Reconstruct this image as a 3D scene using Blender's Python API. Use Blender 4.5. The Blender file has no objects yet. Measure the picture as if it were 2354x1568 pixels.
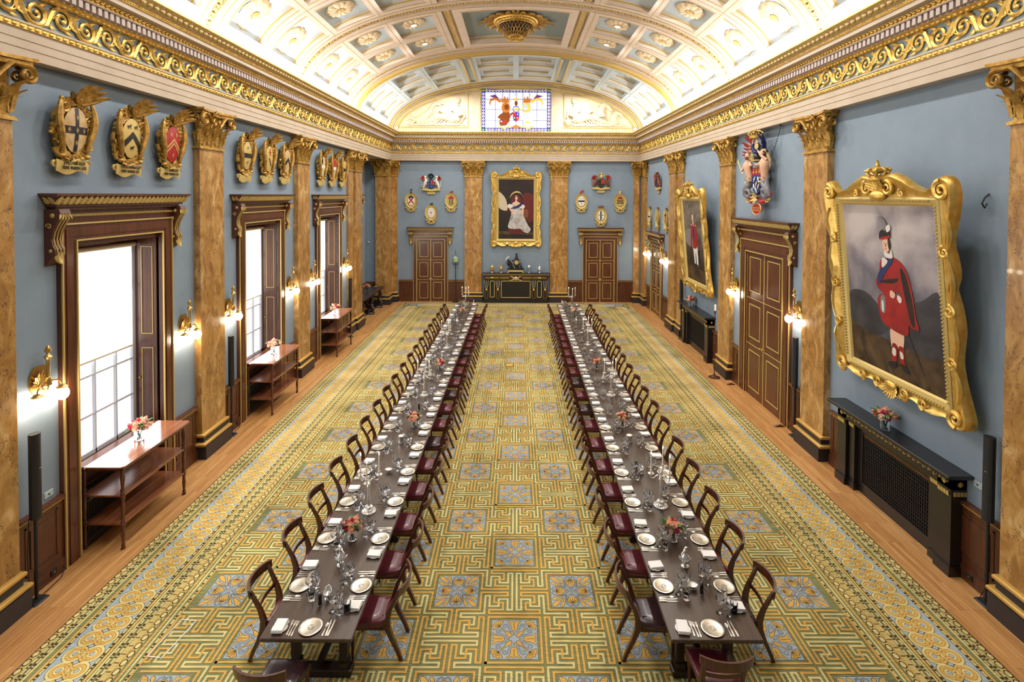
import bpy, math, random
from math import sin, cos, pi, sqrt, atan2, radians
from mathutils import Matrix, Vector
random.seed(7)
COL = bpy.context.scene.collection
R = radians
XC = -0.055          # room centre line
WL = XC - 6.47       # left wall face
WR = XC + 6.47       # right wall face
YF = 26.64           # far wall face
YN = -1.6            # near wall

# ------------------------------------------------------------------ materials
def lin(c):
    return tuple(((v / 255.0) / 12.92 if v / 255.0 <= 0.04045 else ((v / 255.0 + 0.055) / 1.055) ** 2.4) for v in c) + (1.0,)
MATS = {}
def base(name):
    m = bpy.data.materials.new(name); m.use_nodes = True
    nt = m.node_tree; b = nt.nodes['Principled BSDF']
    MATS[name] = m
    return m, nt, b
def N(nt, t, **k):
    n = nt.nodes.new(t)
    for a, v in k.items():
        if a.startswith('i_'): n.inputs[a[2:].replace('_', ' ')].default_value = v
        else: setattr(n, a, v)
    return n
def ramp(nt, fac, stops, interp='LINEAR'):
    n = nt.nodes.new('ShaderNodeValToRGB'); cr = n.color_ramp; cr.interpolation = interp
    while len(cr.elements) < len(stops): cr.elements.new(0.5)
    for e, (p, c) in zip(cr.elements, stops):
        e.position = p; e.color = c if len(c) == 4 else lin(c)
    nt.links.new(fac, n.inputs[0]); return n
def simple(name, col, rough=0.5, metal=0.0, col2=None, scale=8.0, bump=0.0, bscale=60.0, coat=0.0, stretch=None, spec=None, detail=3.0, emit=0, contrast=(0.35, 0.65)):
    m, nt, b = base(name)
    b.inputs['Base Color'].default_value = lin(col)
    b.inputs['Roughness'].default_value = rough
    b.inputs['Metallic'].default_value = metal
    if coat: b.inputs['Coat Weight'].default_value = coat; b.inputs['Coat Roughness'].default_value = 0.12
    if spec is not None: b.inputs['Specular IOR Level'].default_value = spec
    tc = N(nt, 'ShaderNodeTexCoord'); src = tc.outputs['Object']
    if stretch:
        mp = N(nt, 'ShaderNodeMapping'); mp.inputs['Scale'].default_value = stretch
        nt.links.new(src, mp.inputs[0]); src = mp.outputs[0]
    if col2:
        n = N(nt, 'ShaderNodeTexNoise'); n.inputs['Scale'].default_value = scale; n.inputs['Detail'].default_value = detail
        nt.links.new(src, n.inputs['Vector'])
        r = ramp(nt, n.outputs[0], [(contrast[0], col), (contrast[1], col2)])
        nt.links.new(r.outputs[0], b.inputs['Base Color'])
    if bump:
        n = N(nt, 'ShaderNodeTexNoise'); n.inputs['Scale'].default_value = bscale
        nt.links.new(src, n.inputs['Vector'])
        bp = N(nt, 'ShaderNodeBump'); bp.inputs['Strength'].default_value = bump; bp.inputs['Distance'].default_value = 0.01
        nt.links.new(n.outputs[0], bp.inputs['Height']); nt.links.new(bp.outputs[0], b.inputs['Normal'])
    if emit:
        b.inputs['Emission Color'].default_value = lin(col); b.inputs['Emission Strength'].default_value = emit
    return m
def glow(name, col, strength):
    m, nt, b = base(name)
    b.inputs['Base Color'].default_value = lin(col); b.inputs['Roughness'].default_value = 0.9
    b.inputs['Emission Color'].default_value = lin(col); b.inputs['Emission Strength'].default_value = strength
    return m
def glassm(name, col=(255, 255, 255), rough=0.0, ior=1.45):
    m, nt, b = base(name)
    b.inputs['Base Color'].default_value = lin(col); b.inputs['Roughness'].default_value = rough
    b.inputs['Transmission Weight'].default_value = 1.0; b.inputs['IOR'].default_value = ior
    return m
GOLD = simple('gilt', (212, 168, 76), 0.33, 0.7, (234, 198, 112), 9, 0.25, 70)
GOLDD = simple('old_gilt', (158, 116, 48), 0.42, 0.5, (206, 164, 82), 14, 0.3, 60)
GOLDP = simple('gold_paint', (205, 178, 105), 0.45, 0.25)
CREAMG = simple('cream_gold', (212, 186, 128), 0.5, 0.2, (190, 158, 92), 20)
SILVER = simple('silver', (232, 230, 224), 0.24, 0.8)
PEWTER = simple('engraved_silver', (214, 208, 192), 0.27, 0.85, (180, 174, 160), 40, contrast=(0.45, 0.75))
BRASS = simple('brass', (196, 160, 92), 0.28, 0.9)
WALLB = simple('blue_wall', (128, 144, 158), 0.8, 0, (133, 148, 161), 3, 0.05, 300)
PLAST = simple('tan_plaster', (196, 178, 154), 0.6, 0, (188, 169, 144), 2.5)
VAULT = simple('pale_plaster', (222, 205, 190), 0.6, 0, (216, 198, 182), 2.0)
VBLUE = simple('coffer_blue', (196, 211, 221), 0.7, 0, (190, 206, 217), 3)
VWHITE = simple('white_plaster', (228, 222, 214), 0.6)
FRIEZE = simple('frieze_blue', (150, 164, 166), 0.7)
DENT = simple('dentil_plaster', (186, 168, 158), 0.6)
RELIEF = simple('relief_plaster', (226, 208, 176), 0.55, 0, (216, 196, 160), 4)
BLACK = simple('ebonised_black', (30, 27, 27), 0.32, 0, coat=0.2)
BLACKM = simple('matt_black', (24, 24, 26), 0.55)
PLINTH = simple('plinth_black', (44, 42, 46), 0.45)
PLGOLD = simple('plinth_gilt', (206, 164, 84), 0.4, 0.3)
LEATHER = simple('maroon_leather', (86, 24, 34), 0.32, 0, (104, 36, 44), 6, 0.12, 150, coat=0.15)
LEATHERD = simple('dark_leather', (46, 26, 30), 0.3, 0, (66, 40, 42), 6, 0.12, 150, coat=0.2)
CHAIRW = simple('mahogany', (62, 28, 16), 0.28, 0, (88, 42, 22), 30, stretch=(1, 1, .12), coat=0.35)
OAK = simple('dark_oak', (76, 38, 20), 0.34, 0, (100, 54, 30), 22, 0.05, 120, stretch=(1, 1, .08), coat=0.25)
OAKD = simple('wainscot_oak', (74, 38, 20), 0.38, 0, (92, 50, 27), 18, stretch=(1, 1, .1), coat=0.15)
TABLEW = simple('table_wood', (58, 42, 31), 0.34, 0, (74, 54, 40), 16, 0.02, 200, stretch=(1.2, .05, 1), coat=0.25)
TABLED = simple('table_edge_wood', (38, 22, 15), 0.35)
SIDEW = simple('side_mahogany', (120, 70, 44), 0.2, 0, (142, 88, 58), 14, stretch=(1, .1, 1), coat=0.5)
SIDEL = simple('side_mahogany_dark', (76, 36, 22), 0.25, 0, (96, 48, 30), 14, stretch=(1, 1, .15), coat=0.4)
DARKT = simple('carved_dark_oak', (40, 26, 24), 0.35, 0, (54, 36, 32), 12, coat=0.2)
LINEN = simple('white_linen', (240, 235, 230), 0.85, 0, bump=0.15, bscale=200)
CHINA = simple('white_china', (242, 238, 230), 0.15, 0, coat=0.5)
IVORY = simple('ivory_handle', (238, 228, 208), 0.35)
WAX = simple('candle_wax', (244, 236, 216), 0.4)
GLASS = glassm('clear_glass', (250, 252, 255), 0.0, 1.45)
FLAME = glow('candle_flame', (255, 200, 120), 30)
BULB = glow('lit_globe', (255, 236, 208), 34)
LAMPC = glow('downlight_and_fill', (255, 240, 220), 14)
COVE = glow('cove_lamp', (255, 232, 205), 20)
LEAF = simple('leaf_green', (50, 86, 32), 0.5, 0, (90, 120, 50), 20)
STEM = simple('stem_green', (84, 120, 48), 0.5)
ROSE = simple('peach_rose', (240, 172, 140), 0.6, 0, (246, 200, 176), 30)
ROSEP = simple('pale_rose', (240, 205, 180), 0.6)
MAGENTA = simple('magenta_flower', (170, 24, 80), 0.6)
REDF = simple('crimson_flower', (196, 40, 50), 0.6)
BERRY = simple('pink_berry', (226, 140, 120), 0.5)
RED = simple('heraldic_red', (168, 30, 34), 0.4)
BLUEH = simple('heraldic_blue', (30, 48, 104), 0.4)
WHITEH = simple('heraldic_white', (226, 218, 204), 0.45)
BLACKH = simple('heraldic_black', (22, 20, 22), 0.4)
GREENH = simple('heraldic_green', (24, 48, 38), 0.45)
BUFF = simple('heraldic_buff', (204, 176, 130), 0.4, 0, (186, 150, 96), 10)
FLESH = simple('carved_flesh', (214, 168, 136), 0.5)
BROWNH = simple('heraldic_brown', (120, 66, 34), 0.5)
SCALE = simple('grey_scales', (150, 146, 148), 0.4, 0, (96, 92, 100), 60)
SWITCH = simple('switch_plate', (176, 190, 192), 0.4)
def wood_floor():
    m, nt, b = base('oak_strip_floor')
    tc = N(nt, 'ShaderNodeTexCoord')
    mp = N(nt, 'ShaderNodeMapping'); mp.inputs['Rotation'].default_value = (0, 0, pi / 2)
    nt.links.new(tc.outputs['Object'], mp.inputs[0])
    br = N(nt, 'ShaderNodeTexBrick'); br.offset = 0.37; br.offset_frequency = 3
    for k, v in (('Scale', 1.0), ('Mortar Size', 0.0016), ('Mortar Smooth', 0.1), ('Bias', 0.0), ('Brick Width', 1.35), ('Row Height', 0.062)): br.inputs[k].default_value = v
    br.inputs['Color1'].default_value = lin((190, 140, 84)); br.inputs['Color2'].default_value = lin((218, 172, 112)); br.inputs['Mortar'].default_value = lin((110, 74, 42))
    nt.links.new(mp.outputs[0], br.inputs['Vector'])
    m2 = N(nt, 'ShaderNodeMapping'); m2.inputs['Scale'].default_value = (14, 0.9, 1)
    nt.links.new(tc.outputs['Object'], m2.inputs[0])
    n = N(nt, 'ShaderNodeTexNoise'); n.inputs['Scale'].default_value = 3.5; n.inputs['Detail'].default_value = 5
    nt.links.new(m2.outputs[0], n.inputs['Vector'])
    r = ramp(nt, n.outputs[0], [(0.3, (190, 150, 110)), (0.7, (255, 244, 228))])
    mx = N(nt, 'ShaderNodeMixRGB', blend_type='MULTIPLY'); mx.inputs[0].default_value = 0.55
    nt.links.new(br.outputs[0], mx.inputs[1]); nt.links.new(r.outputs[0], mx.inputs[2])
    nt.links.new(mx.outputs[0], b.inputs['Base Color'])
    b.inputs['Roughness'].default_value = 0.36; b.inputs['Coat Weight'].default_value = 0.15
    return m
def marble(name, c1, c2, vein):
    m, nt, b = base(name)
    tc = N(nt, 'ShaderNodeTexCoord')
    n1 = N(nt, 'ShaderNodeTexNoise'); n1.inputs['Scale'].default_value = 2.6; n1.inputs['Detail'].default_value = 6; n1.inputs['Distortion'].default_value = 1.2
    mp = N(nt, 'ShaderNodeMapping'); mp.inputs['Rotation'].default_value = (0.5, 0.4, 0.0); mp.inputs['Scale'].default_value = (1.5, 1.5, 0.85)
    oi = N(nt, 'ShaderNodeObjectInfo'); ad = N(nt, 'ShaderNodeVectorMath', operation='ADD'); cx = N(nt, 'ShaderNodeCombineXYZ')
    ml = N(nt, 'ShaderNodeMath', operation='MULTIPLY'); ml.inputs[1].default_value = 37.0
    nt.links.new(oi.outputs['Random'], ml.inputs[0]); nt.links.new(ml.outputs[0], cx.inputs[2])
    nt.links.new(tc.outputs['Object'], ad.inputs[0]); nt.links.new(cx.outputs[0], ad.inputs[1])
    nt.links.new(ad.outputs[0], mp.inputs[0]); nt.links.new(mp.outputs[0], n1.inputs['Vector'])
    r1 = ramp(nt, n1.outputs[0], [(0.28, tuple(int(v * .86) for v in c1)), (0.45, c1), (0.6, c2), (0.78, (222, 192, 140))])
    v = N(nt, 'ShaderNodeTexVoronoi', feature='DISTANCE_TO_EDGE'); v.inputs['Scale'].default_value = 17
    nd = N(nt, 'ShaderNodeTexNoise'); nd.inputs['Scale'].default_value = 9; nd.inputs['Detail'].default_value = 3
    nt.links.new(mp.outputs[0], nd.inputs['Vector'])
    av = N(nt, 'ShaderNodeVectorMath', operation='MULTIPLY_ADD'); av.inputs[1].default_value = (0.35, 0.35, 0.35)
    nt.links.new(nd.outputs[1], av.inputs[0]); nt.links.new(mp.outputs[0], av.inputs[2]); nt.links.new(av.outputs[0], v.inputs['Vector'])
    rv = ramp(nt, v.outputs[0], [(0.0, (1, 1, 1, 1)), (0.11, (0, 0, 0, 1))])
    n2 = N(nt, 'ShaderNodeTexNoise'); n2.inputs['Scale'].default_value = 3.2; n2.inputs['Detail'].default_value = 4; n2.inputs['Distortion'].default_value = 2.0
    nt.links.new(mp.outputs[0], n2.inputs['Vector'])
    r2 = ramp(nt, n2.outputs[0], [(0.5, (0.06, 0.06, 0.06, 1)), (0.6, (1, 1, 1, 1))])
    mu = N(nt, 'ShaderNodeMath', operation='MULTIPLY'); nt.links.new(rv.outputs[0], mu.inputs[0]); nt.links.new(r2.outputs[0], mu.inputs[1])
    mx = N(nt, 'ShaderNodeMixRGB'); nt.links.new(mu.outputs[0], mx.inputs[0]); nt.links.new(r1.outputs[0], mx.inputs[1]); mx.inputs[2].default_value = lin(vein)
    nt.links.new(mx.outputs[0], b.inputs['Base Color']); b.inputs['Roughness'].default_value = 0.3; b.inputs['Coat Weight'].default_value = 0.2
    return m
MARBLE = marble('siena_marble', (168, 122, 62), (190, 148, 88), (78, 52, 38))
FLOORM = wood_floor()
def carpetm(name, c, k=0.78):
    m, nt, b = base(name)
    tc = N(nt, 'ShaderNodeTexCoord'); n = N(nt, 'ShaderNodeTexNoise'); n.inputs['Scale'].default_value = 1.1; n.inputs['Detail'].default_value = 5
    nt.links.new(tc.outputs['Object'], n.inputs['Vector'])
    mp = N(nt, 'ShaderNodeMapping'); mp.inputs['Scale'].default_value = (6, 90, 1); nt.links.new(tc.outputs['Object'], mp.inputs[0])
    n2 = N(nt, 'ShaderNodeTexNoise'); n2.inputs['Scale'].default_value = 1.0; n2.inputs['Detail'].default_value = 3; nt.links.new(mp.outputs[0], n2.inputs['Vector'])
    a = N(nt, 'ShaderNodeMath', operation='ADD'); nt.links.new(n.outputs[0], a.inputs[0]); nt.links.new(n2.outputs[0], a.inputs[1])
    dk = tuple(int(v * k) for v in c); lt = tuple(min(255, int(v * 1.06 + 4)) for v in c)
    r = ramp(nt, a.outputs[0], [(0.35, dk), (0.62, lt)]); r.color_ramp.elements[0].position = 0.75; r.color_ramp.elements[1].position = 1.0
    nt.links.new(a.outputs[0], r.inputs[0])
    hf = N(nt, 'ShaderNodeMath', operation='MULTIPLY'); hf.inputs[1].default_value = 0.5
    nt.links.new(a.outputs[0], hf.inputs[0]); nt.links.new(hf.outputs[0], r.inputs[0])
    r.color_ramp.elements[0].position = 0.38; r.color_ramp.elements[1].position = 0.56
    nt.links.new(r.outputs[0], b.inputs['Base Color']); b.inputs['Roughness'].default_value = 0.95; b.inputs['Specular IOR Level'].default_value = 0.1
    return m
C_GREEN = carpetm('carpet_green', (126, 126, 82)); C_GOLD = carpetm('carpet_gold', (200, 158, 82), 0.88); C_PALE = carpetm('carpet_straw', (204, 188, 126), 0.86)
C_BLUE = carpetm('carpet_blue', (154, 165, 170), 0.9); C_LINE = carpetm('carpet_brown', (74, 58, 34)); C_TAN = carpetm('carpet_tan', (186, 164, 100), 0.86)

# ------------------------------------------------------------------ mesh building
class MB:
    def __init__(self): self.v = []; self.f = []; self.m = []; self.mats = []; self.T = None; self.cur = 0
    def mat(self, m):
        if m not in self.mats: self.mats.append(m)
        self.cur = self.mats.index(m); return self
    def add(self, vs, fs):
        o = len(self.v)
        if self.T is not None:
            T = self.T; vs = [tuple(T @ Vector(p)) for p in vs]
        self.v.extend(vs); c = self.cur
        for f in fs: self.f.append(tuple(i + o for i in f)); self.m.append(c)
    def box(self, x0, x1, y0, y1, z0, z1):
        if x0 > x1: x0, x1 = x1, x0
        if y0 > y1: y0, y1 = y1, y0
        if z0 > z1: z0, z1 = z1, z0
        self.add([(x0, y0, z0), (x1, y0, z0), (x1, y1, z0), (x0, y1, z0), (x0, y0, z1), (x1, y0, z1), (x1, y1, z1), (x0, y1, z1)],
                 [(0, 3, 2, 1), (4, 5, 6, 7), (0, 1, 5, 4), (1, 2, 6, 5), (2, 3, 7, 6), (3, 0, 4, 7)])
    def cbox(self, x0, x1, y0, y1, z0, z1, b=0.01):   # box with chamfered vertical and top edges
        P = lambda i: [(x0 + b + i, y0 + i), (x1 - b - i, y0 + i), (x1 - i, y0 + b + i), (x1 - i, y1 - b - i), (x1 - b - i, y1 - i), (x0 + b + i, y1 - i), (x0 + i, y1 - b - i), (x0 + i, y0 + b + i)]
        self.rings([[(x, y, z0) for x, y in P(0)], [(x, y, z1 - b) for x, y in P(0)], [(x, y, z1) for x, y in P(b)]], True, True)
    def rings(self, rs, cap0=False, cap1=False, close=True):
        n = len(rs[0]); vs = [p for r in rs for p in r]; fs = []
        for k in range(len(rs) - 1):
            for i in range(n if close else n - 1):
                j = (i + 1) % n; fs.append((k * n + i, k * n + j, (k + 1) * n + j, (k + 1) * n + i))
        if cap0: fs.append(tuple(range(n - 1, -1, -1)))
        if cap1: fs.append(tuple(range((len(rs) - 1) * n, len(rs) * n)))
        self.add(vs, fs)
    def lathe(self, prof, n=16, c=(0, 0, 0), cap0=True, cap1=True, sx=1, sy=1):
        self.rings([[(c[0] + r * cos(2 * pi * i / n) * sx, c[1] + r * sin(2 * pi * i / n) * sy, c[2] + z) for i in range(n)] for r, z in prof], cap0, cap1)
    def cyl(self, c, r, z0, z1, n=12, r2=None): self.lathe([(r, z0), (r if r2 is None else r2, z1)], n, c)
    def tube(self, pts, rad, n=6, cap=True, flat=1.0, up=None):
        pts = [Vector(p) for p in pts]; N_ = len(pts)
        if not isinstance(rad, (list, tuple)): rad = [rad] * N_
        rs = []; prev = Vector(up) if up else None
        for i, p in enumerate(pts):
            t = (pts[min(i + 1, N_ - 1)] - pts[max(i - 1, 0)])
            if t.length < 1e-9: t = Vector((0, 0, 1))
            t.normalize()
            if up: a = Vector(up) - t * t.dot(Vector(up))
            else:
                a = (prev - t * t.dot(prev)) if prev is not None else (Vector((0, 0, 1)) if abs(t.z) < 0.9 else Vector((1, 0, 0)))
                if prev is None: a = a - t * t.dot(a)
            if a.length < 1e-6: a = t.orthogonal()
            a.normalize(); b = t.cross(a); prev = a
            rs.append([tuple(p + (a * cos(2 * pi * k / n) * flat + b * sin(2 * pi * k / n)) * rad[i]) for k in range(n)])
        self.rings(rs, cap, cap)
    def sphere(self, c, r, nu=10, nv=6, s=(1, 1, 1)):
        vs = [(c[0], c[1], c[2] - r * s[2])]
        for j in range(1, nv):
            a = -pi / 2 + pi * j / nv
            for i in range(nu): vs.append((c[0] + r * cos(a) * cos(2 * pi * i / nu) * s[0], c[1] + r * cos(a) * sin(2 * pi * i / nu) * s[1], c[2] + r * sin(a) * s[2]))
        vs.append((c[0], c[1], c[2] + r * s[2])); L = len(vs) - 1; fs = []
        for i in range(nu):
            k = (i + 1) % nu; fs.append((0, 1 + k, 1 + i)); fs.append((L, L - nu + i, L - nu + k))
            for j in range(nv - 2): fs.append((1 + j * nu + i, 1 + j * nu + k, 1 + (j + 1) * nu + k, 1 + (j + 1) * nu + i))
        self.add(vs, fs)
    def poly(self, pts): self.add([tuple(p) for p in pts], [tuple(range(len(pts)))])
    def prism(self, pts, d, axis='y', o=0.0):
        """outline pts (a,b) in the plane across AXIS, extruded from o to o+d"""
        n = len(pts)
        f = {'y': lambda a, b, t: (a, t, b), 'x': lambda a, b, t: (t, a, b), 'z': lambda a, b, t: (a, b, t)}[axis]
        self.add([f(a, b, o) for a, b in pts] + [f(a, b, o + d) for a, b in pts],
                 [tuple(range(n - 1, -1, -1)), tuple(range(n, 2 * n))] + [(i, (i + 1) % n, n + (i + 1) % n, n + i) for i in range(n)])
    def merge(self, o, T=None):
        k = len(self.v); vs = o.v
        if T is not None: vs = [tuple(T @ Vector(p)) for p in vs]
        if self.T is not None: vs = [tuple(self.T @ Vector(p)) for p in vs]
        self.v.extend(vs)
        idx = []
        for m in o.mats:
            if m not in self.mats: self.mats.append(m)
            idx.append(self.mats.index(m))
        for f, mi in zip(o.f, o.m): self.f.append(tuple(i + k for i in f)); self.m.append(idx[mi])
    def mesh(self, name, smooth=35):
        me = bpy.data.meshes.new(name); me.from_pydata(self.v, [], self.f)
        for m in self.mats: me.materials.append(m)
        me.polygons.foreach_set('material_index', self.m)
        if smooth:
            me.polygons.foreach_set('use_smooth', [True] * len(self.f))
            me.set_sharp_from_angle(angle=R(smooth))
        me.update(); return me
    def build(self, name, parent=None, smooth=35, loc=None, rot=None):
        o = bpy.data.objects.new(name, self.mesh(name, smooth)); COL.objects.link(o)
        if parent: o.parent = parent
        if loc: o.location = loc
        if rot: o.rotation_euler = rot
        return o
def meshobj(name, me, parent=None, loc=None, rot=None, scale=None):
    o = bpy.data.objects.new(name, me); COL.objects.link(o)
    if parent: o.parent = parent
    if loc: o.location = loc
    if rot: o.rotation_euler = rot
    if scale: o.scale = scale
    return o
def tag(o, label=None, cat=None, group=None, kind=None):
    if label: o['label'] = label
    if cat: o['category'] = cat
    if group: o['group'] = group
    if kind: o['kind'] = kind
    return o
def thing(name, label, cat, loc=(0, 0, 0), rz=0.0, group=None, rot=None):
    o = bpy.data.objects.new(name, None); COL.objects.link(o); o.location = loc; o.rotation_euler = rot if rot else (0, 0, rz); o.empty_display_size = 0.1
    return tag(o, label, cat, group)
def dup(o, parent=None):
    c = o.copy(); COL.objects.link(c)
    if parent: c.parent = parent
    for ch in o.children: dup(ch, c)
    return c
def struct(o): o['kind'] = 'structure'; return o
def sroot(name, loc=(0, 0, 0), rz=0.0):
    o = bpy.data.objects.new(name, None); COL.objects.link(o); o.location = loc; o.rotation_euler = (0, 0, rz); o['kind'] = 'structure'; return o
class Proto:
    """first placement uses the built root itself, later ones copy the tree"""
    def __init__(self, root): self.r = root; self.used = False
    def put(self, loc, rz=0.0, label=None, group=None, cat=None, rot=None):
        o = self.r if not self.used else dup(self.r)
        self.used = True
        o.location = loc; o.rotation_euler = rot if rot else (0, 0, rz)
        if label: o['label'] = label
        if group: o['group'] = group
        if cat: o['category'] = cat
        return o
ORD = 'first second third fourth fifth sixth seventh eighth ninth tenth eleventh twelfth thirteenth fourteenth fifteenth sixteenth seventeenth eighteenth nineteenth'.split()
def spiral(c, r0, turns, n=26, a0=0.0, sgn=1, rend=0.12):
    """points of a scroll in a plane: from outer radius r0 winding inwards"""
    out = []
    for i in range(n):
        t = i / (n - 1); r = r0 * (1 - t * (1 - rend)); a = a0 + sgn * turns * 2 * pi * t
        out.append((c[0] + r * cos(a), c[1] + r * sin(a)))
    return out
def leaf_blade(mb, p0, d, L, w, out, curl=0.5, n=5):
    """a curled acanthus-like blade rising from p0 along d, bending towards OUT"""
    p0 = Vector(p0); d = Vector(d).normalized(); out = Vector(out).normalized(); s = d.cross(out).normalized()
    rows = []
    for i in range(n + 1):
        t = i / n
        c = p0 + d * L * (t - 0.18 * curl * max(0, t - .7) * 4) + out * (0.10 * L * t + curl * L * 0.55 * t ** 4)
        ww = w * (0.75 + 0.5 * sin(pi * min(t * 1.2, 1))) * (1 - 0.55 * t ** 5)
        rows.append([c - s * ww / 2 * 1.0, c - s * ww * .28 + out * w * .22, c + out * w * .10, c + s * ww * .28 + out * w * .22, c + s * ww / 2])
    mb.rings([[tuple(p) for p in r] for r in rows], close=False)
K_COVE, K_DOWN, K_WIN, EXPO = 400, 75, 70, 0.56
# ------------------------------------------------------------------ floor, walls
mb = MB().mat(FLOORM); mb.box(-7.6, 6.6, YN, 26.8, -0.12, 0.0); struct(mb.build('floor', smooth=0))
WIN = [3.87, 8.65, 13.43, 18.2]; PILY = [-3.2 + 4.77, 6.26, 11.06, 15.82]
mb = MB().mat(WALLB)
ys = [YN - .2] + [v for c in WIN for v in (c - .93, c + .93)] + [21.85]
for i in range(0, len(ys), 2): mb.box(WL - .12, WL, ys[i], ys[i + 1], 0, 8.5)
for c in WIN: mb.box(WL - .12, WL, c - .93, c + .93, 4.70, 8.5)
mb.box(-7.56, WL - .12, 21.73, 21.85, 0, 7.5); mb.box(-7.56, -7.44, 21.85, 26.1, 0, 7.5); mb.box(-7.44, -6.92, 26.0, 26.1, 0, 7.5)
struct(mb.build('wall_left', smooth=0))
mb = MB().mat(WALLB); mb.box(WR, WR + .12, YN - .2, 26.8, 0, 8.5); struct(mb.build('wall_right', smooth=0))
mb = MB().mat(WALLB); mb.box(-6.9, WR + .12, YF, YF + .16, 0, 7.2); mb.mat(PLAST); mb.box(-7.6, WR + .12, YF + .02, YF + .16, 7.2, 8.5); struct(mb.build('wall_far', smooth=0))
mb = MB().mat(WALLB); mb.box(-7.6, WR + .12, YN - .2, YN, 0, 11.6); struct(mb.build('wall_near', smooth=0))
mb = MB().mat(PLAST); mb.box(-7.5, WL - .1, 21.85, 26.1, 7.14, 7.3); mb.box(-7.2, -7.1, 21.9, 26, 7.02, 7.14); struct(mb.build('trim_1', smooth=0))
# ------------------------------------------------------------------ wainscot
def wains(mb, T, s0, s1):
    mb.T = T; L = s1 - s0
    mb.mat(OAKD); mb.box(s0, s1, 0, .05, 0, 1.06); mb.box(s0, s1, .05, .075, 0, .17); mb.box(s0, s1, .05, .066, .17, .2)
    if L > .35:
        mb.box(s0 + .1, s1 - .1, .05, .058, .3, .32); mb.box(s0 + .1, s1 - .1, .05, .058, .94, .96); mb.box(s0 + .1, s0 + .12, .05, .058, .3, .96); mb.box(s1 - .12, s1 - .1, .05, .058, .3, .96)
        mb.box(s0 + .17, s1 - .17, .05, .064, .37, .89)
    mb.mat(OAK); mb.box(s0, s1, 0, .085, 1.06, 1.1); mb.mat(PLGOLD); mb.box(s0, s1, .05, .07, 1.035, 1.06)
    mb.T = None
TL = Matrix(((0, 1, 0, WL), (1, 0, 0, 0), (0, 0, 1, 0), (0, 0, 0, 1)))       # (s,p,z) -> left wall
TR = Matrix(((0, -1, 0, WR), (1, 0, 0, 0), (0, 0, 1, 0), (0, 0, 0, 1)))
TF = Matrix(((1, 0, 0, 0), (0, -1, 0, YF), (0, 0, 1, 0), (0, 0, 0, 1)))
mb = MB()
for a, b in ((YN, 1.05), (2.05, 2.67), (5.07, 5.76), (6.76, 7.45), (9.85, 10.58), (11.54, 12.23), (14.63, 15.34), (16.3, 17.0), (19.4, 20.12)): wains(mb, TL, a, b)
struct(mb.build('trim_2', smooth=0))
mb = MB()
for a, b in ((YN, 1.05), (2.05, 5.76), (6.76, 10.52), (11.5, 12.15), (14.85, 15.34), (16.25, 20.0), (21.7, 22.9), (24.76, 25.62)): wains(mb, TR, a, b)
struct(mb.build('trim_3', smooth=0))
mb = MB()
for a, b in ((-5.95, -5.23), (-3.45, -2.66), (2.64, 3.36), (5.14, 5.9)): wains(mb, TF, a, b)
struct(mb.build('trim_4', smooth=0))
mb = MB()
wains(mb, Matrix(((0, 1, 0, -7.44), (1, 0, 0, 0), (0, 0, 1, 0), (0, 0, 0, 1))), 21.85, 26.0); wains(mb, Matrix(((1, 0, 0, 0), (0, -1, 0, 26.0), (0, 0, 1, 0), (0, 0, 0, 1))), -7.38, -6.94)
struct(mb.build('trim_5', smooth=0))
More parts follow.
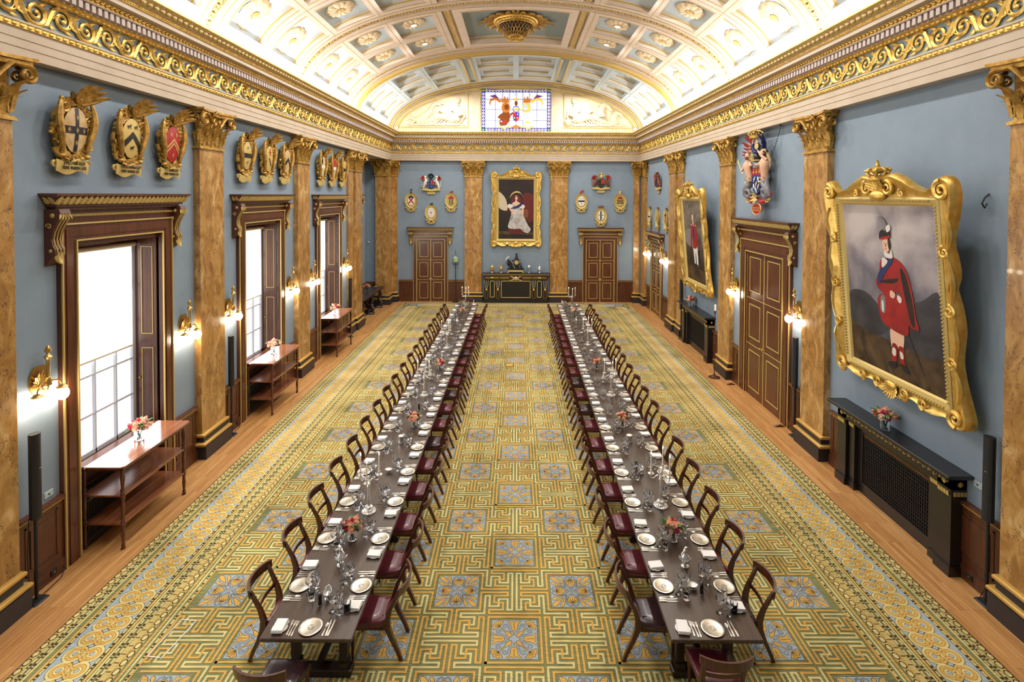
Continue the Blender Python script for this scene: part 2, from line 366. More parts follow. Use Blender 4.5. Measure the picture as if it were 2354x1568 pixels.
# ------------------------------------------------------------------ pilasters (local: x out of the wall, y across, z up)
def capital(w, p):
    h = w / 2; mb = MB().mat(GOLDD)
    mb.box(0, p - .01, -h + .03, h - .03, 0, .7)                       # bell
    mb.box(0, p + .035, -h - .03, h + .03, 0.0, .035); mb.box(0, p + .02, -h - .015, h + .015, .035, .055)
    # abacus, concave front
    n = 12; top = []; bot = []
    H2 = h + .17
    for i in range(n + 1):
        t = -1 + 2 * i / n; y = t * H2; x = p + .20 - .13 * (1 - t * t)
        top.append((x, y)); bot.append((x - .045, y * .94))
    for pts, z0, z1 in ((top, .765, .81), (bot, .70, .765)):
        mb.prism([(0, pts[0][1])] + pts + [(0, pts[-1][1])], z1 - z0, 'z', z0)
    # leaves: two rows
    k = max(2, int(round(w / .3)))
    for row, (z0, L, m_) in enumerate(((.05, .29, k), (.10, .47, k + 1))):
        for j in range(m_):
            y = (-h + w * (j + .5) / m_) if row == 0 else (-h + w * j / (m_ - 1)) * .92
            leaf_blade(mb, (p - .02, y, z0), (0, 0, 1), L, .15 if row == 0 else .17, (1, 0.0, 0), .75)
            for s in (-1, 1):
                leaf_blade(mb, (p - .015, y + s * .045, z0 + L * .25), (0, s * .35, 1), L * .5, .06, (1, s * .5, 0), .6, 3)
    for s in (-1, 1):                                                  # side leaves
        leaf_blade(mb, (p * .5, s * (h - .02), .05), (0, 0, 1), .36, .1, (0, s, 0), .9); leaf_blade(mb, (p * .8, s * (h - .02), .12), (0, 0, 1), .5, .1, (.5, s, 0), .8)
        # corner volute on the front and on the side
        c = (s * (h + .06), .585)
        pts = [(p + .1, s * .10, .44), (p + .11, s * .2, .58), (p + .12, s * (h * .72), .70)]
        sp = spiral(c, .115, 1.9, 26, a0=pi / 2, sgn=-s, rend=.15)
        mb.tube(pts + [(p + .15, a, b) for a, b in sp], [.02, .026, .03] + [.03 - .018 * i / 25 for i in range(26)], 6, flat=1.6, up=(1, 0, 0))
        mb.lathe([(.03, 0), (.0, .02)], 8, (0, 0, 0)) if 0 else None
        sp = spiral((p * .5 + .05, .585), .095, 1.7, 20, a0=pi / 2, sgn=-1, rend=.15)
        mb.tube([(a, s * (h + .10), b) for a, b in sp], [.028 - .015 * i / 19 for i in range(20)], 6, flat=1.5, up=(0, 1, 0))
        c = (s * .11, .56); sp = spiral(c, .07, 1.5, 16, a0=pi / 2, sgn=s, rend=.2)
        mb.tube([(p + .1, s * .2, .44)] + [(p + .12, a, b) for a, b in sp], [.012] + [.018 - .009 * i / 15 for i in range(16)], 5, flat=1.5, up=(1, 0, 0))
    for i in range(5):                                                 # central flower on the abacus
        a = pi / 2 + (i - 2) * .62; leaf_blade(mb, (p + .05, 0, .68), (0, cos(a), sin(a)), .15, .06, (1, 0, 0), .5, 3)
    mb.sphere((p + .10, 0, .70), .035, 8, 5)
    mb.tube([(p + .03, 0, .42), (p + .07, 0, .55), (p + .06, 0, .68)], .018, 5)
    return mb
def make_pilaster(w=.87, p=.135):
    root = thing('marble_pilaster', 'x', 'pilaster')
    h = w / 2
    m = MB().mat(MARBLE); m.box(0, p, -h, h, .50, 6.34); m.build('shaft', root, 0)
    m = MB().mat(PLINTH); m.box(0, p + .11, -h - .045, h + .045, 0, .265); m.box(0, p + .04, -h - .005, h + .005, .33, .44); m.build('plinth', root, 0)
    m = MB().mat(PLGOLD)
    for z0, z1, q, e in ((.265, .335, .075, .05), (.435, .505, .035, .035)):
        N_ = 6; rs = []
        for i in range(N_ + 1):
            a = -pi / 2 + pi * i / N_; o = q + .028 * cos(a) ; z = (z0 + z1) / 2 + (z1 - z0) / 2 * sin(a)
            rs.append([(0, -h - o + .02, z), (p + o, -h - o + .02, z), (p + o, h + o - .02, z), (0, h + o - .02, z)])
        m.rings(rs, True, True)
    m.build('base_moulding', root, 40)
    c = capital(w, p); o = c.build('capital', root, 50, loc=(0, 0, 6.32))
    return Proto(root)
PA = make_pilaster()
BAYN = ['behind the nearest wall bay', 'nearest of the wall', 'second from the near end', 'third from the near end']
for i, y in enumerate(PILY[1:]):
    PA.put((WL, y, 0), 0, 'siena marble pilaster with gilt capital, %s, window wall' % ['partly cut off beside the first window', 'between the first and second windows', 'between the second and third windows'][i], 'pilasters of the hall')
    PA.put((WR, y, 0), pi, 'siena marble pilaster with gilt capital, %s, fireplace wall' % ['partly cut off beside the nearer black chimneypiece', 'between tartan-figure portrait and tall double door', 'between tall double door and red-coat portrait'][i], 'pilasters of the hall')
PA.put((WL, 1.57, 0), 0, 'siena marble pilaster with gilt capital, behind the viewer on the window wall', 'pilasters of the hall')
PA.put((WR, 1.57, 0), pi, 'siena marble pilaster with gilt capital, behind the viewer on the fireplace wall', 'pilasters of the hall')
PA.put((WL, 21.34, 0), 0, 'siena marble pilaster, last before the side recess on the window wall', 'pilasters of the hall')
PA.put((WR, 21.25, 0), pi, 'siena marble pilaster beyond the red-coat portrait, beside the small side door', 'pilasters of the hall')
PA.put((-2.18, YF, 0), -pi / 2, 'siena marble pilaster on end wall, between tasselled lamp and ebony cabinet', 'pilasters of the hall')
PA.put((2.14, YF, 0), -pi / 2, 'siena marble pilaster on end wall, between ebony cabinet and right double door', 'pilasters of the hall')
PB = make_pilaster(.62, .075)
PB.put((WL, 20.48, 0), 0, 'narrow marble half pilaster next to third window, on the window wall', 'half pilasters of the hall')
PB.put((WR, 20.36, 0), pi, 'narrow marble half pilaster next to red-coat portrait, fireplace wall', 'half pilasters of the hall')
PC = make_pilaster(.27, .16)
PC.put((-6.15, YF, 0), -pi / 2, 'narrow corner pilaster on end wall beside the left double door', 'corner pilasters')
PC.put((6.05, YF, 0), -pi / 2, 'narrow corner pilaster on end wall beside the right double door', 'corner pilasters')
def pier(name, x0, x1, y0, y1, label):
    r = thing(name, label, 'pilaster', ((x0 + x1) / 2, y0, 0))
    hx = (x1 - x0) / 2; D = y1 - y0
    m = MB().mat(MARBLE); m.box(-hx, hx, 0, D, .5, 6.34); m.build('shaft', r, 0)
    m = MB().mat(PLINTH); m.box(-hx - .1, hx + .1, -.1, D, 0, .265); m.box(-hx - .04, hx + .04, -.04, D, .33, .44); m.build('plinth', r, 0)
    m = MB().mat(PLGOLD); m.box(-hx - .09, hx + .09, -.09, D, .265, .335); m.box(-hx - .05, hx + .05, -.05, D, .435, .505); m.build('base_moulding', r, 0)
    c = capital(2 * hx, .12); m = MB(); m.merge(c, Matrix(((0, 1, 0, 0), (-1, 0, 0, .1), (0, 0, 1, 0), (0, 0, 0, 1)))); m.mat(GOLDD).box(-hx, hx, .1, D, 0, .81); m.build('capital', r, 50, loc=(0, 0, 6.32))
    return r
pier('marble_pier', -6.92, -6.29, 25.76, 26.62, 'pale marble corner pier standing between side recess and end wall')
pier('marble_pier', 6.29, 6.41, 25.76, 26.62, 'marble corner pier at the fireplace wall and end wall')
# ------------------------------------------------------------------ entablature
PROF = [(0, 7.13), (.205, 7.13), (.205, 7.25), (.215, 7.255), (.215, 7.36), (.225, 7.365), (.225, 7.49), (.25, 7.495), (.25, 7.555), (.265, 7.56), (.265, 7.585), (.19, 7.6), (.19, 7.95), (.22, 7.955), (.28, 8.005), (.30, 8.01), (.30, 8.13), (.40, 8.13), (.40, 8.15), (.41, 8.23), (.52, 8.245), (.52, 8.32), (.54, 8.325), (.545, 8.37), (.56, 8.38), (.60, 8.41), (.68, 8.49), (.70, 8.495), (.70, 8.53), (0, 8.53)]
def pcol(z0, z1, p0, p1):
    zc = (z0 + z1) / 2
    if 7.49 < zc < 7.556 or 7.95 < zc < 8.009 or 8.15 < zc < 8.231 or 8.321 < zc < 8.375 or 8.491 < zc < 8.53: return GOLD
    if 7.6 < zc < 7.95: return FRIEZE
    if 8.38 < zc < 8.49: return CREAMG
    if 8.01 < zc < 8.15: return DENT
    return PLAST
mb = MB()
def sweep(mb, pa, pb, seg):
    (p0, z0), (p1, z1) = pa, pb
    def P(p, z): return [(WL + p, YN, z), (WL + p, YF - p, z), (WR - p, YF - p, z), (WR - p, YN, z)]
    A = P(p0, z0); B = P(p1, z1)
    mb.mat(pcol(z0, z1, p0, p1)); mb.add(A + B, [(i, i + 1, 4 + i + 1, 4 + i) for i in range(3)])
for i in range(len(PROF) - 1): sweep(mb, PROF[i], PROF[i + 1], i)
mb.mat(PLAST)
mb.box(WL - .1, WL + .02, 21.85, YF, 7.13, 8.53); mb.box(-6.95, WL, 25.7, 26.7, 7.13, 8.5)
ENT = struct(mb.build('trim_6', smooth=0))
def band(kind, T, s0, s1, mb):
    mb.T = T
    if kind == 'dentil':
        n = int((s1 - s0) / .114); q = (s1 - s0) / n
        for i in range(n): s = s0 + q * i; mb.box(s, s + q * .6, .3, .385, 8.02, 8.125)
    else:
        pitch, p, z, r, sz = kind; n = int((s1 - s0) / pitch); q = (s1 - s0) / n
        for i in range(n): mb.sphere((s0 + q * (i + .5), p, z), r, 6, 4, (pitch * .42 / r, .6, sz))
    mb.T = None
SEG = ((TL, 3.2, YF - .3), (TR, 3.2, YF - .3), (TF, WL + .3, WR - .3))
mb = MB().mat(DENT)
for T, a, b in SEG: band('dentil', T, a, b, mb)
mb.build('dentil_course', ENT, 0)
mb = MB().mat(GOLD)
for T, a, b in SEG:
    for k in ((.105, .25, 7.525, .03, 1.0), (.10, .25, 7.98, .03, 1.0), (.095, .415, 8.19, .03, 1.0), (.06, .545, 8.35, .018, 1)): band(k, T, a, b, mb)
mb.build('egg_moulding', ENT, 60)
mb = MB().mat(CREAMG)
for T, a, b in SEG: band((.15, .625, 8.435, .045, 1.0), T, a, b, mb)
mb.build('palmette_moulding', ENT, 60)
def rinceau():
    m = MB().mat(GOLD); P_ = .81; z0 = 7.775; p = .2
    for k, s in ((0, 1), (1, -1)):
        cx = P_ * (.25 + .5 * k)
        sp = spiral((cx + .01, z0 + .012 * s), .168, 1.75, 26, a0=pi * (.93), sgn=-s, rend=.12)
        if s < 0: sp = [(a, b) for a, b in spiral((cx + .01, z0 - .012), .172, 1.8, 26, a0=-pi * .93, sgn=1, rend=.12)]
        if s > 0: sp = [(a, b) for a, b in spiral((cx + .01, z0 + .012), .172, 1.8, 26, a0=pi * .93, sgn=-1, rend=.12)]
        m.tube([(cx - .30, p, z0 - s * .14), (cx - .22, p + .005, z0 - s * .12)] + [(a, p + .012, b) for a, b in sp], [.014, .028] + [.038 - .02 * i / 25 for i in range(26)], 5, flat=.8, up=(0, 1, 0))
        m.sphere((cx + .01, p + .02, z0), .032, 7, 4, (1, .7, 1))
        x = cx - .2
        for a in (-.9, -.45, 0, .45, .9):
            leaf_blade(m, (x, p, z0 - s * .04), (sin(a), 0, s * cos(a)), .15, .04, (0, 1, 0), .4, 3)
        for a in (2.2, 2.8):
            leaf_blade(m, (x + .02, p, z0 - s * .09), (sin(a) * .9, 0, s * cos(a)), .09, .035, (0, 1, 0), .4, 3)
        leaf_blade(m, (cx + .05, p, z0 - s * .1), (1, 0, -s * .5), .12, .05, (0, 1, 0), .4, 3)
    return m
RU = rinceau(); mb = MB()
for T, a, b in SEG:
    n = int(round((b - a + .4) / .81)); q = (b - a + .35) / n
    for i in range(n):
        mb.merge(RU, T @ Matrix.Translation((a - .1 + q * i, 0, 0)) @ Matrix.Scale(q / .81, 4, (1, 0, 0)))
mb.build('scroll_frieze', ENT, 50)
# ------------------------------------------------------------------ vault
ZC = 8.57
def S(th, y, d=0.0, a=6.42, b=2.6): return (XC + (a + d) * cos(th), y, ZC + (b + d) * sin(th))
D2 = pi / 180
def patch(mb, t0, t1, y0, y1, d, n=None, **k):
    n = n or max(1, int(abs(t1 - t0) / (3.0 * D2)))
    A = [S(t0 + (t1 - t0) * i / n, y0, d, **k) for i in range(n + 1)]; B = [S(t0 + (t1 - t0) * i / n, y1, d, **k) for i in range(n + 1)]
    mb.rings([A, B], close=False)
def ywall(mb, t0, t1, y, d0, d1, n=None, **k):
    n = n or max(1, int(abs(t1 - t0) / (3.0 * D2)))
    mb.rings([[S(t0 + (t1 - t0) * i / n, y, d0, **k) for i in range(n + 1)], [S(t0 + (t1 - t0) * i / n, y, d1, **k) for i in range(n + 1)]], close=False)
def twall(mb, t, y0, y1, d0, d1, **k): mb.poly([S(t, y0, d0, **k), S(t, y1, d0, **k), S(t, y1, d1, **k), S(t, y0, d1, **k)])
def coffer(mb, t0, t1, y0, y1, dep=.24, floor=None, wall=None, gold=True, steps=1, **k):
    fl = floor or VBLUE; wl = wall or VAULT
    for q in range(steps):
        e = .22 * q; dy = (y1 - y0) * .12 * q; dt = (t1 - t0) * .12 * q
        a0, a1, b0, b1 = t0 + dt, t1 - dt, y0 + dy, y1 - dy; d0 = dep * q; d1 = dep * (q + 1); dm = d0 + dep * .55
        for m_, p0, p1 in ((wl, d0, dm), (GOLDP if gold else wl, dm, dm + .05), (wl, dm + .05, d1)):
            mb.mat(m_)
            ywall(mb, a0, a1, b0, p0, p1, **k); ywall(mb, a0, a1, b1, p0, p1, **k); twall(mb, a0, b0, b1, p0, p1, **k); twall(mb, a1, b0, b1, p0, p1, **k)
        mb.mat(fl)
        if q == steps - 1: patch(mb, a0, a1, b0, b1, d1, **k)
        else:
            dy2 = (y1 - y0) * .12; dt2 = (t1 - t0) * .12
            patch(mb, a0, a1, b0, b0 + dy2, d1, **k); patch(mb, a0, a1, b1 - dy2, b1, d1, **k); patch(mb, a0, a0 + dt2, b0 + dy2, b1 - dy2, d1, **k); patch(mb, a1 - dt2, a1, b0 + dy2, b1 - dy2, d1, **k)
    mb.mat(GOLDP)
    g = .012; e = .035
    for (u0, u1, v0, v1) in ((t0 - e / 6, t1 + e / 6, y0 - e, y0), (t0 - e / 6, t1 + e / 6, y1, y1 + e)): patch(mb, u0, u1, v0, v1, -g, **k)
CT = [(0, 12), (12, 32.7), (32.7, 36.6), (36.6, 50.5), (50.5, 53.5), (53.5, 66), (66, 69.2), (69.2, 72.2), (72.2, 74.7)]   # beam, coffer, ...
def bay(mb, y0, y1, steps=1, floor=None, centre=True, wall=None, mat=None, gap=.36):
    """y0,y1 are rib centres; coffers in two rows"""
    V = mat or VAULT
    ym = (y0 + y1) / 2; rows = ((y0 + gap + .2, ym - .24), (ym + .24, y1 - gap - .2))
    for side in (0, 1):
        for j, (a, b) in enumerate(CT):
            t0, t1 = (a * D2, b * D2) if side == 0 else (pi - b * D2, pi - a * D2)
            if j in (1, 3, 5):
                mb.mat(V); patch(mb, t0, t1, y0 + gap, rows[0][0], 0); patch(mb, t0, t1, rows[0][1], rows[1][0], 0); patch(mb, t0, t1, rows[1][1], y1 - gap, 0)
                for r in rows: coffer(mb, t0, t1, r[0], r[1], .2, floor, wall, True, steps)
            elif j == 7:
                mb.mat(V); ywall(mb, t0, t1, y0 + gap, 0, .1); ywall(mb, t0, t1, y1 - gap, 0, .1); twall(mb, t0, y0 + gap, y1 - gap, 0, .1); twall(mb, t1, y0 + gap, y1 - gap, 0, .1); patch(mb, t0, t1, y0 + gap, y1 - gap, .1)
            else: mb.mat(V); patch(mb, t0, t1, y0 + gap, y1 - gap, 0)
            if j in (2, 4, 6):                     # fine groove lines between coffers
                mb.mat(GOLDP); tm = (t0 + t1) / 2; patch(mb, tm - .0016, tm + .0016, y0 + gap, y1 - gap, -.006, 1)
        mb.mat(GOLDP); a, b = (0, 65.5 * D2) if side == 0 else (pi - 65.5 * D2, pi); patch(mb, a, b, ym - .009, ym + .009, -.006)
    t0, t1 = 74.7 * D2, 105.3 * D2; V_ = V
    mb.mat(V_); ya, yb = y0 + gap + .3, y1 - gap - .3
    patch(mb, t0, t1, y0 + gap, ya, 0); patch(mb, t0, t1, yb, y1 - gap, 0)
    if centre: coffer(mb, t0, t1, ya, yb, .3, FRIEZE if floor is None else floor, wall)
    else:
        mb.mat(V_); tm = pi / 2
        patch(mb, t0, t1, ym - .15, ym + .15, 0); patch(mb, tm - .02, tm + .02, ya, yb, 0)
        for u0, u1 in ((t0, tm - .02), (tm + .02, t1)):
            for v0, v1 in ((ya, ym - .15), (ym + .15, yb)): coffer(mb, u0, u1, v0, v1, .18, floor, wall, True, steps)
def rib(mb, y, gap=.36, w=.15):
    V = VAULT; mb.mat(V)
    patch(mb, 0, pi, y - gap, y - w, 0); patch(mb, 0, pi, y + w, y + gap, 0); patch(mb, 0, pi, y - w, y + w, .09)
    ywall(mb, 0, pi, y - w, 0, .09); ywall(mb, 0, pi, y + w, 0, .09)
    mb.mat(GOLDP)
    for o in (-gap + .03, gap - .09, -w - .02, w): patch(mb, 0, pi, y + o, y + o + .035 if abs(o) > .2 else y + o + .02, -.015)
RIBY = [1.49, 6.27, 11.05, 15.83, 20.61]
mb = MB()
mb.mat(VAULT); patch(mb, 0, pi, YN - .1, RIBY[0] - .36, 0)
for i in range(4): bay(mb, RIBY[i], RIBY[i + 1])
for y in RIBY: rib(mb, y)
# gold archivolt, dropping a little, then the far bay
mb.mat(VAULT); patch(mb, 0, pi, 20.97, 21.10, 0)
for d, y0, y1, m_ in ((-.10, 21.05, 21.12, GOLDP), (-.06, 21.12, 21.2, VAULT), (-.13, 21.2, 21.27, GOLDP)):
    mb.mat(m_); patch(mb, 0, pi, y0, y1, d); ywall(mb, 0, pi, y0, 0.0, d); ywall(mb, 0, pi, y1, d, 0.05)
mb.mat(VWHITE); patch(mb, 0, pi, 21.27, 21.75, 0)
CEIL = struct(mb.build('ceiling', smooth=30))
mb = MB(); bay(mb, 21.4, 26.6, 2, VBLUE, False, VWHITE, VBLUE, .3); mb.mat(VAULT); patch(mb, 0, pi, 26.3, 26.7, 0)
mb.mat(GOLDP)
for side in (-1, 1):
    for a in (69.2, 72.4): t = pi / 2 + side * (90 - a) * D2; patch(mb, t - .008, t + .008, 21.7, 26.3, -.05, 1); twall(mb, t - .008, 21.7, 26.3, 0, -.05); twall(mb, t + .008, 21.7, 26.3, 0, -.05)
mb.build('far_vault_bay', CEIL, 30)
# woven ornament in ribs and beams
def weave(mb, f, L, w, pitch, r):
    n = int(L / pitch) * 6
    for ph in (0, pi):
        mb.tube([f(L * i / n, w * sin(2 * pi * (L * i / n) / pitch / 1.0 + ph)) for i in range(n + 1)], r, 4, up=(0, 0, 1))
    m2 = int(L / pitch)
    for i in range(m2 * 2):
        for s in (-1, 1): mb.sphere(f(L * (i + .5) / (m2 * 2), s * w * .95 if i % 2 else s * w * .25), r * 1.1, 5, 3)
mb = MB().mat(CREAMG)
LA = 2 * sum(math.hypot(6.42 * (cos(k * D2) - cos((k + 1) * D2)), 2.6 * (sin((k + 1) * D2) - sin(k * D2))) for k in range(90))
TAB = [0.0]
for k in range(720): a0, a1 = k * pi / 720, (k + 1) * pi / 720; TAB.append(TAB[-1] + math.hypot(6.42 * (cos(a0) - cos(a1)), 2.6 * (sin(a1) - sin(a0))))
def th_of(s):
    import bisect
    i = min(719, max(0, bisect.bisect_left(TAB, s) - 1)); return (i + (s - TAB[i]) / (TAB[i + 1] - TAB[i])) * pi / 720
for y in RIBY[1:]:
    weave(mb, lambda s, o: S(th_of(s), y + o, .05), TAB[-1], .1, .2, .026)
for i in range(1, 4):
    for side in (-1, 1):
        t = pi / 2 + side * 19.3 * D2
        weave(mb, lambda s, o: S(t + o / 6.45, RIBY[i] + .4 + s, .06), 4.0, .1, .17, .026)
mb.build('woven_rib_ornament', CEIL, 60)
# rosettes
def rosette(lit):
    m = MB().mat(RELIEF); r = .3
    for k in range(12):
        a = 2 * pi * k / 12; d = (cos(a), sin(a), 0)
        rows = []
        for i in range(5):
            t = i / 4; c = Vector(d) * (r * (.25 + .75 * t)); s = Vector((-sin(a), cos(a), 0)) * (r * .26 * (.35 + 1.0 * sin(pi * min(1, t * .62 + .12))))
            z = -.05 - .04 * sin(pi * t)
            rows.append([tuple(c - s + Vector((0, 0, z * .5))), tuple(c + Vector((0, 0, z - .02))), tuple(c + s + Vector((0, 0, z * .5)))])
        rows.append([tuple(Vector(d) * r * 1.04 + Vector((0, 0, -.01)))] * 3)
        m.rings(rows, close=False)
    m.lathe([(r * .95, 0), (r * .9, -.02), (r * .3, -.05), (.001, -.05)], 24, cap0=False)
    if lit: m.mat(CREAMG).lathe([(.1, -.05), (.1, -.1), (.075, -.105)], 16, cap0=False, cap1=False); m.mat(LAMPC).lathe([(.078, -.1), (.001, -.1)], 16, cap0=False)
    else: m.mat(CREAMG).lathe([(.07, -.05), (.07, -.09), (.03, -.12), (.001, -.125)], 12, cap0=False)
    return m
RM0 = rosette(False).mesh('rosette', 50); RM1 = rosette(True).mesh('rosette', 50)
DOWN = []
for i in range(4):
    y0 = RIBY[i]; ym = y0 + 2.39
    for yy in ((y0 + .56 + ym - .24) / 2, (ym + .24 + y0 + 4.78 - .56) / 2):
        for side in (-1, 1):
            for a, lit in ((22.3, 0), (43.6, 0), (59.8, 1)):
                t = pi / 2 - side * (90 - a) * D2; p = S(t, yy, .195)
                nx = cos(t) / 6.6; nz = sin(t) / 2.8; tilt = atan2(nx, nz)
                meshobj('rosette', RM1 if lit else RM0, CEIL, p, (0, tilt, 0), (1.25, 1.25, 1) if a > 50 else ((1.5, 1.5, 1) if a < 30 else (1.3, 1.3, 1)))
                if lit: DOWN.append((p, tilt))
for yy in (22.8, 25.2):  # lit rosettes and lamps in this bay are added to brighten the far end
    for side in (-1, 1):
        for a in (22.3, 43.6, 59.8):
            t = pi / 2 - side * (90 - a) * D2; p = S(t, yy, .39); tilt = atan2(cos(t) / 6.6, sin(t) / 2.8)
            if a > 55: DOWN.append((S(t, yy, -.1), tilt))
            meshobj('rosette', RM1 if a > 55 else RM0, CEIL, p, (0, tilt, 0))
        meshobj('rosette', RM0, CEIL, S(pi / 2 + side * .14, yy, .35), (0, 0, 0), (.8, .8, 1))
# ceiling boss
def boss(y):
    z = ZC + 2.6 + .3
    r = thing('ceiling_boss', 'gilded ceiling boss with latticed hanging bowl in the blue centre panel, %s' % ('seen in full' if y > 17 else 'of the bay nearest overhead, out of view'), 'ceiling ornament', (XC, y, z)); r.scale = (1.38, 1.38, 1.25)
    m = MB().mat(GOLDD)
    for k in range(20):
        a = 2 * pi * k / 20; L = .48 if k % 5 == 0 else .34
        leaf_blade(m, (.5 * cos(a), .5 * sin(a), -.03), (cos(a), sin(a), 0), L, .16, (0, 0, -1), .3, 5)
        leaf_blade(m, (.5 * cos(a + .15), .5 * sin(a + .15), -.02), (cos(a + .15), sin(a + .15), 0), L * .55, .09, (0, 0, -1), .3, 3)
    m.build('leaf_wreath', r, 60)
    m = MB().mat(GOLD); m.tube([(.52 * cos(2 * pi * i / 32), .52 * sin(2 * pi * i / 32), -.08) for i in range(33)], .045, 6); m.tube([(.46 * cos(2 * pi * i / 32), .46 * sin(2 * pi * i / 32), -.13) for i in range(33)], .03, 6)
    for i in range(40): m.sphere((.49 * cos(2 * pi * i / 40), .49 * sin(2 * pi * i / 40), -.12), .022, 5, 3)
    m.build('ring', r, 60)
    m = MB().mat(GOLDD); prof = [(.42, -.14), (.42, -.24), (.37, -.36), (.27, -.45), (.15, -.5)]
    for k in range(28):
        for s in (-1, 1):
            pts = []
            for i in range(9):
                u = i / 8 * 4; j = min(3, int(u)); f = u - j; rr = prof[j][0] * (1 - f) + prof[j + 1][0] * f; zz = prof[j][1] * (1 - f) + prof[j + 1][1] * f
                a = 2 * pi * (k + s * i * .32) / 28; pts.append((rr * cos(a), rr * sin(a), zz))
            m.tube(pts, .009, 3)
    m.lathe([(.43, -.14), (.45, -.17), (.43, -.2)], 28, cap0=False, cap1=False); m.build('lattice_bowl', r, 60)
    m = MB().mat(GOLD); m.lathe([(.2, -.47), (.17, -.52), (.09, -.57), (.04, -.6), (.001, -.6)], 16)
    for k in range(16): a = 2 * pi * k / 16; leaf_blade(m, (.05 * cos(a), .05 * sin(a), -.585), (cos(a), sin(a), .35), .2, .06, (0, 0, -1), .2, 3)
    m.build('finial', r, 60)
    m = MB().mat(BLACKM); m.lathe([(.38, -.15), (.36, -.24), (.3, -.36), (.1, -.46), (.001, -.46)], 24, cap0=False); m.build('lamp_shade', r, 60)
    return r
boss(18.22)
# ------------------------------------------------------------------ lunette at the far end
mb = MB().mat(RELIEF)
ws, wt = (-1.79, 1.70), (8.64, 10.79)
n = 40; pts = [S(pi * i / n, YF + .03, .1) for i in range(n + 1)]
for i in range(n):            # wall above the cornice as columns, leaving the window open
    (x1, _, z1), (x0, _, z0) = pts[i], pts[i + 1]
    if x1 <= ws[0] or x0 >= ws[1]: mb.poly([(x0, YF, 8.5), (x1, YF, 8.5), (x1, YF, z1), (x0, YF, z0)])
    else:
        mb.poly([(x0, YF, wt[1]), (x1, YF, wt[1]), (x1, YF, z1), (x0, YF, z0)]); mb.poly([(x0, YF, 8.5), (x1, YF, 8.5), (x1, YF, wt[0]), (x0, YF, wt[0])])
        if x0 < ws[0]: mb.poly([(x0, YF, wt[0]), (ws[0], YF, wt[0]), (ws[0], YF, wt[1]), (x0, YF, wt[1])])
        if x1 > ws[1]: mb.poly([(ws[1], YF, wt[0]), (x1, YF, wt[0]), (x1, YF, wt[1]), (ws[1], YF, wt[1])])
for x in ws: mb.poly([(x, YF, wt[0]), (x, YF + .2, wt[0]), (x, YF + .2, wt[1]), (x, YF, wt[1])])
for z in wt: mb.poly([(ws[0], YF, z), (ws[1], YF, z), (ws[1], YF + .2, z), (ws[0], YF + .2, z)])
mb.box(-2.3, -1.85, YF - .04, YF, 8.64, 10.95); mb.box(1.75, 2.2, YF - .04, YF, 8.64, 10.95)
mb.box(-6.2, 6.1, YF - .12, YF, 8.53, 8.63)
LUN = struct(mb.build('wall_lunette', smooth=0))
mb = MB()
for d, r, m_ in ((-.05, .05, GOLDP), (-.17, .035, PLAST), (-.26, .05, GOLDP), (-.42, .03, GOLDP)):
    mb.mat(m_); mb.tube([S(pi * (i + .0) / 60, YF - .05, d) for i in range(2, 59)], r, 5)
    if m_ is GOLDP:
        for i in range(110): mb.sphere(S(pi * (i + 2) / 114, YF - .05 - r * .6, d), r * .55, 5, 3)
mb.mat(GOLDP)
for s in (-1, 1):
    xa = XC + s * 2.42; xb = XC + s * 5.85
    mb.tube([(xa, YF - .02, 8.82), (xa, YF - .02, ZC + 2.1 * sqrt(max(0, 1 - (2.42 / 5.95) ** 2)) + .1)], .022, 5); mb.tube([(xa, YF - .02, 8.82), (xb, YF - .02, 8.82)], .022, 5)
    mb.tube([(XC + s * 5.95 * cos(t), YF - .02, ZC + 2.2 * sin(t)) for t in [R(6 + 60 * i / 24) for i in range(25)]], .022, 5)
mb.build('archivolt', LUN, 50)
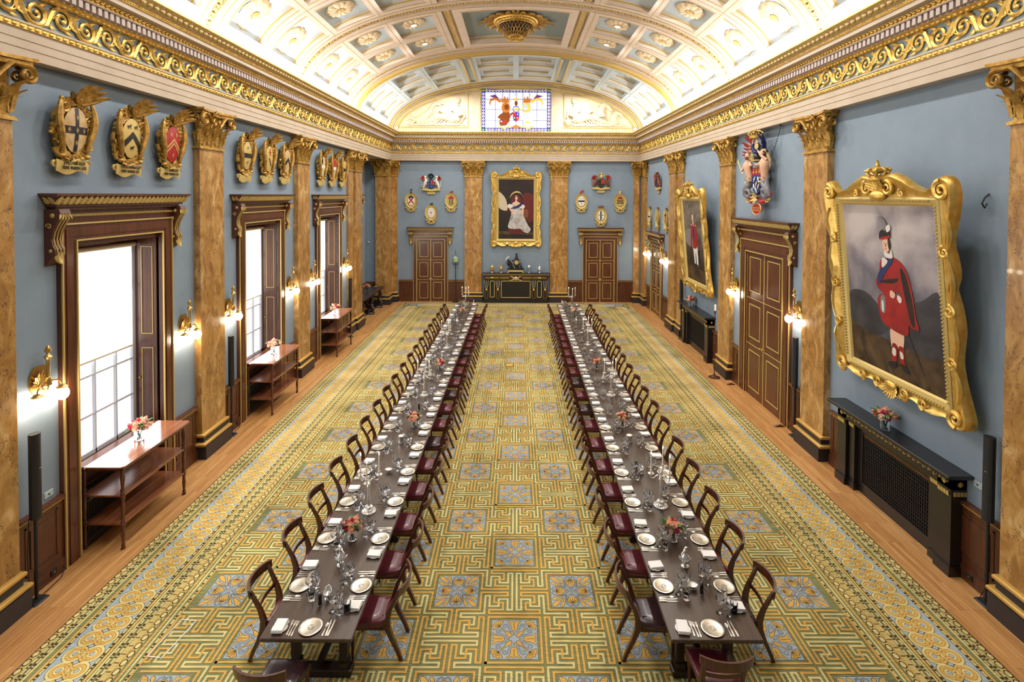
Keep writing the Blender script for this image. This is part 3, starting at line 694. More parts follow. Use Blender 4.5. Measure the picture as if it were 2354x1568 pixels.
# ------------------------------------------------------------------ overdoors and casings (local: x across, -y out of the wall, z up)
def surround(root, half, H, cw, ch, zt, proj=.27, bl=.8):
    dep = .07
    m = MB().mat(OAK)
    for s in (-1, 1): m.box(s * (half - cw), s * half, -dep, .02, 0, H - cw); m.box(s * (half - cw * .72), s * (half - cw * .3), -dep - .012, -dep, 0, H - cw * .72)
    m.box(-half, half, -dep, .02, H - cw, H); m.box(-half + cw * .3, half - cw * .3, -dep - .012, -dep, H - cw * .72, H - cw * .3)
    m.build('casing', root, 0)
    m = MB().mat(GOLDP)
    for q, w in ((0.0, .022), (cw - .022, .022)):
        for s in (-1, 1): m.box(s * (half - q - w), s * (half - q), -dep - .022, -dep, 0, H - q - w)
        m.box(-half + q, half - q, -dep - .022, -dep, H - q - w, H - q)
    m.build('casing_gilding', root, 0)
    m = MB().mat(OAK); m.box(-half - .02, half + .02, -.06, 0, H, zt - .2)
    hh = ch
    for z0, z1, p, e in ((zt - .24, zt - .19, .12, .14), (zt - .19, zt - .16, .17, .10), (zt - .035, zt, proj, 0.0)): m.box(-hh + e, hh - e, -p, 0, z0, z1)
    rs = []
    for z, p, e in ((zt - .16, .17, .10), (zt - .13, .185, .08), (zt - .035, proj - .02, .01)): rs.append([(-hh + e, 0, z), (-hh + e, -p, z), (hh - e, -p, z), (hh - e, 0, z)])  # far bay entries are added fill light
    m.rings(rs, True, True); m.build('overdoor_cornice', root, 0)
    m = MB().mat(GOLDP); n = int(2 * hh / .105)
    for i in range(n):
        x = -hh + .09 + (2 * hh - .18) * i / (n - 1)
        leaf_blade(m, (x, -.185, zt - .155), (0, -.45, 1), .12, .088, (0, -1, 0), .05, 3)
        m.sphere((x + (hh / n), -.225, zt - .08), .014, 5, 3)
    for s in (-1, 1):
        for k in range(2): leaf_blade(m, (s * (hh - .085), -.14 + .08 * k, zt - .15), (s * .45, 0, 1), .115, .065, (s, 0, 0), .25, 3)
    m.box(-half, half, -.085, -.06, zt - .335, zt - .30)
    for i in range(int(2 * half / .05)): m.sphere((-half + .025 + .05 * i, -.085, zt - .318), .017, 5, 3)
    m.build('gilt_leaf_band', root, 50)
    b = MB().mat(OAK)
    k = bl / .8
    prof = [(0, 0), (-.21, 0), (-.235, -.06), (-.22, -.14), (-.17, -.22), (-.12, -.32), (-.10, -.42), (-.115, -.5), (-.15, -.56), (-.155, -.62), (-.12, -.68), (-.07, -.70), (-.05, -.76), (0, -.8)]
    b.prism([(y, z * k) for y, z in prof], .17, 'x', -.085)
    bm_ = b
    g = MB().mat(GOLDP)
    for dx in (-.05, 0, .05): g.tube([(dx, y - .006, z * k) for y, z in prof[2:-3]], .010, 4)
    for i in range(5): leaf_blade(g, ((i - 2) * .03, -.225, -.05 * k), ((i - 2) * .25, .0, -1), .10, .032, (0, -1, 0), .05, 3)
    leaf_blade(g, (0, -.14, -.6 * k), (0, .2, -1), .18, .12, (0, -1, 0), .3, 4)
    for s in (-1, 1):
        g.sphere((s * .088, -.12, -.09 * k), .035, 8, 4, (.4, 1, 1)); g.sphere((s * .088, -.09, -.58 * k), .026, 8, 4, (.4, 1, 1))
        g.tube([(s * .088, a, b_) for a, b_ in spiral((-.07, -.24 * k), .045, 1.2, 12)], .008, 4)
    bme = b.mesh('console_bracket', 0); gme = g.mesh('bracket_gilding', 50)
    for s in (-1, 1):
        o = meshobj('console_bracket', bme, root, (s * (half + .1), 0, zt - .22)); meshobj('bracket_gilding', gme, o)
def leaf_door(hw, H, rows, cuts=None):
    m = MB().mat(OAK); m.box(-hw, hw, -.03, .02, 0, H)
    g = MB().mat(GOLDP)
    for z0, z1 in rows:
        a, b, c, d = -hw + .13 * hw / .35, hw - .13 * hw / .35, z0 + .15 * H / 3.2, z1 - .13 * H / 3.2
        t = .022
        for bx in ((a + t, b - t, c, c + t), (a + t, b - t, d - t, d), (a, a + t, c, d), (b - t, b, c, d)): g.box(bx[0], bx[1], -.045, -.03, bx[2], bx[3])
        m.box(a + .05, b - .05, -.042, -.03, c + .06, d - .06)
    for z0, z1 in rows[1:]: g.box(-hw, hw, -.038, -.03, z0 - .008, z0 + .008)
    g.box(hw - .014, hw, -.036, -.03, 0, H) ; g.box(-hw, -hw + .014, -.036, -.03, 0, H)
    return m, g
def door(name, loc, rz, half, H, cw, ch, zt, lh, handle=0):
    r = sroot(name, loc, rz); surround(r, half, H, cw, ch, zt, bl=.8 if H > 4 else .62)
    hw = (half - cw) / 2 - .004; k = lh / 3.18
    rows = [(.02, 1.12 * k), (1.12 * k, 2.13 * k), (2.13 * k, lh - .02)]
    m, g = leaf_door(hw, lh, rows)
    me, ge = m.mesh('door_leaf', 0), g.mesh('leaf_gilding', 0)
    kn = MB().mat(BRASS); kn.lathe([(.028, 0), (.03, .004), (.012, .012), (.010, .04), (.026, .05), (.03, .065), (.02, .08), (.001, .084)], 12)
    kn.box(-.008, .008, -.09, .0, -.0, .006) ; kme = kn.mesh('door_knob', 50)
    for s in (-1, 1):
        o = meshobj('door_leaf', me, r, (s * (hw + .002), 0, 0)); meshobj('leaf_gilding', ge, o)
        meshobj('door_knob', kme, o, (-s * (hw - .05), -.03, 1.12 * k + .05), (pi / 2, 0, 0))
        h = MB().mat(BRASS)
        for z in (.25, 1.3 * k, 2.4 * k, lh - .2): h.cyl((s * hw, -.035, 0), .012, z - .06, z + .06, 6)
        h.build('hinge', o, 0)
    return r
door('door_1', (-4.34, YF, 0), 0, .885, 3.33, .18, 1.17, 3.78, 3.16)
door('door_2', (4.25, YF, 0), 0, .885, 3.33, .18, 1.17, 3.78, 3.16)
door('door_3', (WR, 13.47, 0), -pi / 2, 1.35, 4.24, .34, 1.6, 4.80, 3.95)
door('door_4', (WR, 23.83, 0), -pi / 2, .92, 3.33, .2, 1.2, 3.75, 3.16)
# ------------------------------------------------------------------ windows
DAY = glow('daylit_pane', (246, 249, 255), .62)
BLINDM = glow('daylit_blind', (255, 254, 250), .85); BLINDE = simple('blind_hem', (222, 208, 178), .7)
BAR = simple('sash_bar', (206, 208, 212), .5)
RAD = simple('bronze_radiator_case', (58, 50, 42), .4, .4)
def window(name, x, y):
    r = sroot(name, (x, y, 0), pi / 2); surround(r, 1.2, 4.97, .27, 1.47, 5.40)
    m = MB().mat(OAK)
    m.box(-.93, .93, .0, .5, 4.62, 4.70); m.box(-.97, .97, .30, .47, 0, 1.1); m.box(-.93, .93, .2, .47, 1.06, 1.12)
    for s in (-1, 1): m.box(s * .97, s * .93, 0, .5, 0, 4.7)
    m.box(-.93, .93, .47, .52, 0, 1.1); m.box(-.93, .93, .40, .5, 4.50, 4.62); m.build('window_lining', r, 0)
    m = MB().mat(DAY); m.box(-.93, .93, .49, .50, 1.12, 4.6); m.build('window_pane', r, 0)
    m = MB().mat(BAR)
    for xx in (-.89, -.46, 0, .46, .89): m.box(xx - (.04 if abs(xx) > .8 else .012), xx + (.04 if abs(xx) > .8 else .012), .43, .48, 1.12, 4.6)
    for z in (1.14, 1.77, 2.42, 3.07, 3.72, 4.4): m.box(-.93, .93, .435, .475, z - .014, z + .014)
    m.box(-.93, .93, .43, .48, 1.1, 1.18); m.build('sash', r, 0)
    m = MB().mat(BLINDM); m.box(-.9, .78, .385, .39, 2.69, 4.48); m.mat(BLINDE); m.box(-.9, .78, .38, .395, 2.66, 2.69); o = m.build('roller_blind', r, 0)
    m = MB().mat(BLINDE); m.tube([(-.92, .36, 4.5), (.82, .36, 4.5)], .04, 8); m.build('blind_roller', o, 60)
    for s in (-1, 1):
        m = MB().mat(OAK); m.box(s * .93, s * .905, .03, .36, .0, 4.62); m.box(s * .905, s * .9, .03, .36, 2.70, 2.72)
        g = MB().mat(GOLDP)
        for z0, z1 in ((1.2, 2.6), (2.85, 4.45), (.15, 1.0)):
            a, b, t = .09, .3, .014
            for bx in ((a + t, b - t, z0, z0 + t), (a + t, b - t, z1 - t, z1), (a, a + t, z0, z1), (b - t, b, z0, z1)): g.box(s * .905, s * .893, bx[0], bx[1], bx[2], bx[3])
        o = m.build('shutter', r, 0); g.build('shutter_gilding', o, 0)
        m = MB().mat(BRASS); m.sphere((s * .88, .33, 2.05), .022, 8, 5); m.build('shutter_knob', o, 50)
    return r
for i, y in enumerate(WIN[1:]): window('window_%d' % (i + 1), WL, y)
window('window_5', -7.44, 23.55)
WN = ['first', 'second', 'third']
def radiator_case():
    r = thing('radiator_case', 'x', 'radiator'); m = MB().mat(RAD); m.cbox(-.8, .8, -.02, .28, .0, .78, .05); m.build('case', r, 40)
    m = MB().mat(BLACKM)
    for i in range(38): m.box(-.72 + i * .038, -.705 + i * .038, -.03, -.02, .12, .68)
    m.build('grille', r, 0); return Proto(r)
RC = radiator_case()
for i, y in enumerate(WIN[1:]): RC.put((WL - .02, y, 0), pi / 2, 'dark bronze radiator case under the %s window from the near end' % WN[i], 'radiator cases under the windows')
# ------------------------------------------------------------------ sconces
def sconce():
    r = thing('wall_sconce', 'x', 'wall light')
    m = MB().mat(BRASS)
    pts = []
    for i in range(21):
        t = i / 20; z = -.17 + .36 * t; w = .13 * sin(pi * min(1, (1 - t) * .92 + .08)) ** .6 * (1 + .06 * cos(i * 3)); pts.append((w, z))
    out = pts + [(-a, b) for a, b in reversed(pts)]
    m.prism(out, .02, 'y', -.02)
    for k in range(9):
        a = -1.2 + 2.4 * k / 8; leaf_blade(m, (0, -.02, -.05), (sin(a), 0, cos(a)), .2 - abs(a) * .05, .035, (0, -1, 0), .2, 3)
    m.sphere((0, -.03, -.05), .04, 10, 5); m.build('backplate', r, 50)
    m = MB().mat(BRASS); m.tube([(0, -.02, -.05), (0, -.07, -.09), (0, -.11, -.08), (0, -.12, -.03)], .012, 6)
    m.lathe([(.035, -.03), (.03, .0), (.022, .05), (.028, .06), (.02, .07), (.018, .25), (.024, .27), (.03, .28), (.042, .3), (.02, .32), (.012, .34), (.03, .36), (.032, .38), (.014, .42), (.001, .44)], 12, (0, -.12, 0)); m.build('torch_stem', r, 50)
    for s in (-1, 1):
        m = MB().mat(BRASS)
        m.tube([(0, -.12, -.03), (s * .05, -.125, .01), (s * .11, -.13, .0), (s * .155, -.135, -.05), (s * .165, -.135, -.1)], .009, 6)
        m.lathe([(.02, -.08), (.055, -.105), (.06, -.115), (.03, -.125)], 12, (s * .165, -.135, 0)); a = m.build('arm', r, 50)
        m = MB().mat(BULB); m.sphere((s * .165, -.135, -.187), .07, 12, 8, (1, 1, 1.12)); m.build('globe', a, 60)
    return Proto(r)
SC = sconce(); Z = 2.82
for y, t in ((7.14, 'nearest on window wall, left of the first window'), (10.25, 'on window wall, between first window and marble pilaster'), (11.83, 'on window wall, between marble pilaster and second window'), (15.02, 'on window wall, just beyond the second window'), (16.62, 'on window wall, just before the third window'), (19.85, 'on window wall, just beyond the third window')):
    SC.put((WL, y, Z), pi / 2, 'brass two-globe wall sconce, ' + t, 'lit wall sconces').scale = (1.18,) * 3
for y, t in ((11.8, 'nearest on fireplace wall, above the loudspeaker by the tall door'), (15.18, 'on fireplace wall, beyond the tall double door'), (22.4, 'on fireplace wall, before the small side door'), (25.35, 'farthest on fireplace wall, beyond the small side door')):
    SC.put((WR, y, Z), -pi / 2, 'brass two-globe wall sconce, ' + t, 'lit wall sconces').scale = (1.18,) * 3
# ------------------------------------------------------------------ framed portraits
def frame(root, cw, chh, mx=.42, mt=.44, mbm=.34):
    """cw, chh: canvas size; outline margins at sides, top, bottom; local z=0 at the canvas centre"""
    hw, hh = cw / 2, chh / 2
    src = [(0, 90), (40, 80), (60, 80), (95, 100), (120, 120), (160, 138), (175, 130), (190, 112), (205, 98), (228, 96), (248, 112), (255, 150), (250, 190), (240, 230), (228, 270), (225, 300), (232, 330), (237, 380), (225, 420), (228, 440), (238, 480), (242, 540), (232, 600), (228, 640), (232, 680), (240, 720), (252, 770), (255, 810), (245, 842), (222, 852), (205, 838), (180, 826), (150, 842), (120, 845), (85, 825), (60, 826), (40, 850), (0, 853)]
    def mp(x, y):
        X = (x / 172 * hw) if x < 172 else hw + (x - 172) / 83 * mx
        Zz = hh + (184 - y) / 104 * mt if y < 184 else (hh - (y - 184) / 586 * chh if y < 770 else -hh - (y - 770) / 83 * mbm)
        return X, Zz
    o = [mp(*p) for p in src]; fine = []
    for i in range(len(o) - 1):
        for k in range(4):
            t = k / 4; p0 = o[max(i - 1, 0)]; p1 = o[i]; p2 = o[i + 1]; p3 = o[min(i + 2, len(o) - 1)]
            fine.append(tuple(.5 * (2 * p1[j] + (p2[j] - p0[j]) * t + (2 * p0[j] - 5 * p1[j] + 4 * p2[j] - p3[j]) * t * t + (3 * p1[j] - p0[j] - 3 * p2[j] + p3[j]) * t ** 3) for j in (0, 1)))
    fine.append(o[-1]); full = fine + [(-a, b) for a, b in reversed(fine[1:-1])]
    def inner(a, b, e):     # nearest point on the rectangle, offset e outwards
        cx_ = max(-hw - e, min(hw + e, a)); cz_ = max(-hh - e, min(hh + e, b)); return cx_, cz_
    m = MB().mat(GOLD); rs = []
    for t, y in ((1.0, 0.0), (1.0, -.05), (.97, -.10), (.86, -.14), (.66, -.13), (.5, -.10), (.3, -.085), (.12, -.08), (0, -.08)):
        ring = []
        for a, b in full:
            ia, ib = inner(a, b, .13); ring.append((ia + (a - ia) * t, y, ib + (b - ib) * t))
        rs.append(ring)
    m.rings(rs); m.build('carved_border', root, 45)
    m = MB().mat(GOLDP)
    for e0, e1, y0, y1 in ((.13, .10, -.085, -.105), (.10, .065, -.105, -.085), (.065, .02, -.085, -.06), (.02, -.01, -.06, -.03)):
        A = [(-hw - e0, y0, -hh - e0), (hw + e0, y0, -hh - e0), (hw + e0, y0, hh + e0), (-hw - e0, y0, hh + e0)]; B = [(-hw - e1, y1, -hh - e1), (hw + e1, y1, -hh - e1), (hw + e1, y1, hh + e1), (-hw - e1, y1, hh + e1)]
        m.rings([A, B])
    per = 2 * (cw + chh)
    for i in range(int(per / .055)):
        s = i * .055 + .01 
        for L, f in ((cw, lambda q: (-hw + q, -hh - .08)), (chh, lambda q: (hw + .08, -hh + q)), (cw, lambda q: (hw - q, hh + .08)), (chh, lambda q: (-hw - .08, hh - q))):
            if s <= L: a, b = f(s); m.sphere((a, -.105, b), .022, 5, 3); break
            s -= L
    m.build('inner_moulding', root, 45)
    m = MB().mat(GOLD)
    def scroll(x, z, r, a0, sg, tn=1.5, w=.035): m.tube([(a, -.13, b) for a, b in spiral((x, z), r, tn, 22, a0, sg, .15)], [w - w * .5 * i / 21 for i in range(22)], 6, flat=.8, up=(0, 1, 0))
    for s in (-1, 1):
        ex, ez = hw + mx * .55, hh + mt * .45
        scroll(s * ex, ez, .14, pi / 2, s, 1.6, .045); scroll(s * (hw + mx * .5), -hh - mbm * .5, .13, -pi / 2, -s, 1.6, .045)
        scroll(s * (hw + mx * .55), hh * .0 - .05, .10, pi / 2, -s, 1.5, .03); scroll(s * (hw + mx * .5), -hh * .55, .09, -pi / 2, s, 1.5, .03); scroll(s * (hw + mx * .5), hh * .55, .09, pi / 2, s, 1.5, .03)
        scroll(s * .24, hh + mt * .55, .12, pi * .5, -s, 1.5, .035); scroll(s * .5 * hw, hh + mt * .38, .06, pi * .5, s, 1.4, .022)
        scroll(s * .3, -hh - mbm * .55, .10, -pi * .5, s, 1.5, .03); scroll(s * .65 * hw, -hh - mbm * .6, .09, -pi * .5, -s, 1.5, .028)
        for t0, t1, q in ((.0, .5, .06), (-.55, -.05, .06), (.55, .95, .05), (-.95, -.6, .05)):
            m.tube([(s * (hw + mx * (.62 + .16 * sin(pi * i / 8))), -.13, hh * (t0 + (t1 - t0) * i / 8)) for i in range(9)], [.012 + .028 * sin(pi * i / 8) for i in range(9)], 5)
    for k in range(9):
        a = -1.25 + 2.5 * k / 8; leaf_blade(m, (0, -.11, hh + mt * .45), (sin(a), 0, cos(a)), .3 - .05 * abs(a), .07, (0, -1, 0), .3, 4)
        leaf_blade(m, (0, -.11, -hh - mbm * .45), (sin(a), 0, -cos(a)), .22, .06, (0, -1, 0), .3, 4)
    m.sphere((0, -.12, hh + mt * .30), .15, 14, 7, (1.25, .45, .6)); m.sphere((0, -.12, -hh - mbm * .45), .11, 12, 6, (1.3, .45, .7))
    m.build('scroll_carving', root, 50)
    c = MB().mat(GOLD); zb = hh + mt - .09
    c.T = Matrix.Translation((0, -.08, zb))
    c.lathe([(.13, 0), (.14, .01), (.13, .05), (.135, .07), (.12, .075)], 20)
    for k in range(8): a = 2 * pi * k / 8; c.tube([(.12 * cos(a), .12 * sin(a), .07), (.17 * cos(a), .17 * sin(a), .13), (.14 * cos(a), .14 * sin(a), .18), (.03 * cos(a), .03 * sin(a), .2)], .018, 5); c.sphere((.165 * cos(a), .165 * sin(a), .15), .028, 6, 4)
    c.sphere((0, 0, .16), .13, 10, 5, (1, 1, .5)); c.sphere((0, 0, .24), .035, 8, 5); c.box(-.012, .012, -.012, .012, .24, .32); c.box(-.035, .035, -.01, .01, .275, .295)
    c.build('crown_crest', root, 45)
def cloudy(name, cols, sc, dist=1.0, stops=(.3, .5, .7), grad=None):
    m, nt, b = base(name); tc = N(nt, 'ShaderNodeTexCoord')
    n = N(nt, 'ShaderNodeTexNoise'); n.inputs['Scale'].default_value = sc; n.inputs['Detail'].default_value = 6; n.inputs['Distortion'].default_value = dist
    nt.links.new(tc.outputs['Object'], n.inputs['Vector']); out = n.outputs[0]
    if grad:       # pigment gets darker towards the bottom of the picture
        sp = N(nt, 'ShaderNodeSeparateXYZ'); nt.links.new(tc.outputs['Object'], sp.inputs[0])
        mr = N(nt, 'ShaderNodeMapRange'); mr.inputs[1].default_value = grad[0]; mr.inputs[2].default_value = grad[1]; mr.inputs[3].default_value = -.3; mr.inputs[4].default_value = .22
        nt.links.new(sp.outputs[2], mr.inputs[0]); ad = N(nt, 'ShaderNodeMath', operation='ADD'); nt.links.new(out, ad.inputs[0]); nt.links.new(mr.outputs[0], ad.inputs[1]); out = ad.outputs[0]
    r = ramp(nt, out, list(zip(stops, cols))); nt.links.new(r.outputs[0], b.inputs['Base Color']); b.inputs['Roughness'].default_value = .45; return m
SKYP = cloudy('painted_sky', [(40, 32, 26), (66, 74, 86), (132, 124, 130), (186, 176, 172)], 1.3, .3, (.15, .38, .58, .8), (-.9, .7))
DARKP = cloudy('painted_dusk', [(24, 18, 12), (40, 30, 22), (70, 52, 38)], 1.5, 1, (.3, .5, .75))
DARKR = cloudy('painted_crimson_room', [(20, 14, 10), (36, 22, 14), (76, 20, 16)], 1.8, 1.5, (.3, .55, .75))
STORM = cloudy('painted_storm', [(34, 26, 20), (64, 54, 46), (120, 108, 94)], 2.0, 1.5, (.25, .5, .8), (-1, .6))
GRND = cloudy('painted_ground', [(30, 20, 12), (70, 50, 30), (96, 76, 48)], 3, 1, (.3, .5, .75))
TART = cloudy('painted_red_cloth', [(120, 18, 18), (150, 26, 24), (164, 34, 28)], 3, .4, (.3, .5, .7))
SILK = cloudy('painted_silk', [(140, 134, 132), (184, 178, 172), (214, 208, 200)], 4, .8, (.3, .5, .7))
SKIN = simple('painted_skin', (222, 178, 150), .5); HAIRP = simple('painted_dark_hair', (40, 26, 20), .5); BLUEP = simple('painted_blue', (34, 44, 92), .5); WHP = simple('painted_white', (214, 206, 196), .5); BUFFP = simple('painted_buff', (196, 180, 150), .5); GREYP = simple('painted_grey', (120, 116, 112), .5); BLKP = simple('painted_black', (24, 20, 22), .5)
def canvas(root, cw, chh, bg, layers):
    m = MB().mat(bg); m.box(-cw / 2 - .02, cw / 2 + .02, -.03, -.01, -chh / 2 - .02, chh / 2 + .02); y = -.0305
    for mt, pts in layers:
        y -= .0006; m.mat(mt)
        if pts[0] == 'e': _, x, z, rx, rz_ = pts; pts = [(x + rx * cos(2 * pi * i / 20), z + rz_ * sin(2 * pi * i / 20)) for i in range(20)]
        else:
            q = []; n = len(pts)
            for i in range(n):          # round the outline
                for t in (0, .25, .5, .75):
                    p0, p1, p2, p3 = pts[i - 1], pts[i], pts[(i + 1) % n], pts[(i + 2) % n]
                    q.append(tuple(.5 * (2 * p1[j] + (p2[j] - p0[j]) * t + (2 * p0[j] - 5 * p1[j] + 4 * p2[j] - p3[j]) * t * t + (3 * p1[j] - p0[j] - 3 * p2[j] + p3[j]) * t ** 3) for j in (0, 1)))
            pts = q
        m.poly([(a, y, b) for a, b in pts])
    m.build('canvas', root, 0)
HILLP = cloudy('painted_hills', [(34, 32, 36), (52, 52, 58), (70, 66, 64)], 2.5, .5, (.3, .5, .75))
def highlander():
    S_ = [(GRND, [(-1.05, -1.4), (1.05, -1.4), (1.05, -.75), (.3, -.85), (-.4, -.8), (-1.05, -.6)]),
          (HILLP, [(.3, -.25), (.7, -.02), (1.04, .12), (1.04, -.8), (.2, -.8)]), (HILLP, [(-1.04, -.2), (-.6, -.12), (-.2, -.35), (0, -.5), (-.3, -.8), (-1.04, -.7)]),
          (BLKP, [(.33, -.5), (.62, -1.12), (.60, -1.13), (.3, -.5)]),
          (SKIN, [(-.03, -.62), (.12, -.62), (.1, -.85), (.06, -1.0), (-.02, -1.0), (-.05, -.8)]), (SKIN, [(.14, -.62), (.26, -.62), (.24, -.85), (.16, -.98), (.1, -.85)]),
          (TART, [(-.02, -.88), (.09, -.88), (.06, -1.12), (.0, -1.22), (-.05, -1.18)]), (WHP, [(-.01, -.93), (.06, -.95), (.04, -1.06), (-.03, -1.04)]), (TART, [(.12, -.9), (.24, -.88), (.24, -1.1), (.28, -1.2), (.16, -1.18)]), (WHP, [(.15, -.95), (.21, -.97), (.22, -1.05), (.16, -1.06)]),
          (BLKP, [(-.12, -1.2), (.04, -1.15), (.06, -1.22), (-.02, -1.28), (-.14, -1.26)]), (BLKP, [(.14, -1.16), (.28, -1.16), (.34, -1.26), (.24, -1.27)]),
          (TART, [(-.24, -.1), (.34, -.1), (.38, -.55), (.30, -.66), (-.02, -.62), (-.24, -.5)]),
          (TART, [(.02, .55), (.2, .56), (.40, .42), (.5, .1), (.55, -.3), (.6, -.5), (.4, -.48), (.36, -.3), (.22, .0), (-.05, -.06), (-.25, .0), (-.3, .12), (-.2, .3), (-.16, .48)]),
          (DARKR, [(.28, .4), (.4, .3), (.5, -.1), (.52, -.45), (.44, -.42), (.36, -.1)]), (DARKR, [(-.24, .12), (.1, .14), (.24, .24), (.02, .2)]),
          (GREYP, [(-.2, -.12), (-.1, -.12), (-.12, -.36), (-.17, -.40), (-.23, -.34)]), (WHP, [(-.19, -.2), (-.15, -.2), (-.15, -.36), (-.19, -.36)]),
          (SKIN, [(.04, .02), (.14, -.02), (.1, -.1), (.02, -.08)]), (WHP, [(.2, -.03), (.27, -.06), (.27, -.13), (.22, -.15), (.18, -.09)]),
          (BLUEP, [(.02, .56), (.15, .52), (-.05, .3), (-.22, .08), (-.24, .22), (-.1, .42)]), (WHP, [(-.1, .54), (.02, .5), (-.04, .42), (-.12, .38)]),
          (SKIN, ('e', 0.01, .76, .085, .12)), (HAIRP, [(.06, .88), (.11, .8), (.09, .68), (.06, .74)]), (WHP, [(-.04, .66), (.08, .62), (.12, .7), (.14, .56), (-.02, .56)]),
          (HAIRP, ('e', -.025, .785, .011, .006)), (HAIRP, ('e', .03, .785, .011, .006)), (RED, ('e', 0, .70, .018, .006)), (BROWNH, [(-.002, .77), (.008, .77), (.012, .735), (-.008, .735)]),
          (RED, [(-.1, .84), (.1, .88), (.1, .94), (-.1, .9)]), (BLKP, [(-.13, .84), (-.12, .96), (0, 1.02), (.12, .98), (.1, .92), (-.08, .88)]), (GREYP, [(.02, 1.0), (.06, 1.1), (-.02, 1.2), (-.12, 1.22), (-.1, 1.17), (-.02, 1.1), (-.02, 1.0)]), (WHP, [(.06, .97), (.14, 1.02), (.12, 1.1), (.04, 1.05)])]
    return S_
def officer():
    return [(GRND, [(-.97, -1.4), (.97, -1.4), (.97, -1.0), (-.97, -.9)]), (GREYP, [(-.9, .3), (-.3, .4), (-.2, -.2), (-.9, -.1)]),
            (WHP, [(-.16, -.2), (.02, -.22), (.06, -.2), (.26, -.2), (.24, -.7), (.16, -.98), (.08, -.96), (.08, -.5), (.02, -.42), (-.03, -.95), (-.1, -.95), (-.16, -.5)]),
            (BLKP, [(-.12, -.8), (-.01, -.8), (-.02, -1.14), (-.14, -1.2), (-.16, -1.16)]), (BLKP, [(.08, -.8), (.2, -.84), (.26, -1.2), (.14, -1.2)]),
            (TART, [(-.2, .55), (0, .62), (.24, .55), (.34, .1), (.36, -.16), (.27, -.16), (.22, .1), (.2, -.2), (-.14, -.22), (-.16, .2), (-.32, -.2), (-.42, -.22), (-.3, .3)]),
            (BLUEP, [(-.02, .6), (.08, .56), (.06, .2), (-.02, .0), (-.08, .06)]), (GOLDP, ('e', -.18, .56, .06, .03)), (GOLDP, ('e', .22, .56, .06, .03)), (WHP, [(-.04, .66), (.05, .66), (.02, .5)]),
            (SKIN, ('e', 0.0, .78, .075, .11)), (WHP, [(-.07, .84), (-.02, .92), (.05, .91), (.08, .82), (.03, .86)]), (HAIRP, ('e', -.025, .79, .01, .006)), (HAIRP, ('e', .025, .79, .01, .006)), (RED, ('e', 0, .72, .016, .006)),
            (BLKP, [(-.4, -.2), (-.38, -.2), (-.32, -.6), (-.34, -.6)]), (BLKP, [(.28, -.3), (.4, -.32), (.36, -.7), (.3, -.6)])]
CRIMP = simple('painted_crimson', (92, 20, 18), .5)
def lady():
    return [(DARKP, [(-.9, -1.5), (.9, -1.5), (.9, -1.15), (-.9, -1.1)]), (GRND, [(-.9, -1.3), (-.1, -1.25), (.9, -1.3), (.9, -1.15), (-.9, -1.12)]), (BUFFP, [(-.88, .1), (-.45, -.05), (-.52, .5), (-.8, .85), (-.88, .8)]),
            (CRIMP, [(.35, .75), (.86, .7), (.86, -.5), (.55, -.6), (.4, 0)]), (CRIMP, [(-.22, .3), (-.24, .56), (-.03, .74), (.22, .6), (.26, .3), (0, .2)]), (GOLDP, [(-.34, .55), (-.22, .8), (0, .92), (.2, .86), (.34, .62), (.25, .78), (0, .84), (-.2, .74)]),
            (CRIMP, [(-.36, -.98), (.3, -.9), (.4, -1.1), (0, -1.24), (-.35, -1.12)]), (BROWNH, [(.3, -.05), (.6, -.02), (.58, -.4), (.4, -.36)]),
            (SILK, [(-.2, .0), (.2, .02), (.42, -.4), (.6, -.8), (.74, -1.0), (.6, -1.2), (.36, -1.12), (.2, -.98), (-.1, -1.0), (-.4, -.92), (-.34, -.6), (-.26, -.3)]),
            (SILK, [(-.2, .28), (0, .32), (.2, .28), (.22, 0), (.1, -.12), (-.14, -.12), (-.2, .0)]), (WHP, ('e', -.31, .16, .13, .11)), (WHP, ('e', .31, .14, .13, .11)),
            (SKIN, [(-.2, .3), (0, .4), (.2, .3), (.1, .22), (-.1, .22)]), (SKIN, [(-.34, .08), (-.26, .04), (-.06, -.16), (.02, -.28), (-.06, -.28), (-.3, -.06)]), (SKIN, [(.3, .06), (.38, .02), (.36, -.26), (.3, -.3), (.28, -.1)]),
            (BLUEP, [(.24, .3), (.3, .22), (.08, .06), (-.16, .02), (-.18, .1), (.02, .18)]), (SKIN, [(-.035, .46), (.035, .46), (.04, .34), (-.04, .34)]), (HAIRP, ('e', -.005, .58, .088, .10)), (SKIN, ('e', .01, .56, .066, .088)),
            (HAIRP, ('e', -.015, .57, .009, .005)), (HAIRP, ('e', .035, .57, .009, .005)), (RED, ('e', .012, .51, .014, .005)), (GOLDP, ('e', 0, .675, .05, .018))]
def portrait(loc, rz, cw, chh, lean, bg, layers, label, **k):
    r = thing('framed_portrait', label, 'painting', loc, 0, 'gilt framed portraits', rot=(0, 0, 0))
    r.rotation_euler = (lean, 0, rz); frame(r, cw, chh, **k); canvas(r, cw, chh, bg, layers); return r
portrait((6.125, 8.535, 3.87), -pi / 2, 2.13, 2.83, .09, SKYP, highlander(), 'huge gilt framed portrait of a standing figure in red plaid and bonnet', mx=.43, mt=.50, mbm=.30)
portrait((6.125, 17.95, 3.86), -pi / 2, 1.95, 2.80, .09, STORM, officer(), 'gilt framed portrait of a standing figure in red coat and white breeches', mx=.40, mt=.50, mbm=.32)
portrait((-.02, YF - .06, 4.70), 0, 1.78, 3.02, .02, DARKR, lady(), 'gilt framed portrait of a seated woman in a white silk gown, end wall', mx=.42, mt=.48, mbm=.42)
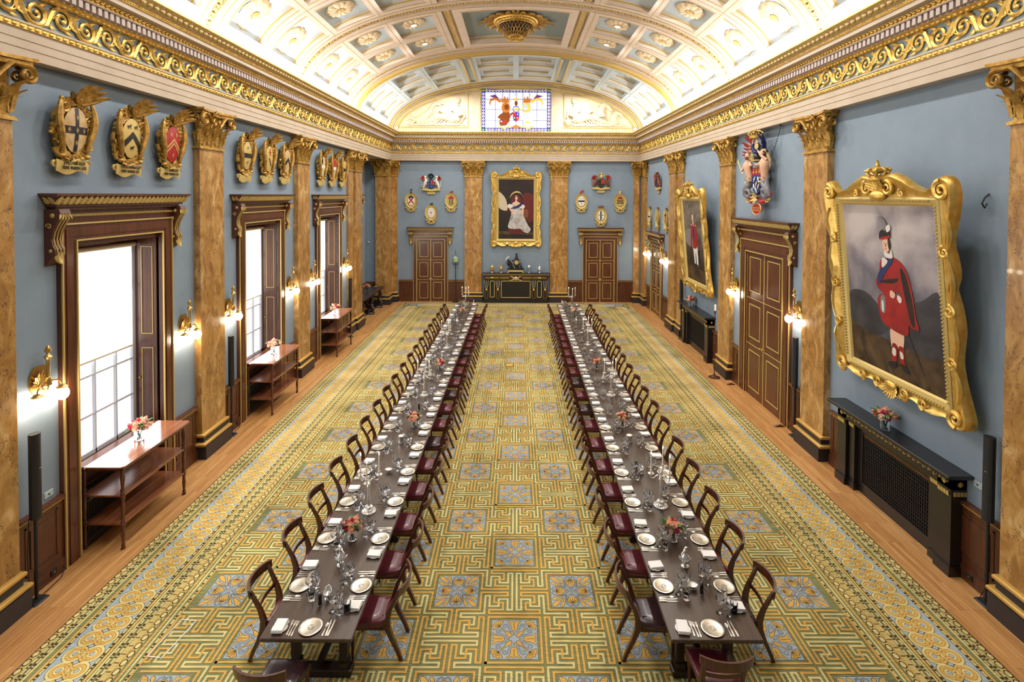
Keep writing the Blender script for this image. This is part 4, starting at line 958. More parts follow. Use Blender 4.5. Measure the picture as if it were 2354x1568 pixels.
for y, lb in ((7.12, 'black iron hook at the near upper corner of the red plaid portrait'), (9.95, 'black iron hook at the far upper corner of the red plaid portrait')):
    mb = MB().mat(BLACKM); mb.tube([(WR, y, 5.45), (WR - .06, y, 5.4), (WR - .1, y, 5.32), (WR - .06, y, 5.26), (WR - .03, y, 5.32)], .012, 5)
    tag(mb.build('picture_hook', smooth=60), lb, 'hook')
# ------------------------------------------------------------------ carved arms on the walls
def letters(tx, size, mt, parent, loc, sx=1.0):
    cu = bpy.data.curves.new('lettering', 'FONT'); cu.body = tx; cu.size = size; cu.align_x = 'CENTER'; cu.extrude = .002
    t = bpy.data.objects.new('lettering_source', cu); COL.objects.link(t); bpy.context.view_layer.update()
    me = bpy.data.meshes.new_from_object(t); bpy.data.objects.remove(t); me.materials.clear(); me.materials.append(mt)
    return meshobj('lettering', me, parent, loc, (pi / 2, 0, 0), (sx, 1, 1))
def cart(seed, W=.36, H=.5, field=None, charges=(), banner=True, lines=None, crest=1):
    rnd = random.Random(seed); r = thing('carved_coat_of_arms', 'x', 'coat of arms')
    m = MB().mat(GOLDD); n = 40; out = []
    for i in range(n):
        a = 2 * pi * i / n; k = 1 + .1 * sin(a * 5 + seed) + .06 * sin(a * 9 + seed * 2); out.append((W * k * cos(a), H * k * sin(a) * (.92 if sin(a) < 0 else 1)))
    m.prism(out, .06, 'y', -.07)
    for j in range(30):
        a = 2 * pi * j / 30 + rnd.uniform(-.1, .1); c = (W * 1.0 * cos(a), H * 1.0 * sin(a)); rr = rnd.uniform(.05, .1)
        m.tube([(x, -.09 - .05 * rnd.random() * 0 - .03 * (i / 13), z) for i, (x, z) in enumerate(spiral(c, rr, rnd.choice((1.2, 1.6)), 14, a + rnd.uniform(-1, 1), rnd.choice((-1, 1)), .2))], [.032 - .018 * i / 13 for i in range(14)], 5)
        if j % 2: leaf_blade(m, (W * .9 * cos(a), -.08, H * .9 * sin(a)), (cos(a), -.3, sin(a)), rnd.uniform(.09, .13), .09, (0, -1, 0), .6, 3)
    for s in (-1, 1):                         # dolphins / supporters hugging the sides
        pts = [(s * W * (.95 + .18 * sin(t * 5)), -.13 - .03 * sin(t * 3), H * (1.0 - 1.9 * t)) for t in [i / 12 for i in range(13)]]
        m.tube(pts, [.02 + .028 * sin(pi * (i / 12) ** .8) for i in range(13)], 7); m.sphere(pts[-1], .05, 8, 5, (1.1, 1, .8)); m.sphere(pts[0], .035, 7, 4)
    if crest:
        for k in range(7):
            a = -.4 + (k - 3) * .33 + .5; leaf_blade(m, (.08, -.12, H * .92), (sin(a), -.25, cos(a)), .34, .1, (0, -1, .0), .5, 4)
        m.tube([(-.3 * W, -.12, H), (-.1, -.15, H * 1.2), (.05, -.14, H * 1.05)], [.03, .045, .03], 6)
    m.build('carved_surround', r, 50)
    s = MB(); mats = field
    sw, sh = W * .78, H * .78
    def sp(x, z, o=0):   # bulging shield surface
        return (x * sw, -.105 - .05 * (1 - (x * x + z * z) * .5) - o, z * sh)
    s.mat(field); n = 24; rim = [(cos(2 * pi * i / n) * (1 if sin(2 * pi * i / n) > -.3 else .9), sin(2 * pi * i / n)) for i in range(n)]
    for k in range(3):
        a, b = k / 3, (k + 1) / 3
        s.rings([[sp(x * a, z * a) for x, z in rim], [sp(x * b, z * b) for x, z in rim]])
    for mt, pts in charges:
        s.mat(mt)
        if pts[0] == 'star':
            _, x, z, q = pts
            for i in range(3): a = pi * i / 3; d = (cos(a) * q, sin(a) * q); e = (-sin(a) * q * .13, cos(a) * q * .13); s.poly([sp(x - d[0] - e[0], z - d[1] - e[1], .008), sp(x + d[0] - e[0], z + d[1] - e[1], .008), sp(x + d[0] + e[0], z + d[1] + e[1], .008), sp(x - d[0] + e[0], z - d[1] + e[1], .008)])
        elif pts[0] == 'beast':
            _, x, z, q = pts; B = [(-1, .1), (-.9, .5), (-.5, .45), (.3, .5), (.6, .9), (1, .8), (.95, .45), (.7, .2), (.75, -.7), (.55, -.7), (.45, -.1), (-.3, -.1), (-.45, -.7), (-.65, -.7), (-.7, 0)]
            s.poly([sp(x + a * q, z + b * q * .8, .007) for a, b in B])
        else:
            # strips are split so they follow the bulge
            s.poly([sp(a, b, .005) for a, b in pts]) if len(pts) != 4 else [s.poly([sp(*(pts[0][j] + (pts[1][j] - pts[0][j]) * u for j in (0, 1)), .005), sp(*(pts[0][j] + (pts[1][j] - pts[0][j]) * v for j in (0, 1)), .005), sp(*(pts[3][j] + (pts[2][j] - pts[3][j]) * v for j in (0, 1)), .005), sp(*(pts[3][j] + (pts[2][j] - pts[3][j]) * u for j in (0, 1)), .005)]) for u, v in ((i / 6, (i + 1) / 6) for i in range(6))]
    s.build('shield', r, 30)
    if banner:
        b = MB().mat(BUFF if 0 else GOLDP); rs = []
        for i in range(15):
            t = -1 + i / 7; x = t * W * 1.02; y = -.12 - .012 * cos(t * 2.2) ; z = -H * 1.23 + .03 * sin(t * 4); rs.append([(x, y, z - .10), (x, y - .01, z), (x, y, z + .09 - .02 * abs(t)), (x, y + .02, z)])
        b.rings(rs, True, True)
        for s_ in (-1, 1): b.tube([(s_ * W * 1.02 + a, -.09, -H * 1.2 + c) for a, c in spiral((0, .02), .06, 1.2, 12, 0, s_)], .02, 5)
        bo = b.build('scroll_banner', r, 40)
        if lines:
            for k, tx in enumerate(lines):
                letters(tx, .072, BLACKH, bo, (0, -.144, -H * 1.23 + .015 - k * .068), min(1.0, W * 1.7 / (.045 * len(tx) + .01)))
    return r
CR = [(-.14, -.95), (-.14, .97), (.14, .97), (.14, -.95)]; BARX = [(-.98, -.16), (.98, -.16), (.98, .16), (-.98, .16)]
CHV = [(-.95, -.25), (0, .35), (0, .02), (-.9, -.6)]; CHV2 = [(0, .35), (.95, -.25), (.9, -.6), (0, .02)]
def put_arms(r, x, y, z, rz, label, group, lean=.06): r.location = (x, y, z); r.rotation_euler = (lean, 0, rz); r['label'] = label; r['group'] = group
LA_ = [(7.62, BUFF, [(BLACKH, CR), (BLACKH, BARX)] + [(BUFF, ('star', a, b, .12)) for a, b in ((0, 0), (-.6, 0), (.6, 0), (0, .55), (0, -.55))], ['JAMES PAIR ESQR', 'PRIME WARDN 1690'], 'black cross with stars, first above the nearest window'),
       (8.72, GOLDP, [(BLACKH, CHV), (BLACKH, CHV2), (BLACKH, ('beast', -.35, .55, .2)), (BLACKH, ('beast', .35, .55, .2)), (BLACKH, ('beast', 0, -.5, .2))], ['THOS BOORMAN ESQR', 'PRIME WARDN 1692'], 'black chevron and three beasts, middle above the nearest window'),
       (9.76, RED, [(GOLDP, CHV), (GOLDP, CHV2), (RED, [(-.9, -.36), (0, .24), (0, .12), (-.88, -.46)]), (RED, [(0, .24), (.9, -.36), (.88, -.46), (0, .12)]), (GOLDP, ('star', -.35, .55, .14)), (GOLDP, ('star', .35, .55, .14)), (GOLDP, ('star', 0, -.6, .14))], ['R. H. PARKER ESQR', 'PRIME WARDN 1697'], 'red shield with gold chevrons, third above the nearest window'),
       (12.45, GOLDP, [(BLACKH, BARX), (SCALE, ('beast', 0, .55, .2)), (SCALE, ('beast', 0, -.5, .2))], None, 'black bar on gold, first above the second window'),
       (13.55, GOLDP, [(RED, ('star', 0, .5, .3)), (BLACKH, [(-.2, .1), (.5, -.5), (.4, -.6), (-.3, 0)])], None, 'red bloom on gold, middle above the second window'),
       (14.62, BUFF, [(BLACKH, CHV), (BLACKH, CHV2)], None, 'dark chevron on buff, third above the second window'),
       (17.3, GOLDP, [(WHITEH, CR), (WHITEH, BARX), (BLACKH, [(-.95, .3), (-.2, .3), (-.2, .9), (-.5, .8)])], None, 'pale cross, first above the third window'),
       (18.38, BUFF, [(RED, [(-.95, .1), (.95, .1), (.95, .9), (-.95, .9)][::-1]), (WHITEH, BARX)], None, 'red upper half, middle above the third window'),
       (19.43, GOLDP, [(BLACKH, BARX)], None, 'slim black bar, third above the third window')]
for i, (y, f, ch, tx, lb) in enumerate(LA_):
    r = cart(i * 3 + 1, .27, .42, f, ch, True, tx); put_arms(r, WL + .03, y, 6.32, pi / 2, 'gilt carved coat of arms, ' + lb, 'carved coats of arms over the windows')
def oval_arms(seed, field, charges, crestm, kind=0):
    rnd = random.Random(seed); r = thing('painted_coat_of_arms', 'x', 'coat of arms'); W, H = .3, .4
    m = MB().mat(GOLDP); out = [(W * .86 * cos(2 * pi * i / 30), H * .86 * sin(2 * pi * i / 30)) for i in range(30)]; m.prism(out, .04, 'y', -.05)
    for j in range(26):
        a = 2 * pi * j / 26; leaf_blade(m, (W * .74 * cos(a), -.05, H * .74 * sin(a)), (cos(a) - .6 * sin(a), -.2, sin(a) + .6 * cos(a)) if sin(a) * 0 == 0 else (0, 0, 1), .13, .07, (0, -1, 0), .4, 3)
    for s in (-1, 1): m.tube([(s * (.04 + .26 * t), -.07, -H * .98 - .06 * sin(t * 5)) for t in [i / 8 for i in range(9)]], [.05 - .02 * i / 8 for i in range(9)], 6)
    m.build('wreath', r, 50)
    b = MB().mat(GOLDP); b.prism([(-.22, -.47), (-.2, -.53), (0, -.57), (.2, -.53), (.22, -.47), (.1, -.49), (-.1, -.49)], .03, 'y', -.07); b.build('scroll_banner', r, 0)
    s = MB().mat(field); s.prism([(W * .58 * cos(2 * pi * i / 24), H * .62 * sin(2 * pi * i / 24)) for i in range(24)], .03, 'y', -.09); y = -.092
    for mt, pts in charges: y -= .001; s.mat(mt); s.poly([(a * W * .58, y, b_ * H * .62) for a, b_ in pts])
    s.build('shield', r, 0)
    c = MB().mat(crestm); z = H * .9
    if kind == 0: c.sphere((0, -.06, z + .05), .07, 9, 6, (1.2, .6, .9)); c.tube([(-.05, -.06, z), (.02, -.07, z + .12), (.1, -.06, z + .1)], .022, 5)
    elif kind == 1: c.box(-.012, .012, -.07, -.05, z, z + .22); c.box(-.07, .07, -.07, -.05, z + .17, z + .2); c.lathe([(.08, 0), (.05, .05), (.001, .07)], 8, (0, -.06, z))
    elif kind == 2: c.sphere((0, -.06, z + .08), .075, 10, 6, (.8, .8, 1.2)); c.sphere((0, -.06, z - .0), .06, 8, 5)
    elif kind == 3:
        c.sphere((0, -.06, z + .08), .07, 9, 6, (.9, .6, 1.2))
        for s_ in (-1, 1): c.tube([(0, -.06, z + .02), (s_ * .1, -.07, z + .06), (s_ * .15, -.06, z + .14)], [.04, .03, .012], 5)
    else: c.tube([(-.08, -.06, z), (-.02, -.06, z + .1), (.06, -.06, z + .18), (.15, -.06, z + .14)], [.05, .04, .03, .012], 6)
    c.build('crest', r, 50); return r
XS = lambda px: (px - 1187.6) * 26.5 / 1208; ZS = lambda py: 5.4 - (py - 449.5) * 26.5 / 1208
STR = lambda a, b, c, d: [(a, c), (b, c), (b, d), (a, d)]
sal = [(RED, [(-.8, .55), (-.6, .75), (.8, -.55), (.6, -.75)]), (RED, [(.8, .55), (.6, .75), (-.8, -.55), (-.6, -.75)]), (GREENH, [(-.85, .5), (.85, .5), (.5, .85), (0, .98), (-.5, .85)])]
pal = [(BLACKH, STR(-.6, -.35, -.75, .4)), (BLACKH, STR(-.12, .12, -.95, .4)), (BLACKH, STR(.35, .6, -.75, .4)), (RED, [(-.9, .4), (.9, .4), (.55, .82), (0, .98), (-.55, .82)])]
dots = [(BLACKH, [(x + .06 * cos(2 * pi * i / 6), z + .06 * sin(2 * pi * i / 6)) for i in range(6)]) for x, z in ((-.5, .45), (0, .6), (.5, .45), (-.6, 0), (.6, 0), (-.4, -.5), (.4, -.5), (0, -.7))] + [(BROWNH, [(-.15, .2), (.15, .2), (.12, -.15), (0, -.3), (-.12, -.15)])]
fess = [(BLACKH, STR(-.95, .95, -.16, .16)), (BLACKH, [(-.5, .65), (-.35, .35), (-.2, .65), (-.35, .55)]), (BLACKH, [(.5, .65), (.35, .35), (.2, .65), (.35, .55)]), (BLACKH, [(-.15, -.3), (0, -.75), (.15, -.3), (0, -.4)])]
wav = [(RED, [(-.85, .45), (.85, .45), (.5, .85), (0, .98), (-.5, .85)])] + [(BLACKH, [(-.95 + 1.9 * i / 10, z + .06 * sin(i * 1.8)) for i in range(11)] + [(.95 - 1.9 * i / 10, z - .16 + .06 * sin((10 - i) * 1.8)) for i in range(11)]) for z in (.3, 0, -.3)]
pale2 = [(GREENH, STR(-.2, .2, -.9, .92)), (BLACKH, [(-.75, .2), (-.35, .2), (-.55, -.1)]), (BLACKH, [(.75, .2), (.35, .2), (.55, -.1)])]
for seed, px, py, f, ch, cm, k, lb in ((11, 945, 462, WHITEH, sal, BLACKH, 1, 'red saltire shield, left of four over the left end-wall door'), (12, 1037, 462, GOLDP, pal, BROWNH, 0, 'striped red-topped shield, right of four over the left end-wall door'), (13, 991, 490, WHITEH, dots, GREENH, 0, 'white dotted shield, lowest over the left end-wall door'),
                                     (14, 1337, 462, WHITEH, fess, RED, 4, 'black bar shield, left of four over the right end-wall door'), (15, 1426, 462, GOLDP, wav, GOLDP, 2, 'wavy barred shield, right of four over the right end-wall door'), (16, 1382, 495, WHITEH, pale2, BROWNH, 3, 'green pale shield, lowest over the right end-wall door')):
    r = oval_arms(seed, f, ch, cm, k); put_arms(r, XS(px), YF - .02, ZS(py) , 0, 'painted coat of arms with ' + lb, 'oval coats of arms', 0)
for y, f, ch, lb in ((25.04, WHITEH, fess, 'farthest of three over the small side door'), (23.64, GOLDP, dots, 'middle of three over the small side door'), (22.3, BUFF, sal, 'nearest of three over the small side door')):
    r = oval_arms(int(y), f, ch, BROWNH, 0); put_arms(r, WR, y, 4.42, -pi / 2, 'gilt oval coat of arms, ' + lb, 'oval coats of arms', 0)
def supported(seed, body, main, top, wings, lab, x, y, z, rz, sc=1.0):
    r = thing('achievement_of_arms', lab, 'coat of arms', (x, y, z), rz); r.scale = (sc, sc, sc)
    m = MB().mat(main[0]); m.prism([(-.17, .18), (.17, .18), (.18, -.05), (.1, -.2), (0, -.27), (-.1, -.2), (-.18, -.05)], .05, 'y', -.1)
    y0 = -.103; m.mat(main[1]); m.poly([(a, y0, b) for a, b in [(0, .17), (.165, .17), (.17, -.04), (0, -.04)]])
    m.mat(main[2])
    for i in range(9): m.sphere((-.12 + .12 * (i % 3), -.105, .12 - .12 * (i // 3)), .018, 5, 3)
    m.build('shield', r, 0)
    for s in (-1, 1):
        m = MB().mat(body)
        m.tube([(s * .36, -.07, -.22), (s * .34, -.09, -.06), (s * .28, -.11, .08), (s * .24, -.12, .2), (s * .3, -.12, .3)], [.035, .07, .075, .055, .04], 8)
        m.sphere((s * .27, -.13, .34), .055, 8, 6, (1.3, 1, 1)); m.tube([(s * .26, -.12, .12), (s * .18, -.14, .12), (s * .14, -.14, .2)], .022, 5); m.tube([(s * .3, -.1, .02), (s * .2, -.14, -.02)], .022, 5)
        m.tube([(s * .38, -.08, -.2), (s * .46, -.07, -.1), (s * .44, -.07, .06), (s * .5, -.06, .14)], .014, 5); m.build('supporter', r, 55)
        w = MB().mat(wings)
        for k in range(5): leaf_blade(w, (s * .28, -.08, .2), (s * (.4 + .2 * k), -.1, 1 - .22 * k), .24, .07, (0, -1, 0), .3, 3)
        w.build('mantling', r, 50)
    m = MB().mat(top); m.sphere((0, -.1, .32), .09, 10, 6, (1, .7, 1.1)); m.sphere((0, -.1, .46), .06, 8, 5)
    for s in (-1, 1):
        for k in range(4): leaf_blade(m, (0, -.09, .32), (s * (1 - .2 * k), -.2, .3 + .3 * k), .2, .06, (0, -1, 0), .4, 3)
    m.build('helm_and_crest', r, 50)
    m = MB().mat(GOLDP); m.prism([(-.45, -.3), (-.42, -.22), (-.2, -.2), (0, -.26), (.2, -.2), (.42, -.22), (.45, -.3), (.2, -.33), (0, -.36), (-.2, -.33)], .06, 'y', -.1)
    m.prism([(-.2, -.38), (.2, -.38), (.18, -.48), (0, -.5), (-.18, -.48)], .03, 'y', -.06); m.build('compartment', r, 0); return r
supported(1, WHITEH, (BLUEH, RED, WHITEH), GREENH, RED, 'coat of arms with two white hounds, topmost over the left end-wall door', XS(991), YF - .02, ZS(424), 0, 1.05)
supported(2, BROWNH, (BLACKH, RED, GOLDP), GOLDP, RED, 'coat of arms with two brown beasts, topmost over the right end-wall door', XS(1382), YF - .02, ZS(420), 0, 1.0)
supported(3, BROWNH, (BLUEH, GOLDP, RED), BROWNH, RED, 'dark carved coat of arms, topmost over the small side door', WR, 23.6, 6.0, -pi / 2, .95)
# the great carved arms with merman and mermaid
def great_arms():
    r = thing('carved_achievement_of_arms', 'great carved coat of arms with merman and mermaid above the tall double door', 'coat of arms', (WR - .03, 13.5, 5.92), -pi / 2)
    m = MB().mat(BLUEH); m.prism([(-.2, .22), (.2, .22), (.23, -.1), (.14, -.36), (0, -.48), (-.14, -.36), (-.23, -.1)], .07, 'y', -.22)
    m.mat(RED); m.poly([(a, -.2215, b) for a, b in [(-.2, .22), (.2, .22), (.205, .04), (-.205, .04)]])
    m.mat(GOLDP)
    for k in range(3): m.box(-.15 + k * .12, -.09 + k * .12, -.235, -.22, .09, .12); m.box(-.13 + k * .12, -.11 + k * .12, -.235, -.22, .12, .19)
    m.mat(WHITEH)
    for x, z, a in ((-.08, -.08, .5), (.08, -.08, -.5), (0, -.2, .5), (-.09, -.26, -.5), (.09, -.26, .4), (0, -.36, -.4)): m.tube([(x - .06 * sin(a), -.232, z - .07), (x, -.238, z), (x + .06 * sin(a), -.232, z + .07)], [.008, .02, .008], 5)
    m.build('shield', r, 0)
    for s, hairm in ((-1, BROWNH), (1, BUFF)):
        m = MB().mat(FLESH)
        m.tube([(s * .3, -.2, -.12), (s * .31, -.22, .04), (s * .33, -.24, .2), (s * .34, -.25, .34), (s * .32, -.25, .42), (s * .31, -.25, .47)], [.085, .08, .1, .115, .06, .04], 12); m.sphere((s * .3, -.27, .55), .075, 12, 8, (.85, 1, 1.15))
        m.sphere((s * .29, -.345, .54), .012, 6, 4)
        m.tube([(s * .25, -.25, .36), (s * .16, -.29, .28), (s * .06, -.3, .3)], [.045, .036, .024], 8)
        if s < 0: m.tube([(s * .44, -.25, .36), (s * .52, -.27, .22), (s * .56, -.3, .16)], [.045, .036, .026], 8)
        else: m.tube([(s * .42, -.25, .38), (s * .34, -.33, .5), (s * .24, -.34, .62)], [.042, .034, .024], 8)
        bo = m.build('merman' if s < 0 else 'mermaid', r, 55)
        m = MB().mat(hairm); m.sphere((s * .31, -.24, .59), .085, 10, 6, (1, 1, 1)); m.tube([(s * .35, -.2, .58), (s * .4, -.17, .4), (s * .42, -.16, .2)], [.05, .05, .02], 6)
        if s < 0: m.tube([(s * .28, -.33, .51), (s * .27, -.33, .44)], [.04, .02], 6)
        m.build('hair', bo, 55)
        m = MB().mat(SCALE); m.tube([(s * .3, -.2, -.1), (s * .34, -.22, -.22), (s * .44, -.24, -.34), (s * .46, -.22, -.48), (s * .34, -.2, -.54), (s * .26, -.22, -.44), (s * .3, -.26, -.34), (s * .38, -.28, -.36)], [.09, .095, .085, .075, .065, .055, .045, .03], 10); m.build('fish_tail', bo, 55)
        m = MB().mat(GOLDP)
        if s > 0: m.lathe([(.001, -.012), (.075, -.008), (.075, .008), (.001, .012)], 16, (0, 0, 0)); m.v = [(s * .2 + a, -.36 + c, .74 + b) for a, b, c in m.v]; m.tube([(s * .22, -.35, .66), (s * .23, -.34, .6)], .012, 5)
        else: m.tube([(s * .5, -.3, .08), (s * .74, -.28, .42)], .012, 5); m.lathe([(.03, 0), (.001, .1)], 6, (s * .74, -.28, .4))
        for k in range(6): leaf_blade(m, (s * .3, -.2, -.1), (sin(k * 1.05), -.5, cos(k * 1.05)), .14, .06, (0, -1, 0), .5, 3)
        m.build('mirror' if s > 0 else 'spear', bo, 50)
        m = MB().mat(RED if s < 0 else BLUEH)
        for k in range(9): leaf_blade(m, (s * .1 + s * .05 * (k % 3), -.14, .42 + .03 * k), (s * (.9 - .08 * k), -.1 - .1 * (k % 2), .3 + .12 * k), .34 + .02 * k, .1, (0, -1, 0), .45, 4)
        m.mat(GOLDP if s < 0 else WHITEH)
        for k in range(5): leaf_blade(m, (s * .1, -.17, .46 + .06 * k), (s, -.3, .1 + .25 * k), .22, .07, (0, -1, 0), .5, 3)
        m.build('mantling', r, 50)
    m = MB().mat(BLACKH); m.sphere((0, -.24, .48), .11, 12, 8, (1, 1, 1.1)); m.mat(GOLDP); m.tube([(.11 * cos(a), -.24 + .11 * sin(a), .4) for a in [2 * pi * i / 16 for i in range(17)]], .022, 5)
    for k in range(4): m.tube([(-.06 + .04 * k, -.35, .42), (-.06 + .04 * k, -.36, .52)], .009, 4)
    m.build('helmet', r, 50)
    m = MB().mat(BLUEH)
    for s in (-1, 1): m.tube([(s * .05, -.24, .6), (s * .13, -.26, .72), (s * .1, -.27, .84)], [.05, .05, .035], 8)
    m.mat(FLESH)
    for s in (-1, 1): m.tube([(s * .1, -.27, .84), (s * .07, -.27, .93), (s * .05, -.27, .98)], [.032, .028, .02], 8)
    m.build('crest_arms', r, 50)
    m = MB().mat(GOLD); m.T = Matrix.Translation((0, -.27, .97)); m.lathe([(.13, 0), (.14, .02), (.13, .06), (.135, .07)], 16)
    for k in range(8): a = 2 * pi * k / 8; m.tube([(.13 * cos(a), .13 * sin(a), .06), (.17 * cos(a), .17 * sin(a), .13), (.1 * cos(a), .1 * sin(a), .19), (0, 0, .2)], .014, 5); m.sphere((.16 * cos(a), .16 * sin(a), .13), .026, 6, 4)
    m.sphere((0, 0, .22), .035, 8, 5); m.build('crown', r, 50)
    m = MB().mat(RED)
    for s in (-1, 1):
        rs = []
        for i in range(9): t = i / 8; x = s * (.05 + .5 * t); z = -.56 - .1 * sin(t * 5); rs.append([(x, -.2 - .03 * sin(t * 6), z - .06), (x, -.22 - .03 * sin(t * 6), z), (x, -.2 - .03 * sin(t * 6), z + .06), (x, -.17, z)])
        m.rings(rs, True, True)
    m.prism([(.17 * cos(2 * pi * i / 16) * (1 + .08 * cos(4 * 2 * pi * i / 16)), -.84 + .13 * sin(2 * pi * i / 16)) for i in range(16)], .05, 'y', -.22); bo = m.build('scroll_banner', r, 30)
    m = MB().mat(GOLDP); m.tube([(.185 * cos(2 * pi * i / 24), -.215, -.84 + .145 * sin(2 * pi * i / 24)) for i in range(25)], .016, 5)
    for k in range(8): leaf_blade(m, (0, -.2, -.55), (sin(k * .8), -.4, cos(k * .8)), .16, .07, (0, -1, 0), .5, 3)
    for s in (-1, 1): m.tube([(s * .4 + a, -.2, -.6 + b) for a, b in spiral((0, 0), .1, 1.5, 14, 0, s)], .02, 5)
    m.build('gilt_edging', bo, 50)
    for k, tx in enumerate(('ANNO DOMINI', 'MDCCCXXXVI')):
        letters(tx, .058, GOLDP, bo, (0, -.222, -.835 - k * .06), .72)
    m = MB().mat(BLACKM)
    for i in range(9): t = i / 9; m.tube([(.48 + .12 * t, -.1 + .08 * t, .62 + .55 * t), (.48 + .12 * (t + .08), -.1 + .08 * t, .62 + .55 * (t + .08))], .012, 4)
    m.sphere((.6, -.03, 1.2), .03, 6, 4); m.build('hanging_chain', r, 40)
    r.scale = (1.35, 1, 1)
    return r
great_arms()
# ------------------------------------------------------------------ lunette reliefs and stained glass
def relief(side, label):
    r = thing('relief_panel', label, 'relief sculpture', (XC + side * 2.42, YF + .0, 8.82)); s = side
    m = MB().mat(RELIEF)
    B = lambda pts, rad, n=8: m.tube([(s * x, -.06, z) for x, z in pts], rad, n, flat=.7, up=(0, 1, 0))
    m.box(s * .02, s * 3.3, -.015, 0, 0, .06)
    # reclining nude torso leaning on an urn, legs stretched outwards
    B([(.42, .55), (.5, .75), (.62, .98), (.58, 1.12)], [.2, .22, .24, .1], 10); B([(.5, 1.1), (.52, 1.2)], [.07, .06]); m.sphere((s * .53, -.09, 1.32), .13, 12, 8, (.85, .8, 1.15)); m.sphere((s * .48, -.07, 1.35), .13, 10, 6, (.8, .7, 1.1))
    B([(.45, 1.02), (.25, .8), (.15, .52), (.3, .38)], [.08, .075, .06, .04]); B([(.72, 1.0), (.9, .78), (1.1, .66), (1.25, .68)], [.085, .07, .055, .04])
    B([(.45, .5), (.8, .42), (1.25, .55), (1.6, .5), (2.0, .34), (2.35, .22)], [.2, .19, .15, .12, .08, .05], 10); B([(.6, .45), (1.1, .75), (1.45, .92), (1.6, .7), (1.75, .4), (1.95, .25)], [.17, .16, .12, .11, .08, .05], 10)
    rnd = random.Random(5 + s)
    for k in range(16):
        x = .2 + .14 * k; B([(x, .5 - .1 * rnd.random()), (x + .12, .3 + .06 * sin(k)), (x + .3, .16), (x + .55, .12 + .03 * sin(k))], [.02, .045, .04, .02], 5)
    if s < 0:      # a swan-necked creature behind the knees
        B([(2.6, .3), (2.2, .5), (1.9, .8), (1.75, 1.1), (1.55, 1.2), (1.35, 1.05)], [.16, .2, .14, .1, .1, .05], 8); B([(2.9, .15), (2.6, .35), (2.9, .5), (3.1, .35)], [.06, .12, .08, .04]); B([(1.9, 1.0), (1.6, 1.25), (1.2, 1.15)], [.03, .07, .03])
    else:          # two horse heads rising on the outer side
        for dx, dz, q in ((2.0, .35, 1), (2.65, -.02, .85)):
            B([(dx - .1, .2 + dz), (dx - .15, .55 + dz), (dx, .8 + dz), (dx + .22 * q, .72 + dz), (dx + .42 * q, .5 + dz)], [.22 * q, .2 * q, .13 * q, .12 * q, .07 * q], 9)
            for k in range(5): B([(dx - .12 + .05 * k, .82 + dz - .02 * k), (dx - .3 + .03 * k, .75 + dz - .12 * k)], [.03, .015], 4)
        B([(1.5, .75), (1.8, .95), (2.1, .8)], [.05, .09, .05])
        m.sphere((s * .22, -.07, .28), .17, 12, 8, (1, .7, 1)); m.tube([(s * (.22 + .1 * cos(2 * pi * i / 12)), -.17, .28 + .1 * sin(2 * pi * i / 12)) for i in range(13)], .02, 5)
    for k in range(14): x = .1 + .22 * k; B([(x, .1), (x + .1, .14 + .03 * sin(k * 2)), (x + .22, .1)], [.02, .035, .02], 5)
    m.build('carved_figures', r, 60); return r
relief(-1, 'pale carved relief of a reclining woman, left of the stained glass window'); relief(1, 'pale carved relief of a reclining bearded man with horses, right of stained glass window')
SGW = glow('stained_glass_clear', (222, 228, 252), .5)
def sg(name, c, s=.30): return glow('stained_glass_' + name, c, s)
SGB, SGP, SGO, SGR, SGN, SGY, SGT, SGG = sg('blue', (40, 60, 190)), sg('plum', (110, 60, 110)), sg('amber', (200, 120, 40)), sg('red', (210, 40, 50)), sg('brown', (130, 66, 24)), sg('yellow', (240, 200, 80)), sg('teal', (30, 90, 100)), sg('grey', (160, 165, 190), 1.0)
LEAD = simple('lead_came', (40, 42, 66), .5)
w = sroot('window_4', (XC + .01, YF + .08, 8.64)); Wd, Hd = 1.745, 2.15
m = MB().mat(SGW); m.box(-Wd, Wd, 0, .02, 0, Hd); m.build('window_pane', w, 0)
m = MB(); yy = [-.001]
def gp(mt, pts): yy[0] -= .00012; m.mat(mt).poly([(a, yy[0], b) for a, b in pts])
def gc(mt, x, z, rx, rz_=None, n=14): gp(mt, [(x + rx * cos(2 * pi * i / n), z + (rz_ or rx) * sin(2 * pi * i / n)) for i in range(n)])
for a, b, c, d in ((-Wd, Wd, 0, .17), (-Wd, Wd, Hd - .17, Hd), (-Wd, -Wd + .17, .17, Hd - .17), (Wd - .17, Wd, .17, Hd - .17)): gp(SGB, [(a, c), (b, c), (b, d), (a, d)])
for i in range(20):
    x = -Wd + .25 + i * (2 * Wd - .5) / 19
    for z in (.085, Hd - .085): gc(SGP if i % 2 else SGB, x + .08, z, .08, .07, 8); gc(SGW, x, z, .062); gc(SGP, x, z, .03)
for i in range(11):
    z = .27 + i * (Hd - .54) / 10
    for x in (-Wd + .085, Wd - .085): gc(SGP if i % 2 else SGB, x, z + .08, .07, .06, 8); gc(SGW, x, z, .065); gc(SGP, x, z, .03)
for x in (-Wd + .085, Wd - .085):
    for z in (.085, Hd - .085): gp(SGT, [(x - .085, z - .085), (x + .085, z - .085), (x + .085, z + .085), (x - .085, z + .085)]); gc(SGW, x, z, .035)
